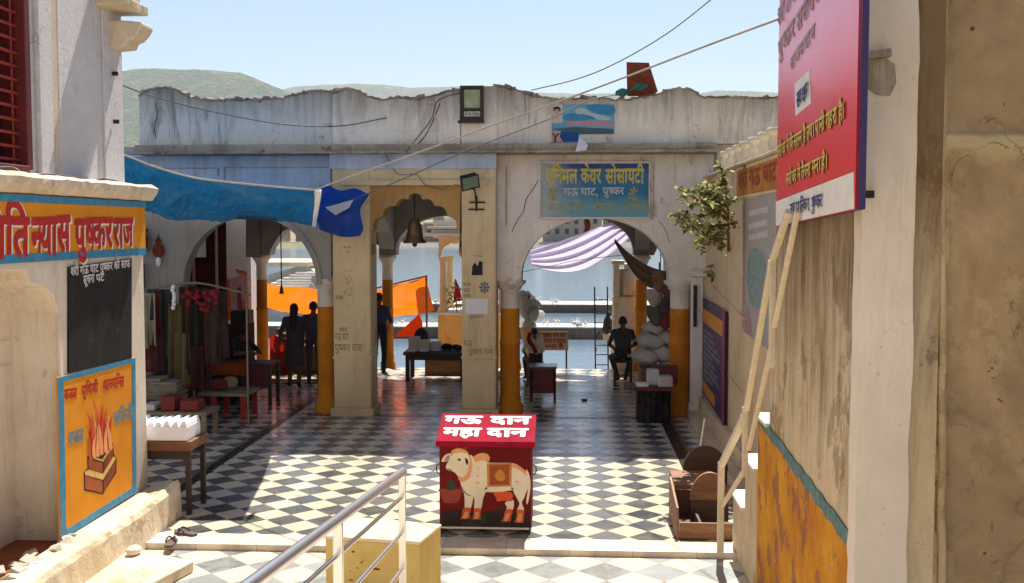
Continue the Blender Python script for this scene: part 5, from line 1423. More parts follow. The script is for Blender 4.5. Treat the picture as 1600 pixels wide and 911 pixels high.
ART.cur = 2; ART.poly([pf(1161, 320, .0035), pf(1164, 319, .0035), pf(1163, 512, .0035), pf(1160, 510, .0035)]); ART.poly([pf(1163, 490, .0038), pf(1170, 480, .0038), pf(1176, 528, .0038), pf(1164, 518, .0038)])
ART.build('print', [plain('poster_teal', lin(136, 154, 150), .8, 0, .4, 14), plain('poster_pale', lin(200, 190, 186), .8, 0, .2), plain('poster_rose', lin(176, 138, 136), .8, 0, .3, 14)], fpn)
# fig sapling rooted in the wall, and a small tuft below it
def sprout(name, lab, root, segs, n, spread, leaf, mats):
    o = thing(name, lab, 'plant', tuple(root))
    st = MB(); lv = MB()
    for pts in segs:
        s_ = spline([Vector(p) for p in pts], 6); st.tube(s_, [.022 * (1 - .75 * i / len(s_)) for i in range(len(s_))], 6)
        for k in range(max(3, n // len(segs) // 8)):
            f = rnd(.22, 1.0); i = min(int(f * (len(s_) - 1)), len(s_) - 2)
            base = s_[i]; ax = (s_[i + 1] - s_[i]).normalized()
            d = (ax * .6 + Vector((random.gauss(0, 1), random.gauss(0, .9), random.gauss(.1, .8)))).normalized()
            L = spread * rnd(1.2, 3.0)
            tip = base + d * L + Vector((0, 0, -.15 * L)); mid = base.lerp(tip, .55) + Vector((0, 0, .08 * L))
            st.tube([base, mid, tip], [.005, .004, .0025], 5)
            for q in range(rndi(5, 11)):
                t_ = rnd(.25, 1.05); c_ = base.lerp(mid, t_ * 2) if t_ < .5 else mid.lerp(tip, t_ * 2 - 1)
                az = Vector((random.gauss(0, 1), random.gauss(0, 1), random.gauss(-.1, .5))).normalized()
                sd = az.cross(Vector((rnd(-.4, .4), rnd(-.4, .4), 1))).normalized(); up_ = sd.cross(az)
                z_ = leaf * rnd(.45, 1.35); w_ = z_ * rnd(.34, .52)
                lv.cur = random.choice((0, 0, 1, 1, 2))
                lv.add([c_, c_ + az * z_ * .4 - sd * w_ + up_ * .14 * z_, c_ + az * z_ * .55 - up_ * .02, c_ + az * z_ * .4 + sd * w_ + up_ * .14 * z_, c_ + az * z_ * 1.15 - up_ * .25 * z_], [(0, 2, 1), (0, 3, 2), (1, 2, 4), (2, 3, 4)])
    st.build('stem', M_BROWNWOOD, o); lv.build('leaves', mats, o)
    return o
def rndi(a, b): return random.randint(a, b)
LEAF = [cloth('leaf_green', lin(148, 152, 90), .45, .25, .1), cloth('leaf_light', lin(194, 190, 130), .45, .2, .1), cloth('leaf_dark', lin(90, 102, 58), .4, .25, .1)]
random.seed(31)
r0 = WX(1138, 392, XR - .02)
def q3(x, y, Y): return W(x, y, Y)
sprout('wall_sapling', 'leafy green sapling rooted high in the tan court wall', r0,
       [[r0, q3(1138, 340, 13.6), q3(1134, 300, 13.5), q3(1126, 262, 13.5)], [q3(1138, 345, 13.6), q3(1120, 330, 13.4), q3(1090, 312, 13.2), q3(1072, 300, 13.1)], [q3(1138, 352, 13.6), q3(1112, 352, 13.3), q3(1084, 350, 13.1), q3(1064, 334, 13.0)],
        [q3(1136, 335, 13.6), q3(1115, 312, 13.5), q3(1102, 296, 13.4)], [q3(1138, 360, 13.6), q3(1118, 372, 13.4), q3(1098, 372, 13.3)]], 1200, .08, .06, LEAF)
r1 = WX(1112, 440, XR - .02)
sprout('wall_tuft', 'small pale green tuft growing on the court wall ledge', r1, [[r1, W(1114, 428, r1.y - .15), W(1110, 420, r1.y - .2)], [r1, W(1120, 430, r1.y - .1), W(1124, 422, r1.y - .15)]], 70, .06, .06, LEAF)
# ------------------------------------------------------------------ people and animals: one continuous body each
import numpy as np
def capsule(mb, p, q, r0, r1, n=12):
    p = Vector(p); q = Vector(q); d = (q - p)
    L = d.length or 1e-4; d = d / L if d.length else Vector((0, 0, 1))
    pts = []; rs = []
    for k in range(4):
        a = math.pi / 2 * k / 4; pts.append(p - d * r0 * math.cos(a)); rs.append(max(r0 * math.sin(a), .0006))
    pts.append(p); rs.append(r0); pts.append(q); rs.append(r1)
    for k in range(1, 5):
        a = math.pi / 2 * k / 4; pts.append(q + d * r1 * math.sin(a)); rs.append(max(r1 * math.cos(a), .0006))
    mb.tube(pts, rs, n)
def fused(caps, ells, voxel, T):
    mb = MB(); mb.T = T
    for p, q, r0, r1, m in caps: capsule(mb, p, q, r0, r1)
    for c, rr, m in ells: mb.sph(c, *rr, 14, 10)
    me = bpy.data.meshes.new('raw'); me.from_pydata(mb.v, [], mb.f)
    ob = bpy.data.objects.new('raw', me); COL.objects.link(ob)
    r = ob.modifiers.new('r', 'REMESH'); r.mode = 'VOXEL'; r.voxel_size = voxel
    s = ob.modifiers.new('s', 'SMOOTH'); s.factor = .5; s.iterations = 3
    dg = bpy.context.evaluated_depsgraph_get()
    out = bpy.data.meshes.new_from_object(ob.evaluated_get(dg), depsgraph=dg)
    bpy.data.objects.remove(ob); bpy.data.meshes.remove(me)
    n = len(out.polygons); c = np.empty(n * 3); out.polygons.foreach_get('center', c); c = c.reshape(-1, 3)
    best = np.full(n, 1e9); mi = np.zeros(n, dtype=np.int32)
    for p, q, r0, r1, m in caps:
        a = np.array(T @ Vector(p)); b = np.array(T @ Vector(q)); ab = b - a
        t_ = np.clip(((c - a) @ ab) / max(ab @ ab, 1e-9), 0, 1)
        d = np.linalg.norm(c - a - t_[:, None] * ab, axis=1) - (r0 + (r1 - r0) * t_)
        k = d < best; best[k] = d[k]; mi[k] = m
    for e, rr, m in ells:
        a = np.array(T @ Vector(e)); d = np.linalg.norm(c - a, axis=1) - max(rr) * .96
        k = d < best; best[k] = d[k]; mi[k] = m
    out.polygons.foreach_set('material_index', mi); out.polygons.foreach_set('use_smooth', np.ones(n, dtype=bool))
    return out
def hand(caps, w, d, side, palmn, curl=.5):
    """w: wrist, d: direction of the fingers, side: towards the thumb, palmn: out of the palm"""
    w = Vector(w); d = Vector(d).normalized(); side = Vector(side); side = (side - d * side.dot(d)).normalized(); pn = d.cross(side)
    if pn.dot(Vector(palmn)) < 0: pn = -pn
    for o in (-.026, -.009, .009, .026): caps.append((w + side * o * .7, w + side * o + d * .085, .016, .013, 0))
    for o, L in zip((-.034, -.0115, .0115, .034), (.058, .074, .08, .07)):
        a = w + side * o + d * .088; b = a + (d + pn * curl * .5).normalized() * L * .55; e = b + (d + pn * curl * 1.7).normalized() * L * .45
        caps.append((a, b, .0095, .0088, 0)); caps.append((b, e, .0088, .0075, 0))
    a = w + side * .026 + d * .02; b = a + (side * .8 + d * .6).normalized() * .045; e = b + (side * .25 + d + pn * .4).normalized() * .035
    caps.append((a, b, .013, .0105, 0)); caps.append((b, e, .0105, .0085, 0))
def human(label, loc, rz, H, shirt, pants, cfg=None, skin=lin(112, 74, 52), hair='short', skirt=False, group=None, bare_legs=False, hidez=0):
    s = H / 1.7
    J = dict(hip=(.09, 0, .9), knee=(.1, -.02, .49), ankle=(.1, .02, .085), toe=(.115, -.15, .035), hip2=(-.09, 0, .9), knee2=(-.1, -.02, .49), ankle2=(-.1, .02, .085), toe2=(-.115, -.15, .035),
             pel=(0, .0, .93), waist=(0, 0, 1.06), chest=(0, .005, 1.26), neck=(0, .015, 1.44), head=(0, -.01, 1.585),
             sh=(.175, .01, 1.385), el=(.225, .03, 1.11), wr=(.23, -.05, .88), sh2=(-.175, .01, 1.385), el2=(-.225, .03, 1.11), wr2=(-.23, -.05, .88), face=(0, -1, 0))
    J.update(cfg or {})
    V = {k: Vector(v) for k, v in J.items() if k != 'fingers'}
    caps = []; ells = []
    side = (V['sh'] - V['sh2']).normalized()
    for sx in (-1, 1):
        caps += [(V['pel'] + side * sx * .07, V['waist'] + side * sx * .06, .105, .095, 2 if not skirt else 1), (V['waist'] + side * sx * .055, V['chest'] + side * sx * .075, .095, .105, 1), (V['chest'] + side * sx * .075, V['neck'] + side * sx * .07 - (V['neck'] - V['chest']) * .3, .105, .075, 1)]
    caps += [(V['neck'] - (V['neck'] - V['chest']) * .25, V['sh'], .06, .058, 1), (V['neck'] - (V['neck'] - V['chest']) * .25, V['sh2'], .06, .058, 1)]
    up = (V['head'] - V['neck']).normalized(); fc = V['face'].normalized(); fc = (fc - up * fc.dot(up)).normalized(); rt = fc.cross(up)
    caps.append((V['neck'] - up * .03, V['head'] - up * .06, .056, .05, 0))
    hd = V['head']
    caps += [(hd + up * .035 + fc * .0, hd + up * .03 - fc * .03, .078, .078, 0), (hd + up * .0 + fc * .02, hd - up * .05 + fc * .035, .066, .05, 0), (hd - up * .085 + fc * .055, hd - up * .08 + fc * .035, .03, .035, 0),
             (hd + up * .015 + fc * .088, hd - up * .022 + fc * .105, .009, .014, 0), (hd - up * .05 + fc * .086 - rt * .018, hd - up * .05 + fc * .086 + rt * .018, .009, .009, 0)]
    for sx in (-1, 1):
        caps.append((hd + rt * sx * .078 + up * .015 - fc * .01, hd + rt * sx * .08 - up * .02 - fc * .005, .016, .012, 0))
        ells.append((hd + rt * sx * .031 + up * .012 + fc * .076, (.012, .012, .012), 3))
        h, k, a, t_ = ('hip', 'knee', 'ankle', 'toe') if sx > 0 else ('hip2', 'knee2', 'ankle2', 'toe2')
        lm = 0 if bare_legs else 2
        caps += [(V[h], V[k], .088, .06, 2), (V[k], V[k].lerp(V[a], .35), .058, .056, lm), (V[k].lerp(V[a], .35), V[a], .056, .038, lm), (V[a], V[t_], .04, .03, 3), (V[a] + (V[a] - V[t_]) * .25, V[a], .034, .038, 3)]
        h, e, w = ('sh', 'el', 'wr') if sx > 0 else ('sh2', 'el2', 'wr2')
        caps += [(V[h], V[e], .054, .042, 1), (V[e], V[e].lerp(V[w], .4), .041, .038, 0), (V[e].lerp(V[w], .4), V[w], .038, .026, 0)]
        fd = (V[w] - V[e]).normalized()
        hand(caps, V[w], fd + Vector((0, 0, -.15)), Vector((0, -1, 0)) if abs(fd.z) > .6 else Vector((-sx, 0, .6)), (-sx, 0, 0) if abs(fd.z) > .6 else (0, 0, -1), .55)
    if skirt:
        z0 = skirt
        for k in range(10):
            a = 2 * math.pi * k / 10
            caps.append((V['pel'] + Vector((.08 * math.cos(a), .05 * math.sin(a), .0)), V['pel'] + Vector((.15 * math.cos(a), .1 * math.sin(a), z0 - V['pel'].z)), .07, .06, 1))
    T = Matrix.Scale(s, 4)
    me = fused(caps, ells, .0125, T)
    o = thing('person', label, 'person', tuple(loc), group)
    o.rotation_euler = (0, 0, rz)
    for c_, nm in ((skin, 'skin'), (shirt, 'shirt'), (pants, 'trousers'), (lin(30, 24, 22), 'dark')):
        me.materials.append(plain('%s_%d_%d_%d' % (nm, c_[0] * 999, c_[1] * 999, c_[2] * 999), c_, .75, 0, .2, 14, .2))
    b = bpy.data.objects.new('body', me); COL.objects.link(b); b.parent = o; me.name = 'body'
    # hair: a cap that follows the skull
    hb = MB(); M4 = Matrix((( rt.x, -fc.x, up.x, 0), (rt.y, -fc.y, up.y, 0), (rt.z, -fc.z, up.z, 0), (0, 0, 0, 1)))
    hb.T = T @ Matrix.Translation(hd) @ M4
    def hf_(u, v):
        th = u * 2 * math.pi; lo = -.012 - (.5 if hair == 'long' else .06) * max(0, math.sin(th)) * .9 + .075 * max(0, -math.sin(th))
        r_ = .086; ph = v
        z1 = lo + (.118 - lo) * ph
        k = math.sqrt(max(0, 1 - (max(z1 - .03, 0) / .09) ** 2))
        return (r_ * k * math.cos(th) * (.95), (.018 + (r_ + .014) * k * math.sin(th)), z1 + .004 * math.sin(th * 9))
    hb.grid(hf_, 24, 9); ho = hb.build('hair', plain('black_hair', lin(20, 17, 17), .6, 0, .3, 30))
    ho.parent = o; ho.location = (0, 0, 0)
    for v in ho.data.vertices: v.co += ROOTS[ho.name]
    return o
NAVY = lin(58, 66, 96); DARK = lin(60, 58, 66)
def sit(z, lean=.0, arms=None):
    d = dict(pel=(0, .02, z + .1), waist=(0, .02 - lean * .3, z + .24), chest=(0, .02 - lean * .7, z + .44), neck=(0, .02 - lean, z + .6), head=(0, -.01 - lean * 1.25, z + .74 - abs(lean) * .15), sh=(.175, .02 - lean * .95, z + .55), sh2=(-.175, .02 - lean * .95, z + .55),
             hip=(.09, 0, z + .09), hip2=(-.09, 0, z + .09), knee=(.13, -.42, z + .07), knee2=(-.13, -.42, z + .07), ankle=(.1, -.38, .08), ankle2=(-.1, -.38, .08), toe=(.11, -.55, .035), toe2=(-.11, -.55, .035),
             el=(.26, -.08 - lean, z + .3), el2=(-.26, -.08 - lean, z + .3), wr=(.15, -.32, z + .2), wr2=(-.15, -.32, z + .2))
    d.update(arms or {}); return d
def flo(x, y): return WZ(x, y, .001)
# the woman and her companion walking out towards the lake, seen from behind
human('woman in a dark knee length dress walking out through the wide arch', flo(461, 607), rad(186), 1.64, lin(72, 58, 70), lin(66, 50, 44), dict(knee=(.1, -.1, .5), ankle=(.11, -.02, .085), toe=(.12, -.19, .04), ankle2=(-.1, .16, .11), toe2=(-.11, .03, .035), knee2=(-.1, .02, .5), el=(.26, .06, 1.12), wr=(.3, .0, .9), el2=(-.25, -.04, 1.12), wr2=(-.22, -.2, .95)), hair='long', skirt=.52, bare_legs=True)
human('person in dark shirt and trousers behind the pillar edge', flo(491, 604), rad(176), 1.66, lin(70, 74, 92), lin(60, 58, 64))
human('tall man in navy shirt and black trousers standing by a rear column', flo(593, 588), rad(170), 1.74, NAVY, lin(26, 26, 30), dict(el=(.23, -.08, 1.12), wr=(.12, -.26, 1.0), el2=(-.23, -.06, 1.12), wr2=(-.12, -.25, 1.02), face=(-.2, -1, -.1)))
# the man on a stool and the child
p = flo(973, 600)
human('man in a dark shirt sitting on a stool with his back to the court', p, rad(183), 1.72, DARK, lin(38, 36, 40), sit(.47, .06, dict(knee=(.2, -.3, .5), knee2=(-.2, -.3, .5), ankle=(.07, -.2, .09), ankle2=(-.07, -.22, .09), toe=(.09, -.37, .04), toe2=(-.09, -.39, .04))))
st = thing('wooden_stool', 'dark four legged stool under the seated man', 'stool', (p.x, p.y, 0))
MB().box(p.x - .19, p.x + .19, p.y - .16, p.y + .2, .44, .475).build('seat', M_DARKWOOD, st, bevel=.006)
for sx in (-1, 1):
    for sy in (-.13, .17): MB().box(p.x + sx * .16 - .018, p.x + sx * .16 + .018, p.y + sy - .018, p.y + sy + .018, .001, .44).build('leg', M_DARKWOOD, st)
m = MB(); m.box(p.x - .16, p.x + .16, p.y - .14, p.y - .12, .14, .16); m.box(p.x - .16, p.x + .16, p.y + .16, p.y + .18, .14, .16); m.build('stretcher', M_DARKWOOD, st)
p = flo(836, 597)
human('boy in a white vest with a red scarf seated beyond the small maroon table', p, rad(200), 1.42, lin(222, 214, 206), lin(40, 36, 40), sit(.45, .05), skin=lin(120, 78, 56))
q_ = MB(); q_.tube(spline([(p.x - .1, p.y - .1, 1.0), (p.x - .12, p.y - .14, .86), (p.x - .03, p.y - .15, .72), (p.x + .02, p.y - .14, .6)], 5), .04, 8); tag(q_.build('red_scarf', cloth('red_scarf', lin(150, 36, 34), .1)), 'red scarf over the shoulder of the boy in white', 'scarf')
m = MB(); m.box(p.x - .17, p.x + .17, p.y - .17, p.y + .15, .001, .41); tag(m.build('box_stool', M_BROWNWOOD, bevel=.01), 'plain brown box seat under the boy in white', 'seat')
p = WZ(372, 626, .001); p.y = 18.75; p.x = W(360, 600, 18.75).x
human('man in dark clothes bending over the stall counter', p, rad(58), 1.7, lin(30, 28, 32), lin(34, 30, 32), sit(.5, .32, dict(el=(.3, -.42, .86), el2=(-.26, -.42, .86), wr=(.16, -.62, .88), wr2=(-.1, -.62, .88), face=(.2, -.7, -.7))))
m = MB(); m.box(p.x - .3, p.x + .3, p.y - .18, p.y + .2, .001, .46); tag(m.build('counter_seat', M_DARKWOOD, bevel=.01), 'dark box seat behind the stall counter', 'seat')
# monkey on the end of the wall by the ladder
def monkey(label, loc, rz):
    caps = [((0, .02, .1), (0, -.01, .3), .085, .075, 0), ((0, -.01, .3), (0, -.03, .38), .06, .045, 0), ((0, -.04, .44), (0, -.05, .45), .06, .058, 0), ((0, -.08, .425), (0, -.11, .415), .035, .026, 1)]
    for sx in (-1, 1):
        caps += [((sx * .06, 0, .09), (sx * .11, -.14, .2), .05, .035, 0), ((sx * .11, -.14, .2), (sx * .08, -.12, .03), .032, .02, 0), ((sx * .08, -.12, .02), (sx * .08, -.2, .015), .02, .015, 1),
                 ((sx * .075, -.02, .33), (sx * .11, -.09, .2), .034, .026, 0), ((sx * .11, -.09, .2), (sx * .06, -.2, .16), .024, .017, 0), ((sx * .055, -.03, .45), (sx * .07, -.02, .46), .018, .014, 1)]
        for f in (-.016, 0, .016): caps.append(((sx * .06 + f, -.2, .16), (sx * .05 + f, -.24, .13), .009, .007, 1))
    pts = [Vector(v) for v in ((0, .09, .06), (0, .2, .03), (.05, .26, -.08), (.06, .27, -.25), (.04, .25, -.38))]
    for a, b in zip(pts, pts[1:]): caps.append((a, b, .018, .016, 0))
    me = fused(caps, [], .009, Matrix.Identity(4))
    me.materials.append(plain('monkey_fur', lin(74, 64, 54), .95, 0, .4, 40, .5)); me.materials.append(plain('monkey_face', lin(34, 26, 24), .8))
    o = bpy.data.objects.new('langur_monkey', me); COL.objects.link(o); o.location = loc; o.rotation_euler = (0, 0, rz)
    return tag(o, label, 'monkey')
YL = 23.6
mk = W(948, 521, YL); monkey('monkey sitting beside the iron ladder with its tail hanging', (mk.x, mk.y, mk.z), rad(120))

# ------------------------------------------------------------------ lakeside things beyond the arcade
ir = thing('iron_ladder', 'dark iron ladder standing at the lake edge beside the white pier', 'ladder', tuple(W(940, 586, YL)))
for xa1, xb1 in ((929, 931), (949, 951)): MB().tube([W(xa1, 448, YL), W(xb1, 640, YL)], .016, 8).build('rail', M_IRON, ir)
for y in (468, 490, 504.5, 521, 539.5, 554, 570, 588, 606): MB().cyl(W(930, y, YL), W(950, y, YL), .012, n=8).build('rung', M_IRON, ir)
pr_t = thing('white_pier', 'chunky whitewashed broken pier at the lake edge by the ladder', 'pier', tuple(W(976, 590, 23.3)))
def bx_(x0_, x1_, y0_, y1_, Y, d): 
    p_ = W(x0_, y1_, Y); q_ = W(x1_, y0_, Y); return (p_.x, q_.x, Y, Y + d, p_.z, q_.z)
YP2 = 23.08
M_PIER = plaster('pier_white', lin(238, 228, 214), lin(222, 208, 190), lin(110, 84, 64), .5, .6, .4, 2.0, .7)
b_ = bx_(957, 996, 464, 596, YP2, .5); MB().box(*b_[:4], -.25, b_[5]).build('base', M_PIER, pr_t, bevel=.03)
m = MB(); m.box(*bx_(958, 968, 414, 464, YP2 + .01, .3)); m.box(*bx_(968, 996, 420, 464, YP2 + .2, .25)); m.prism([W(x, y, YP2 + .05) for x, y in ((974, 462), (975, 425), (984, 418), (996, 420), (996, 462))], (0, .14, 0)); m.build('upper', M_PIER, pr_t, bevel=.025)
m = MB(); m.box(*bx_(956, 976, 407, 414, YP2 - .03, .4)); m.box(*bx_(976, 998, 412, 420, YP2 + .02, .4)); m.build('cap', M_PIER, pr_t, bevel=.02)
m = MB(); p_ = W(951, 522, YL); q_ = W(962, 522, YL); m.box(p_.x - .12, q_.x, YL - .14, YL + .14, p_.z - .14, p_.z - .004); m.box(q_.x - .1, q_.x + .3, 23.58, 23.9, -.8, p_.z - .0045); m.build('bracket', M_PIER, pr_t, bevel=.01)
# bathing walls out in the lake with pigeons on them
zw = [(52.8, 2.0, -2.5, -1.96), (69.0, 3.0, -2.5, -2.0)]
M_LW = plaster('lake_wall', lin(132, 110, 92), lin(110, 92, 78), lin(60, 48, 40), .6, .5, .4, .6)
for i, (Y, d, z0_, z1_) in enumerate(zw):
    o = thing('lake_wall', ('low brown bathing wall in the lake, the nearer one with the white top', 'low brown bathing wall in the lake, the farther one towards the shore')[i], 'wall', (-6, Y, z0_), 'low bathing walls standing in the lake')
    MB().box(-24, 9, Y, Y + d, -4, z1_).build('wall', M_LW, o)
    MB().box(-24.05, 9.05, Y + .03, Y + d + .05, z1_, z1_ + .06).build('top', M_STONE, o)
pg = None; random.seed(5)
mpg = plain('pigeon_grey', lin(206, 204, 202), .8, 0, .3, 30)
for k in range(46):
    i = k % 2; Y, d, z0_, z1_ = zw[i]
    x = rnd(-9, 2.2) if random.random() < .75 else rnd(-14, 3); y = Y + rnd(.15, d * .9)
    if pg is None:
        m = MB(); m.sph((0, 0, .13), .08, .15, .08, 8, 6); m.sph((0, -.13, .23), .05, .055, .055, 7, 5); m.prism([(-.04, .1, .12), (.04, .1, .12), (.05, .27, .1), (-.05, .27, .1)], (0, 0, .02)); m.cyl((.03, 0, 0), (.03, 0, .08), .012, n=5); m.cyl((-.03, 0, 0), (-.03, 0, .08), .012, n=5)
        pg = m.build('pigeon', mpg); o = pg
    else:
        o = pg.copy(); COL.objects.link(o)
    o.location = (x, y, z1_ + .06); o.rotation_euler = (0, 0, rnd(0, 6.3)); sc_ = rnd(.8, 1.25); o.scale = (sc_,) * 3
    tag(o, 'pale pigeon perched among others on a bathing wall in the lake', 'pigeon', 'pigeons on the bathing walls')
ls = thing('lake_sign', 'brown weathered notice board hanging over the lake with three lines of writing', 'sign', tuple(W(866, 548, 23.7)))
m = MB(); rect(m, 844, 888, 518, 547, 23.7, .03); m.build('board', plaster('brown_board', lin(150, 124, 104), lin(132, 108, 90), lin(80, 60, 50), .4, .4, .3, 4, .1), ls)
m = MB()
for s_, x0_, x1_, a_, b_2 in (('पुष्कर राज घाट', 848, 884, 527, 521), ('सरोवर में नहाना', 848, 884, 536, 530), ('मना है', 850, 880, 544, 538.5)): lettering(m, s_, W(x0_, a_, 23.668), W(x1_, a_, 23.668), W(x0_, b_2, 23.668), (0, -.003, 0), .03)
m.build('lettering', plain('brown_letters', lin(86, 36, 32), .8), ls)
m = MB()
for x_ in (847, 885): pz = W(x_, 547, 23.73); m.box(pz.x - .02, pz.x + .02, 23.71, 23.75, -1.39, W(x_, 520, 23.73).z)
m.build('post', M_IRON, ls)
# pavilion over the water
pvY = 25.6
pv = thing('lake_pavilion', 'small cream domed pavilion with cusped arches standing over the lake', 'pavilion', tuple(W(735, 560, pvY)))
pa = W(684, 488, pvY); pb2 = W(792, 488, pvY); zt_p = pa.z
M_PAV = plaster('pavilion_cream', lin(220, 198, 152), lin(206, 178, 126), lin(130, 96, 60), .4, .3, .2, 2.0, .3)
m = MB(); m.box(pa.x, pb2.x, pvY, pvY + 1.7, -3.2, zt_p - .06); m.build('plinth', plaster('pavilion_ochre', lin(222, 176, 104), lin(206, 156, 86), lin(140, 96, 56), .4, .3, .2, 2.0, .3), pv, bevel=.02)
m = MB(); m.box(pa.x - .06, pb2.x + .06, pvY - .06, pvY + 1.76, zt_p - .06, zt_p); m.build('floor', M_STONE, pv, bevel=.01)
zsp = W(690, 402, pvY).z; zen = W(690, 385, pvY).z
for cx_ in (pa.x + .12, pb2.x - .12):
    for cy_ in (pvY + .12, pvY + 1.55):
        MB().lathe((cx_, cy_, zt_p), [(.13, 0), (.13, .1), (.09, .14), (.075, (zsp - zt_p) * .9), (.12, zsp - zt_p)], 12).build('column', M_PAV, pv)
def cusped(p0, p1, zs_, ze_, zt2, off):
    pts = [p0 + Vector((0, 0, zt2 - p0.z)), Vector((p0.x, p0.y, zs_))]
    n_ = 24
    for k in range(1, n_):
        u = k / n_; a = math.pi * u
        b = p0.lerp(p1, .06 + .88 * (1 - math.cos(a)) / 2); h = math.sin(a) ** .8 * (1 - .1 * abs(math.sin(5 * a)))
        pts.append(Vector((b.x, b.y, zs_ + (ze_ - zs_) * h)))
    pts += [Vector((p1.x, p1.y, zs_)), p1 + Vector((0, 0, zt2 - p1.z))]
    return MB().prism(pts, off)
zc2 = W(700, 372, pvY).z
xm_ = (pa.x + pb2.x) / 2
cusped(Vector((pa.x + .02, pvY + .06, 0)), Vector((xm_ - .02, pvY + .06, 0)), zsp, zc2 - .1, zc2, (0, .12, 0)).build('arch', M_PAV, pv)
cusped(Vector((xm_ + .02, pvY + .06, 0)), Vector((pb2.x - .02, pvY + .06, 0)), zsp, zc2 - .1, zc2, (0, .12, 0)).build('arch', M_PAV, pv)
MB().lathe((xm_, pvY + .12, zt_p), [(.11, 0), (.075, .1), (.07, (zsp - zt_p) * .9), (.12, zsp - zt_p)], 12).build('column', M_PAV, pv)
m = MB()
for k, (e, h) in enumerate(((.1, .05), (.28, .07), (.12, .1), (.22, .06), (.08, .14))):
    z = zc2 + (0, .05, .12, .22, .28)[k]; m.box(pa.x - e, pb2.x + e, pvY - e, pvY + 1.7 + e, z, z + h)
m.build('eaves', M_STONE, pv, bevel=.015)
m = MB(); m.lathe((xm_, pvY + .85, zc2 + .42), [(.75, 0), (.8, .12), (.74, .38), (.5, .68), (.2, .85), (.06, .95), (.05, 1.15)], 24); m.build('dome', M_STONE, pv)
fg = thing('red_flag', 'small red flag with marigold leaves tied on the pavilion steps', 'flag', tuple(W(712, 486, pvY - .1)))
MB().prism([W(708, 472, pvY - .12), W(712, 436, pvY - .1), W(719, 452, pvY - .12), W(722, 470, pvY - .12)], (0, .02, 0)).build('cloth', cloth('flag_red', lin(196, 34, 36), .3), fg)
MB().cyl(W(714, 488, pvY - .09), W(711, 436, pvY - .09), .015, n=6).build('pole', M_BROWNWOOD, fg)
m = MB()
for k in range(40):
    c_ = W(700 + rnd(0, 18), 446 + k * .9 + rnd(-3, 3), pvY - .15 + rnd(-.1, .1)); a = Euler((rnd(-1, 1), rnd(-1, 1), rnd(0, 6))).to_matrix(); m.add([c_ + a @ Vector(v) for v in ((0, 0, 0), (.03, .08, .02), (0, .18, 0), (-.03, .08, .02))], [(0, 1, 2, 3)])
m.build('leaves', LEAF[0], fg)
# the white bundle hung like a flower heap by the round arch
wb_ = thing('bag_bundle', 'tall bundle of white plastic bags on a pole with a cream basket', 'bag bundle', tuple(W(826, 590, 22.0)))
m = MB(); random.seed(9)
for k in range(46):
    f = k / 46; c_ = W(825 + rnd(-11, 11) * (1 - .5 * abs(f - .35)), 458 + 52 * f, 22.0 + rnd(-.12, .12)); r_ = rnd(.05, .1); m.sph(c_, r_, r_ * rnd(.8, 1.1), r_ * rnd(.8, 1.3), 8, 6)
for k in range(12): c_ = W(836 + rnd(-2, 9), 478 + rnd(-6, 18), 22.0 + rnd(-.1, .1)); r_ = rnd(.05, .09); m.sph(c_, r_, r_, r_, 8, 6)
m.build('bags', cloth('white_plastic_bag', lin(242, 242, 240), .65, .04, .3), wb_)
pz = W(826, 520, 22.0)
MB().lathe((pz.x, 22.0, W(826, 556, 22).z), [(.05, 0), (.09, .12), (.16, .45), (.17, .6)], 14).build('basket', cloth('cream_basket', lin(222, 190, 140), .3), wb_)
MB().cyl((pz.x, 22.0, 0), (pz.x, 22.0, 1.7), .02, n=8).build('pole', M_BROWNWOOD, wb_)
# orange and lavender cloths
def sheet(name, lab, tl, tr, br2, bl2, mat, sag=.1, out=.2, n=(36, 14), cat='cloth', ripple=.03):
    def f(u, v):
        p_ = tl.lerp(tr, u).lerp(bl2.lerp(br2, u), v)
        p_ = p_ + Vector((0, -out * math.sin(math.pi * v), -sag * math.sin(math.pi * u))) + Vector((0, ripple * math.sin(u * 21 + v * 4), ripple * .6 * math.sin(u * 13)))
        return p_
    return tag(MB().grid(f, *n).build(name, mat), lab, cat)
sheet('orange_canopy', 'bright orange sunlit canopy cloth seen through the wide arch', W(396, 440, 24.6), W(520, 452, 24.6), W(520, 496, 25.6), W(396, 476, 25.6), M_ORANGECLOTH, .04, .1)
sheet('orange_canopy', 'bright orange canopy cloth with a raised pole corner behind the standing man', W(560, 458, 24.6), W(666, 431, 24.4), W(679, 486, 25.2), W(560, 497, 25.6), M_ORANGECLOTH, .05, .1)
m = MB(); m.prism([W(616, 526, 24.8), W(655, 490, 24.8), W(660, 505, 24.8), W(660, 526, 24.8)], (0, .03, 0)); tag(m.build('orange_flap', M_ORANGECLOTH), 'small orange triangular flap of cloth above the table of white boxes', 'cloth')
m = MB(); m.cyl(W(666, 431, 24.4), Vector((W(668, 500, 24.4).x, 24.4, -2.4)), .025, n=8); m.cyl(W(560, 457, 24.62), W(667, 431, 24.42), .02, n=8); tag(m.build('canopy_pole', M_BROWNWOOD), 'thin pole carrying the raised corner of the orange canopy', 'pole')
def lav(u, v):
    top = W(826 + 160 * u, 392 - 42 * u - 12 * math.sin(math.pi * u) * 0, 23.4 - .4 * u)
    h = (8 + 70 * u ** .7 * (1 - .25 * u)) * (1 - .62 * (u > .8) * (u - .8) / .2)
    sagp = 26 * math.sin(math.pi * u) * .6
    p_ = W(826 + 160 * u + 6 * v, 392 - 60 * u + sagp * .35 + (10 + 42 * math.sin(math.pi * min(u * .72 + .1, 1))) * v, 23.4 - .5 * u + .25 * v)
    p_.y += .05 * math.sin(v * 24 + u * 6); p_.z += .02 * math.sin(v * 22 + u * 4)
    return p_
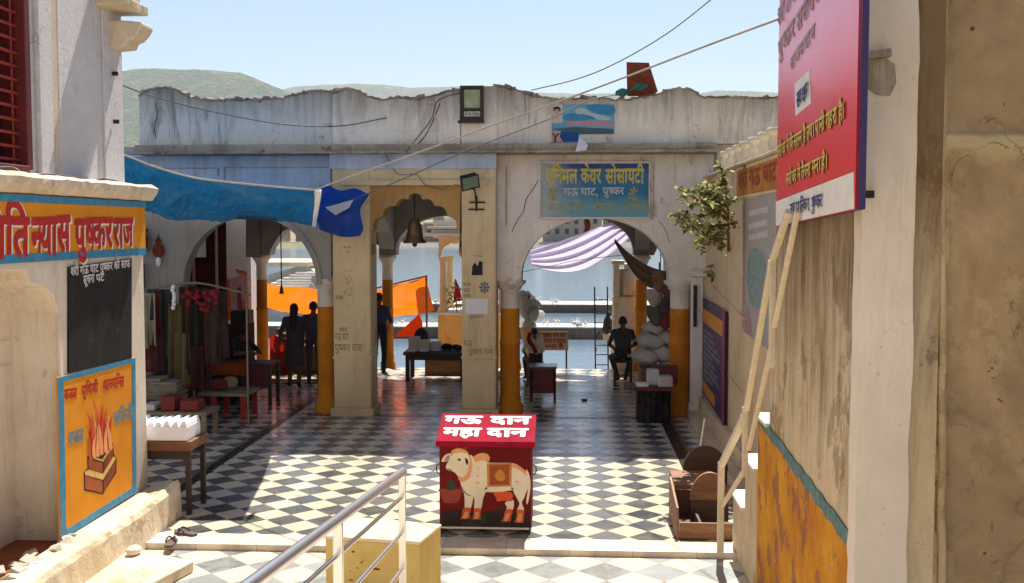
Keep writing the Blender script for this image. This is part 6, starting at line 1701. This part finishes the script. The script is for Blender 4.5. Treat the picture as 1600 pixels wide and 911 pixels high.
tag(MB().grid(lav, 36, 34).build('lavender_cloth', M_LAVENDER), 'pleated lavender cloth slung across the round arch', 'cloth')
def brc(u, v):
    p_ = W(960 + 92 * u, 374 + 52 * u + 14 * math.sin(math.pi * u) + (4 + 22 * math.sin(math.pi * u) + 10 * u) * v, 22.4 - 3.0 * u)
    p_.z += .03 * math.sin(v * 14 + u * 3); p_.y += .04 * math.sin(v * 13); return p_
tag(MB().grid(brc, 26, 12).build('brown_awning', M_BROWNCLOTH), 'sagging brown awning strip inside the round arch above the sacks', 'awning')
# white stepped ghat out to the side and the far shore
gh = thing('white_ghat', 'white sunlit ghat building with stepped ramp across the water', 'building', (-19, 60, -2.6))
m = MB(); P0 = [(408, 432), (462, 417), (478, 416), (492, 424), (492, 462), (408, 462)]
m.prism([W(x, y, 62) for x, y in P0], (0, 6, 0)); m.build('ramp', M_STONE, gh)
m = MB()
for k in range(7): a_ = W(410 + k * 9, 449 - k * 4, 60 + k * .2); m.box(a_.x, a_.x + 2.6, 59 + k * .3, 61.6, -2.6, a_.z)
m.build('steps', M_STONE, gh)
m = MB(); a_ = W(455, 416, 62); m.box(a_.x - 4, a_.x + 1.2, 61.4, 69, a_.z, a_.z + .25); m.build('roof_slab', M_LEDGEW, gh)
random.seed(17)
hm = [plaster('house_%d' % k, c1, scl(c1, .85), lin(110, 90, 76), .4, .3, .3, .05, .2) for k, c1 in enumerate((lin(168, 146, 124), lin(140, 100, 82), lin(150, 122, 92), lin(124, 88, 76), lin(164, 146, 130)))]
x = -150.0; k = 0
cols_ = ('white', 'rose', 'buff', 'dusky pink', 'pale')
while x < 120:
    w_ = rnd(9, 18); h = rnd(5, 11); Y = 292 + rnd(0, 14)
    vis = any(W(px_, 370, Y).x - 2 < x + w_ and x < W(qx_, 370, Y).x + 2 for px_, qx_ in ((410, 500), (575, 730), (812, 990)))
    if vis:
        o = thing('shore_house', '%s house on the far shore with %s' % (cols_[k % 5], ('three rows of windows', 'a stepped terrace', 'a flat parapet roof', 'dark openings', 'a roof kiosk')[(k // 2) % 5]), 'house', (x + w_ / 2, Y, -2), 'houses along the far shore')
        MB().box(x, x + w_, Y, Y + 12, -2.4, h * .6).build('wall', hm[k % 5], o)
        MB().box(x + w_ * .15, x + w_ * .9, Y + 3, Y + 12, h * .6, h).build('upper_wall', hm[(k + 2) % 5], o)
        MB().box(x - .3, x + w_ + .3, Y - .3, Y + 12, h * .6, h * .6 + .35).build('roof', M_LEDGEW, o)
        for c_ in range(int(w_ / 2.6)):
            for r_ in (1.2, 4.0):
                if r_ + 1.4 < h * .6: MB().box(x + .9 + c_ * 2.6, x + 2.0 + c_ * 2.6, Y - .04, Y + .02, r_, r_ + 1.5).build('window', M_IRON, o)
    x += w_ + rnd(-.5, 3); k += 1
m = MB()
for k in range(9): m.box(-160, 140, 284 + k * .8, 284.9 + k * .8, -4.4, -2.4 + k * .18)
struct(m.build('shore_steps', M_STONE))

# ------------------------------------------------------------------ inside the hall: tables and goods
def table(name, lab, x0_, x1_, y0_, y1_, zt2, leg, top, t_=.04, lz=.04):
    o = thing(name, lab, 'table', ((x0_ + x1_) / 2, (y0_ + y1_) / 2, 0))
    MB().box(x0_, x1_, y0_, y1_, zt2 - t_, zt2).build('top', top, o, bevel=.005)
    for xx_ in (x0_ + lz, x1_ - lz):
        for yy_ in (y0_ + lz, y1_ - lz): MB().box(xx_ - lz / 2, xx_ + lz / 2, yy_ - lz / 2, yy_ + lz / 2, .001, zt2 - t_).build('leg', leg, o)
    for ya_2, yb_2 in ((y0_ + lz * .6, y0_ + lz), (y1_ - lz, y1_ - lz * .6)): MB().box(x0_ + lz, x1_ - lz, ya_2, yb_2, zt2 - t_ - .1, zt2 - t_ - .002).build('apron', leg, o)
    return o
# small maroon table
a_ = W(826, 630, 18.55); b_ = W(870, 630, 18.55)
o = table('maroon_table', 'small maroon metal table standing alone in the hall', a_.x, b_.x, 18.55, 19.05, W(847, 573, 18.55).z, M_REDWOOD, plain('table_glass', lin(86, 84, 92), .25, 0, .2))
m = MB(); m.box(a_.x + .03, b_.x - .03, 18.57, 18.6, W(847, 615, 18.55).z, W(847, 578, 18.55).z); m.box(a_.x + .03, b_.x - .03, 18.6, 19.0, W(847, 615, 18.55).z, W(847, 612, 18.55).z); m.build('front_panel', M_REDWOOD, o)
# table with white boxes
a_ = W(630, 600, 20.9); b_ = W(728, 600, 20.9); zt2 = W(680, 551, 20.9).z
table('goods_table', 'long dark table carrying white boxes near the pavilion', a_.x, b_.x, 20.9, 21.7, zt2, M_DARKWOOD, M_DARKWOOD, .06, .08)
m = MB(); m.box(a_.x + .3, b_.x - .05, 21.9, 22.2, .001, .32); tag(m.build('low_bench', M_BROWNWOOD, bevel=.01), 'low brown bench behind the long dark table', 'bench')
for nm, lab, px0, px1, py0, py1, Y, mat in (('white_box', 'tall white box at the end of the dark table', 638, 655, 527, 549, 21.1, M_STONE), ('white_box', 'squat white box beside the tall one on the dark table', 654, 671, 532, 549, 21.05, M_STONE), ('white_box', 'small white tub on the dark table beside the dark bundles', 673, 688, 535, 548, 21.15, M_WHITECLOTH)):
    p_ = W(px0, py1, Y); q_ = W(px1, py0, Y); m = MB(); m.box(p_.x, q_.x, Y, Y + .26, zt2 + .001, q_.z); o = m.build(nm, mat, bevel=.02); tag(o, lab, 'box')
m = MB(); 
for k in range(9): c_ = W(700 + rnd(-6, 18), 543 + rnd(-3, 5), 21.2 + rnd(-.05, .2)); m.sph((c_.x, c_.y, max(c_.z, zt2 + .06)), rnd(.06, .09), rnd(.06, .09), .06, 8, 6)
tag(m.build('dark_bundle', M_BLACKCLOTH), 'heap of dark cloth bundles on the table by the pillar', 'bundle')
for k, (x_, lab) in enumerate(((644, 'crumpled white paper at the table edge under the tall box'), (662, 'crumpled white paper at the table edge by the squat box'))):
    c_ = W(x_, 550, 20.98); m = MB(); m.sph((c_.x, c_.y, zt2 + .04), .12, .07, .045, 10, 6); tag(m.build('crumpled_paper', M_PAPER), lab, 'paper')
c_ = W(657, 527, 21.3); m = MB(); m.sph((c_.x, c_.y + .15, zt2 + .25), .16, .14, .2, 12, 8); m.cyl((c_.x, c_.y + .15, zt2 + .002), (c_.x, c_.y + .15, zt2 + .2), .1); tag(m.build('dark_pot', M_IRON), 'dark round pot behind the white boxes', 'pot')
c_ = flo(607, 586); m = MB(); m.grid(lambda u, v: (c_.x - .25 + .55 * u, c_.y - .2 + .5 * v, .03 + .07 * math.sin(u * 5 + v * 3) ** 2), 14, 12); tag(m.build('white_floor_cloth', M_WHITECLOTH), 'white cloth dropped on the floor beside the standing man', 'cloth')
c_ = flo(765, 588); m = MB(); m.box(c_.x - .5, c_.x + .3, c_.y - .15, c_.y + .35, .001, .1); tag(m.build('white_step_block', M_STONE, bevel=.02), 'low white block on the floor near the orange column', 'block')
c_ = flo(913, 626); m = MB(); m.box(c_.x - .05, c_.x + .05, c_.y - .04, c_.y + .04, .001, .03); tag(m.build('floor_scrap', M_IRON, bevel=.008), 'small dark scrap lying alone on the hall floor', 'scrap')
# goods by the round arch
a_ = W(992, 662, 16.62); b_ = W(1054, 662, 16.62); zt2 = W(1020, 606, 16.62).z
gt = thing('cloth_table', 'goods table with a black cloth skirt in the round arch', 'table', ((a_.x + b_.x) / 2, 16.9, 0))
MB().box(a_.x - .04, b_.x - .03, 16.6, 17.15, zt2 - .05, zt2).build('top', M_REDWOOD, gt, bevel=.006)
m = MB(); m.grid(lambda u, v: (a_.x + .06 + (b_.x - .12 - a_.x) * u, 16.66 + .02 * math.sin(u * 34), .002 + (zt2 - .052) * v), 40, 3); m.grid(lambda u, v: (a_.x + .06 + .015 * math.sin(u * 20), 16.66 + .46 * u, .002 + (zt2 - .052) * v), 20, 3); m.grid(lambda u, v: (b_.x - .06, 16.66 + .46 * u, .002 + (zt2 - .052) * v), 20, 3); m.build('skirt', M_BLACKCLOTH, gt)
random.seed(3)
for k, (dx, dy, w_, d_, h_, mat, lab) in enumerate(((.02, .02, .2, .3, .05, M_PAPER, 'flat pile of white paper at the edge of the goods table'), (.2, .2, .2, .22, .26, M_SACK, 'upright white carton on the goods table'), (.36, .03, .24, .3, .17, M_SACK, 'soft white packet at the pillar end of the goods table'))):
    m = MB(); m.box(a_.x + dx, a_.x + dx + w_, 16.63 + dy, 16.63 + dy + d_, zt2 + .001, zt2 + h_); tag(m.build('packet', mat, bevel=.03), lab, 'packet')
m = MB(); m.box(a_.x + .3, a_.x + .7, 16.98, 17.1, zt2 + .001, zt2 + .3); tag(m.build('red_carton', M_REDWOOD, bevel=.01), 'dark red carton standing behind the white packets', 'carton')
# sacks on a low stand
p_ = W(1005, 560, 18.8); q_ = W(1052, 560, 18.8)
m = MB(); m.box(p_.x - .05, q_.x, 18.6, 19.3, .001, .62); tag(m.build('sack_stand', M_BROWNWOOD, bevel=.01), 'low brown stand stacked with white sacks', 'stand')
for k, (x_, y_, r_, lab) in enumerate(((1012, 556, .26, 'bulging white sack at the bottom of the stack by the seated man'), (1042, 553, .26, 'bulging white sack at the bottom of the stack by the orange column'), (1020, 532, .25, 'white sack lying in the middle of the stack'), (1046, 528, .22, 'small white sack tucked beside the orange column'), (1022, 512, .2, 'white sack on top of the stack'))):
    c_ = W(x_, y_, 18.95); m = MB()
    m.grid(lambda u, v: (c_.x + r_ * 1.15 * math.cos(2 * math.pi * u) * math.sin(math.pi * v) ** .6 * (1 + .05 * math.sin(u * 25) + .07 * mnoise.noise(Vector((u * 8, v * 5, k)))), c_.y + r_ * math.sin(2 * math.pi * u) * math.sin(math.pi * v) ** .6, c_.z - r_ * .52 * math.cos(math.pi * v) + .022 * math.sin(u * 19 + v * 9) + .03 * mnoise.noise(Vector((u * 11, v * 7, k + 3)))), 48, 26); m.grid(lambda u, v: (c_.x - r_ * (1.1 + .28 * v) , c_.y + r_ * .3 * (u - .5) * (.5 + v), c_.z + r_ * .16 * math.sin(u * 12) * v), 8, 4)
    tag(m.build('sack', M_SACK), lab, 'sack', 'white sacks stacked on the stand')
for k, (x_, y_, c1, lab) in enumerate(((1030, 440, lin(116, 88, 70), 'brown cloth bag hanging highest by the orange column'), (1044, 452, lin(120, 66, 58), 'rusty red bag hanging against the orange column'), (1022, 466, lin(180, 168, 160), 'pale bag hanging in the bunch above the sacks'), (1038, 482, lin(74, 60, 56), 'dark bag hanging in the bunch above the sacks'), (1040, 502, lin(124, 50, 50), 'dull red bag hanging lowest above the sacks'), (1026, 494, lin(90, 96, 84), 'olive bag hanging low over the top sack'))):
    c_ = W(x_, y_, 18.3 + .05 * k); m = MB(); bw, bh = rnd(.1, .15), rnd(.15, .21)
    m.grid(lambda u, v: (c_.x + bw * (.18 + .9 * math.sin(math.pi * min(v * .62 + .38, 1)) ** .7 * (v < 1)) * math.cos(6.283 * u) * (1 + .13 * math.sin(6.283 * u * 5 + k)), c_.y + .7 * bw * (.2 + .9 * math.sin(math.pi * min(v * .62 + .38, 1)) ** .7) * math.sin(6.283 * u), c_.z - bh + 2 * bh * (1 - v)), 28, 10); m.cyl(c_ + Vector((0, 0, bh - .02)), c_ + Vector((0, 0, bh + .15)), .012, n=6)
    tag(m.build('hanging_bag', cloth('bag_%d' % k, c1, .05, .3, .6)), lab, 'bag', 'bags hanging above the sacks')
m = MB(); m.cyl(W(1012, 428, 18.4), W(1052, 430, 18.4), .015, n=8); m.cyl(W(1032, 429, 18.4), Vector((W(1032, 429, 18.4).x, 18.4, ZC)), .008, n=6); m.cyl(W(1040, 500, 18.5), W(1040, 429, 18.4), .006, n=5); m.cyl(W(1026, 490, 18.5), W(1026, 429, 18.4), .006, n=5)
tag(m.build('hanging_rod', M_IRON), 'iron rod and strings the bags hang from', 'rod')
m = MB(); m.box(2.0 - .06, 1.995, 17.8, 17.9, 1.2, 2.4)
a_ = W(1083, 445, SY - .02); m = MB(); rect(m, 1083, 1089, 446, 510, SY - .07, .03); tag(m.build('dark_pipe_box', M_IRON), 'narrow dark box mounted on the wall pilaster by the purple board', 'pipe box')
# ------------------------------------------------------------------ stalls under the tarpaulin
a_ = WZ(268, 820, 0); 
x1_ = a_.x + .06; zt2 = W(250, 690, 11.0).z
o = table('tray_table', 'tall brown table at the corner holding the white ridged tray', x1_ - 1.3, x1_ + .03, 11.0, 11.55, zt2, M_DARKWOOD, M_BROWNWOOD, .1, .05)
m = MB(); xw0 = x1_ - 1.1; xw1 = x1_ - .02; n_ = 12
tr = thing('ridged_tray', 'white moulded tray with a row of ridges on the corner table', 'tray', ((xw0 + xw1) / 2, 11.25, zt2 + .001))
MB().box(xw0, xw1, 11.02, 11.45, zt2 + .001, zt2 + .16).build('body', M_CUPWHITE, tr, bevel=.012)
m = MB()
for k in range(n_):
    xa1 = xw0 + (xw1 - xw0) * k / n_; xb1 = xw0 + (xw1 - xw0) * (k + 1) / n_; xm1 = (xa1 + xb1) / 2
    m.prism([(xa1 + .004, 11.03, zt2 + .1605), (xb1 - .004, 11.03, zt2 + .1605), (xm1 + .015 + rnd(-.01, .01), 11.03, zt2 + .21 + rnd(-.015, .012)), (xm1 - .02 + rnd(-.008, .008), 11.03, zt2 + .205 + rnd(-.015, .012))], (0, .41, 0))
m.build('ridge', M_CUPWHITE, tr, bevel=.006)
# bench with packets
b0_ = W(318, 695, 15.0); zt2 = W(318, 645, 15.0).z
o = thing('pale_bench', 'pale weathered bench loaded with red packets and white bundles', 'bench', (b0_.x - .9, 15.3, 0))
MB().box(b0_.x - 2.2, b0_.x + .05, 15.0, 15.6, zt2 - .05, zt2).build('seat', M_PALEWOOD, o, bevel=.006)
for xx_ in (b0_.x - 2.1, b0_.x - 1.05, b0_.x):
    for yy_ in (15.04, 15.54): MB().box(xx_ - .035, xx_ + .035, yy_ - .03, yy_ + .03, .001, zt2 - .05).build('leg', M_PALEWOOD, o)
random.seed(8)
red2 = plain('red_packet', lin(132, 44, 34), .6, 0, .3, 20)
for k, (dx, w_, h_, mat, lab) in enumerate(((-.1, .28, .16, red2, 'red packet at the open end of the pale bench'), (-.45, .22, .22, red2, 'taller red packet next along the pale bench'), (-.75, .2, .1, M_STONE, 'small pale packet between the red ones on the bench'), (-1.02, .24, .2, red2, 'round topped red packet midway along the pale bench'))):
    m = MB(); m.box(b0_.x + dx - w_, b0_.x + dx, 15.08, 15.4, zt2 + .001, zt2 + h_); tag(m.build('packet', mat, bevel=.03), lab, 'packet', 'packets on the pale bench')
# stacks of folded white cloth
for k, (x_, yt, lab) in enumerate(((262, 597, 'higher layered stack of folded pale cloth beside the dark garments'), (236, 590, 'middle layered stack of folded pale cloth under the hanging clothes'), (212, 586, 'layered stack of folded pale cloth against the painted corner'))):
    c_ = W(x_, 640, 15.9); zt3 = W(x_, yt, 15.9).z; m = MB(); z = .3; 
    while z < zt3:
        h_ = rnd(.025, .05); j = rnd(-.02, .02); m.box(c_.x - .2 + j, c_.x + .2 + j, 15.75 + rnd(0, .02), 16.25, z, z + h_ - .004); z += h_
    tag(m.build('cloth_stack', plain('folded_pale_cloth', lin(150, 136, 120), .9, 0, .35, 10), bevel=.008), lab, 'cloth stack', 'stacks of folded cloth')
m = MB(); c_ = W(236, 640, 15.9); m.box(c_.x - .7, c_.x + .7, 15.7, 16.3, .001, .296); tag(m.build('low_platform', M_DARKWOOD, bevel=.01), 'low dark platform under the folded cloth stacks', 'platform')
# red legged bench
a_ = W(335, 662, 16.6); zt2 = W(350, 614, 16.6).z
o = thing('red_bench', 'low bench with red painted legs in the shade of the tarpaulin', 'bench', (a_.x + .4, 16.85, 0))
MB().box(a_.x - .25, a_.x + .55, 16.55, 17.3, zt2 - .05, zt2).build('seat', M_PALEWOOD, o, bevel=.006)
for xx_ in (a_.x, a_.x + .48):
    for yy_ in (16.6, 17.22): MB().box(xx_ - .04, xx_ + .04, yy_ - .035, yy_ + .035, .001, zt2 - .05).build('leg', plain('red_leg_paint', lin(150, 26, 34), .5, 0, .2), o)
random.seed(77)
gcols = [lin(96, 60, 48), lin(120, 96, 72), lin(70, 66, 60), lin(128, 52, 44), lin(150, 132, 104), lin(62, 74, 66)]
for k, (x_, y_, Y_, w_, h_) in enumerate(((286, 640, 17.0, .3, .34), (270, 652, 16.7, .26, .22), (312, 648, 16.9, .2, .2), (345, 606, 16.9, .26, .14), (360, 607, 16.95, .2, .2), (300, 604, 17.0, .3, .3), (255, 628, 16.5, .24, .3), (325, 585, 18.1, .3, .2), (340, 578, 18.15, .22, .26), (230, 652, 15.5, .22, .26), (268, 668, 15.62, .2, .18), (290, 622, 17.05, .3, .2), (318, 600, 18.0, .24, .24), (280, 600, 17.0, .26, .3))):
    c_ = W(x_, y_, Y_); m = MB()
    if k % 2: m.T = Matrix.Translation(c_) @ Euler((0, 0, rnd(-.5, .5))).to_matrix().to_4x4(); m.box(-w_ / 2, w_ / 2, -w_ / 2, w_ / 2, 0, h_); m.T = None; bv = .02
    else: m.grid(lambda u, v: (c_.x + w_ * .6 * math.cos(6.283 * u) * math.sin(math.pi * v) ** .6 * (1 + .1 * math.sin(u * 31)), c_.y + w_ * .5 * math.sin(6.283 * u) * math.sin(math.pi * v) ** .6, c_.z + h_ * .5 * (1 - math.cos(math.pi * v))), 24, 10); bv = 0
    tag(m.build('goods_bundle', cloth('goods_cloth_%d' % (k % 6), gcols[k % 6], 0, .35, .6), bevel=bv), 'dark bundle of goods heaped in the shade among the stall benches', 'bundle', 'bundles of goods heaped among the stall benches')
# books crate at its side
a2 = W(300, 620, 17.0); m = MB()
cro = thing('goods_crate', 'dark open crate of coloured packets beside the red bench', 'crate', (a2.x, 17.0, 0))
zc3 = W(300, 588, 16.9).z
m.box(a2.x - .26, a2.x + .26, 16.78, 16.8, .001, zc3); m.box(a2.x - .26, a2.x - .24, 16.8, 17.2, .001, zc3); m.box(a2.x + .24, a2.x + .26, 16.8, 17.2, .001, zc3); m.box(a2.x - .26, a2.x + .26, 17.2, 17.22, .001, zc3); m.box(a2.x - .24, a2.x + .24, 16.8, 17.2, .02, .04); m.build('side', M_DARKWOOD, cro)
m = MB()
for k in range(6): m.box(a2.x - .22 + k * .075, a2.x - .155 + k * .075, 16.82, 17.15, .041, zc3 + .05 + rnd(-.03, .03))
m.build('packet_fill', plain('mixed_packets', lin(96, 70, 60), .8, 0, .6, 5), cro)
# counter with orange cloth, red box and dark tin behind
a_ = W(378, 640, 17.95); b_ = W(424, 640, 17.95); zt2 = W(400, 568, 17.95).z
ct = thing('stall_counter', 'dark wooden stall counter with a diagonal brace by the orange column', 'counter', ((a_.x + b_.x) / 2 - .4, 18.2, 0))
MB().box(a_.x - .95, b_.x + .02, 17.9, 18.5, zt2 - .04, zt2).build('top', M_DARKWOOD, ct, bevel=.006)
m = MB(); m.box(a_.x, b_.x - .06, 17.96, 17.98, .3, zt2 - .042); m.bar((a_.x, 17.94, .08), (b_.x, 17.94, .42), .03, .05, (0, 1, 0)); m.build('front_panel', M_REDWOOD, ct)
for xx_ in (a_.x - .9, a_.x, b_.x - .02):
    for yy_ in (17.95, 18.45): MB().box(xx_ - .03, xx_ + .03, yy_ - .028, yy_ + .028, .001, zt2 - .04).build('leg', M_DARKWOOD, ct)
c_ = W(352, 580, 17.9); m = MB(); m.grid(lambda u, v: (c_.x - .35 + .72 * u, 17.86 + .01 * math.sin(u * 24), zt2 + .006 - .2 * v), 30, 4); m.grid(lambda u, v: (c_.x - .35 + .72 * u, 17.86 + .5 * v, zt2 + .008), 8, 4); tag(m.build('orange_table_cloth', cloth('dull_orange_cloth', lin(170, 76, 24), .1)), 'dull orange cloth draped over the stall counter', 'cloth')
a_ = W(356, 545, 19.6); b_ = W(386, 545, 19.6); m = MB(); m.box(a_.x, b_.x, 19.6, 20.1, .001, W(370, 507, 19.6).z); tag(m.build('red_cabinet', M_MAROON, bevel=.01), 'dull red cabinet behind the bending man', 'cabinet')
m = MB(); z0_ = W(370, 507, 19.6).z; m.box(a_.x + .04, b_.x + .02, 19.65, 20.0, z0_ + .001, W(370, 486, 19.6).z); tag(m.build('black_tin', M_IRON, bevel=.01), 'black tin box on top of the dull red cabinet', 'tin box')
# maroon doors and the pale wall strip deep inside the wide arch
dr = thing('maroon_doors', 'tall dark maroon folding doors inside the wide arch', 'doors', (W(318, 500, 20.2).x, 20.2, 0))
for k, (xa1, xb1) in enumerate(((262, 300), (303, 336), (339, 352))):
    p_ = W(xa1, 355, 20.2); q_ = W(xb1, 355, 20.2); m = MB(); z1_ = 3.7 if k != 1 else W(310, 402, 20.2).z
    m.box(p_.x, q_.x, 20.2, 20.26, .001, z1_)
    if k == 1: p2 = W(321, 355, 20.2); m.box(p2.x, q_.x, 20.2, 20.26, z1_, 3.7)
    m.build('leaf', M_MAROON, dr, bevel=.006)
for x_ in (301.5, 337.5): p_ = W(x_, 355, 20.15); MB().cyl((p_.x, 20.15, .001), (p_.x, 20.15, 3.6), .03, n=10).build('pole', M_LEDGEW, dr)
mw = thing('mural_wall', 'pale lakeside wall with a purple and orange mural along its foot', 'wall', (W(368, 400, 23.4).x, 23.4, -1))
p_ = W(298, 355, 23.5); q_ = W(392, 355, 23.5); MB().box(p_.x, q_.x, 23.46, 23.9, -2.2, 3.9).build('wall', M_WHITE, mw)
ART = MB(); mp = lambda x, y, d: W(x, y, 23.46 - d)
for mi_, pp in ((0, [(352, 440), (386, 424), (388, 500), (352, 500)]), (1, [(366, 420), (384, 424), (387, 430), (372, 428)]), (1, [(352, 450), (358, 430), (362, 500), (352, 500)]), (2, [(370, 452), (376, 446), (380, 500), (372, 500)]), (1, [(380, 470), (388, 460), (388, 500), (381, 500)])):
    ART.cur = mi_; ART.poly([mp(x, y, .004 + .002 * len(ART.f)) for x, y in pp])
ART.build('mural', [plain('mural_lilac', lin(186, 150, 172), .8, 0, .3), plain('mural_orange', lin(206, 96, 48), .8, 0, .3), plain('mural_plum', lin(120, 60, 96), .8, 0, .3)], mw)
# clothes rail with garments in front of the blue wall
rl = thing('clothes_rail', 'long bent pole rail for hanging clothes under the tarpaulin', 'rail', tuple(W(300, 441, 16.2)))
MB().tube(spline([W(206, 458, 16.2), W(250, 449, 16.2), W(300, 442, 16.2), W(345, 449, 16.2), W(392, 461, 16.4)], 6), .018, 8).build('bar', M_PALEWOOD, rl)
for x_, y_ in ((208, 458), (300, 442), (385, 459)): p_ = W(x_, y_, 16.22); MB().cyl((p_.x, 16.22, .001), p_, .016, n=8).build('post', M_PALEWOOD, rl)
random.seed(41)
G = [(214, 228, 462, 545, lin(150, 144, 126), 'cream shirt beside the painted corner on the clothes rail'), (229, 240, 458, 540, lin(176, 170, 150), 'pale yellow scarf second along the clothes rail'), (241, 252, 455, 590, lin(74, 26, 28), 'long maroon cloth hanging on the clothes rail'), (252, 272, 452, 560, lin(48, 56, 46), 'dark green kurta hanging on the clothes rail'), (266, 282, 475, 590, lin(92, 84, 54), 'olive yellow cloth under the garlands on the rail'), (283, 294, 448, 575, lin(70, 54, 46), 'brown shawl hanging past the middle of the rail'), (296, 308, 446, 585, lin(40, 46, 40), 'black green cloth just past the bent middle of the rail'), (309, 322, 449, 590, lin(56, 34, 34), 'dark brown dress under the red garlands'), (323, 338, 452, 570, lin(78, 62, 52), 'taupe cloth hanging near the maroon doors'), (340, 352, 455, 560, lin(54, 40, 38), 'dark cloth at the doors end of the clothes rail'), (222, 238, 520, 585, lin(96, 34, 30), 'short red cloth hanging low below the cream shirt'), (244, 258, 500, 600, lin(40, 34, 36), 'near black cloth hanging low between the maroon and green clothes'), (276, 292, 520, 606, lin(112, 96, 70), 'tan cloth hanging low under the brown shawl'), (300, 316, 540, 610, lin(70, 30, 30), 'dark red skirt hanging low under the black green cloth'), (232, 248, 452, 500, lin(60, 62, 76), 'slate blouse tucked behind the yellow scarf')]
for i, (xa1, xb1, ya1_, yb1_, c1, lab) in enumerate(G):
    Yg = 16.08 + .035 * (i % 4); A_ = W(xa1 - 3, ya1_, Yg); B_ = W(xb1 + 4, yb1_, Yg); w_ = B_.x - A_.x; ph = rnd(0, 6)
    def gf(u, v): return (A_.x + w_ * (u * (1.0 + .1 * v)), Yg + .04 * math.sin(u * 9 + ph + v * 1.2) * (.4 + v), A_.z + (max(B_.z, .3) - A_.z) * v)
    tag(MB().grid(gf, 14, 12).build('hanging_garment', cloth('garment_%d' % i, c1, .15, .25, .4), solid=.008), lab, 'garment', 'garments on the clothes rail')
m = MB(); mred = plain('garland_red', lin(140, 22, 36), .8, 0, .4, 30)
gr = thing('red_garland', 'bunch of red flower garlands hanging on the clothes rail', 'garland', tuple(W(320, 480, 16.0)))
for k in range(44):
    c_ = W(rnd(284, 342), 454 + abs(random.gauss(0, 12)), 16.02 + rnd(-.05, .05)); m.sph(c_, rnd(.02, .045), nu=7, nv=5)
m.build('flowers', mred, gr)
m = MB()
for k in range(7): c_ = W(271 + rnd(-1.5, 1.5), 448 + k * 5.5, 16.0); m.sph(c_, .035, nu=8, nv=6)
tag(m.build('white_bead_string', M_CUPWHITE), 'string of white balls hanging from the clothes rail', 'bead string')
m = MB(); rect(m, 209, 232, 358, 362, SY - .01, .2); m.lathe(tuple(W(220, 398, SY - .16)), [(.06, 0), (.11, .06), (.13, .3), (.05, .4)], 8)
tag(m.build('wall_lantern', M_BROWNWOOD), 'old brown lantern on a wall bracket behind the painted corner', 'lantern')
m = MB(); m.sph(W(247, 392, SY - .06), .1, .05, .12); m.sph(W(247, 377, SY - .06), .05, .04, .05); m.cyl(W(247, 374, SY - .06), W(247, 366, SY), .01, n=6); tag(m.build('hanging_puppet', M_RUST), 'small brown puppet hung on the blue grey wall', 'puppet')
m = MB(); m.lathe(tuple(W(248, 416, SY - .06)), [(.02, 0), (.04, .03), (.05, .1), (.02, .16)], 10); m.cyl(W(248, 408, SY - .06), W(248, 398, SY - .03), .006, n=5); tag(m.build('white_bulb', M_CUPWHITE), 'white lamp bulb hanging below the puppet', 'bulb')
m = MB(); rect(m, 205, 226, 412, 452, SY - .02, .25); tag(m.build('dark_speaker', M_IRON, bevel=.02), 'dark box loudspeaker on the wall above the clothes rail', 'loudspeaker')
# goods beyond the wide arch
a_ = W(424, 575, 22.1); b_ = W(498, 575, 22.1)
rt_ = thing('red_stall', 'low stall draped in red cloth and heaped with goods by the lake', 'stall', ((a_.x + b_.x) / 2, 22.4, 0))
m = MB(); m.box(a_.x, b_.x + .1, 22.1, 22.6, .001, .55); m.build('base', M_BROWNWOOD, rt_)
m = MB(); m.grid(lambda u, v: (a_.x - .02 + .42 * u, 22.06 + .02 * math.sin(u * 18), .75 - .7 * v + .08 * math.sin(u * 7)), 20, 6); m.build('red_cloth', cloth('stall_red', lin(188, 44, 24), .4, .2), rt_)
m = MB()
for k in range(26): m.sph((rnd(a_.x, b_.x + .1), rnd(22.15, 22.55), rnd(.6, .95)), rnd(.07, .14), rnd(.07, .12), rnd(.05, .1), 8, 6)
m.build('goods', plain('stall_goods', lin(112, 84, 68), .8, 0, .6, 6), rt_)
m = MB()
for k in range(5): m.sph((a_.x + .3 + k * .2 + rnd(-.05, .05), 22.2, 1.0 + rnd(-.03, .06)), .08, .07, .05, 8, 6)
m.build('white_goods', M_WHITECLOTH, rt_)
# ------------------------------------------------------------------ air
m = MB(); m.box(-5200, 5200, -80, 5200, -7, 560)
hz = m.build('haze', bpy.data.materials.new('haze')); struct(hz, 'stuff')
hm_ = hz.data.materials[0]; hm_.use_nodes = True; nt = hm_.node_tree
nt.nodes.remove(nt.nodes['Principled BSDF'])
pvn = nt.nodes.new('ShaderNodeVolumePrincipled'); pvn.inputs['Color'].default_value = (.82, .9, 1, 1); pvn.inputs['Density'].default_value = .00016; pvn.inputs['Anisotropy'].default_value = .2
nt.links.new(pvn.outputs[0], nt.nodes['Material Output'].inputs['Volume'])
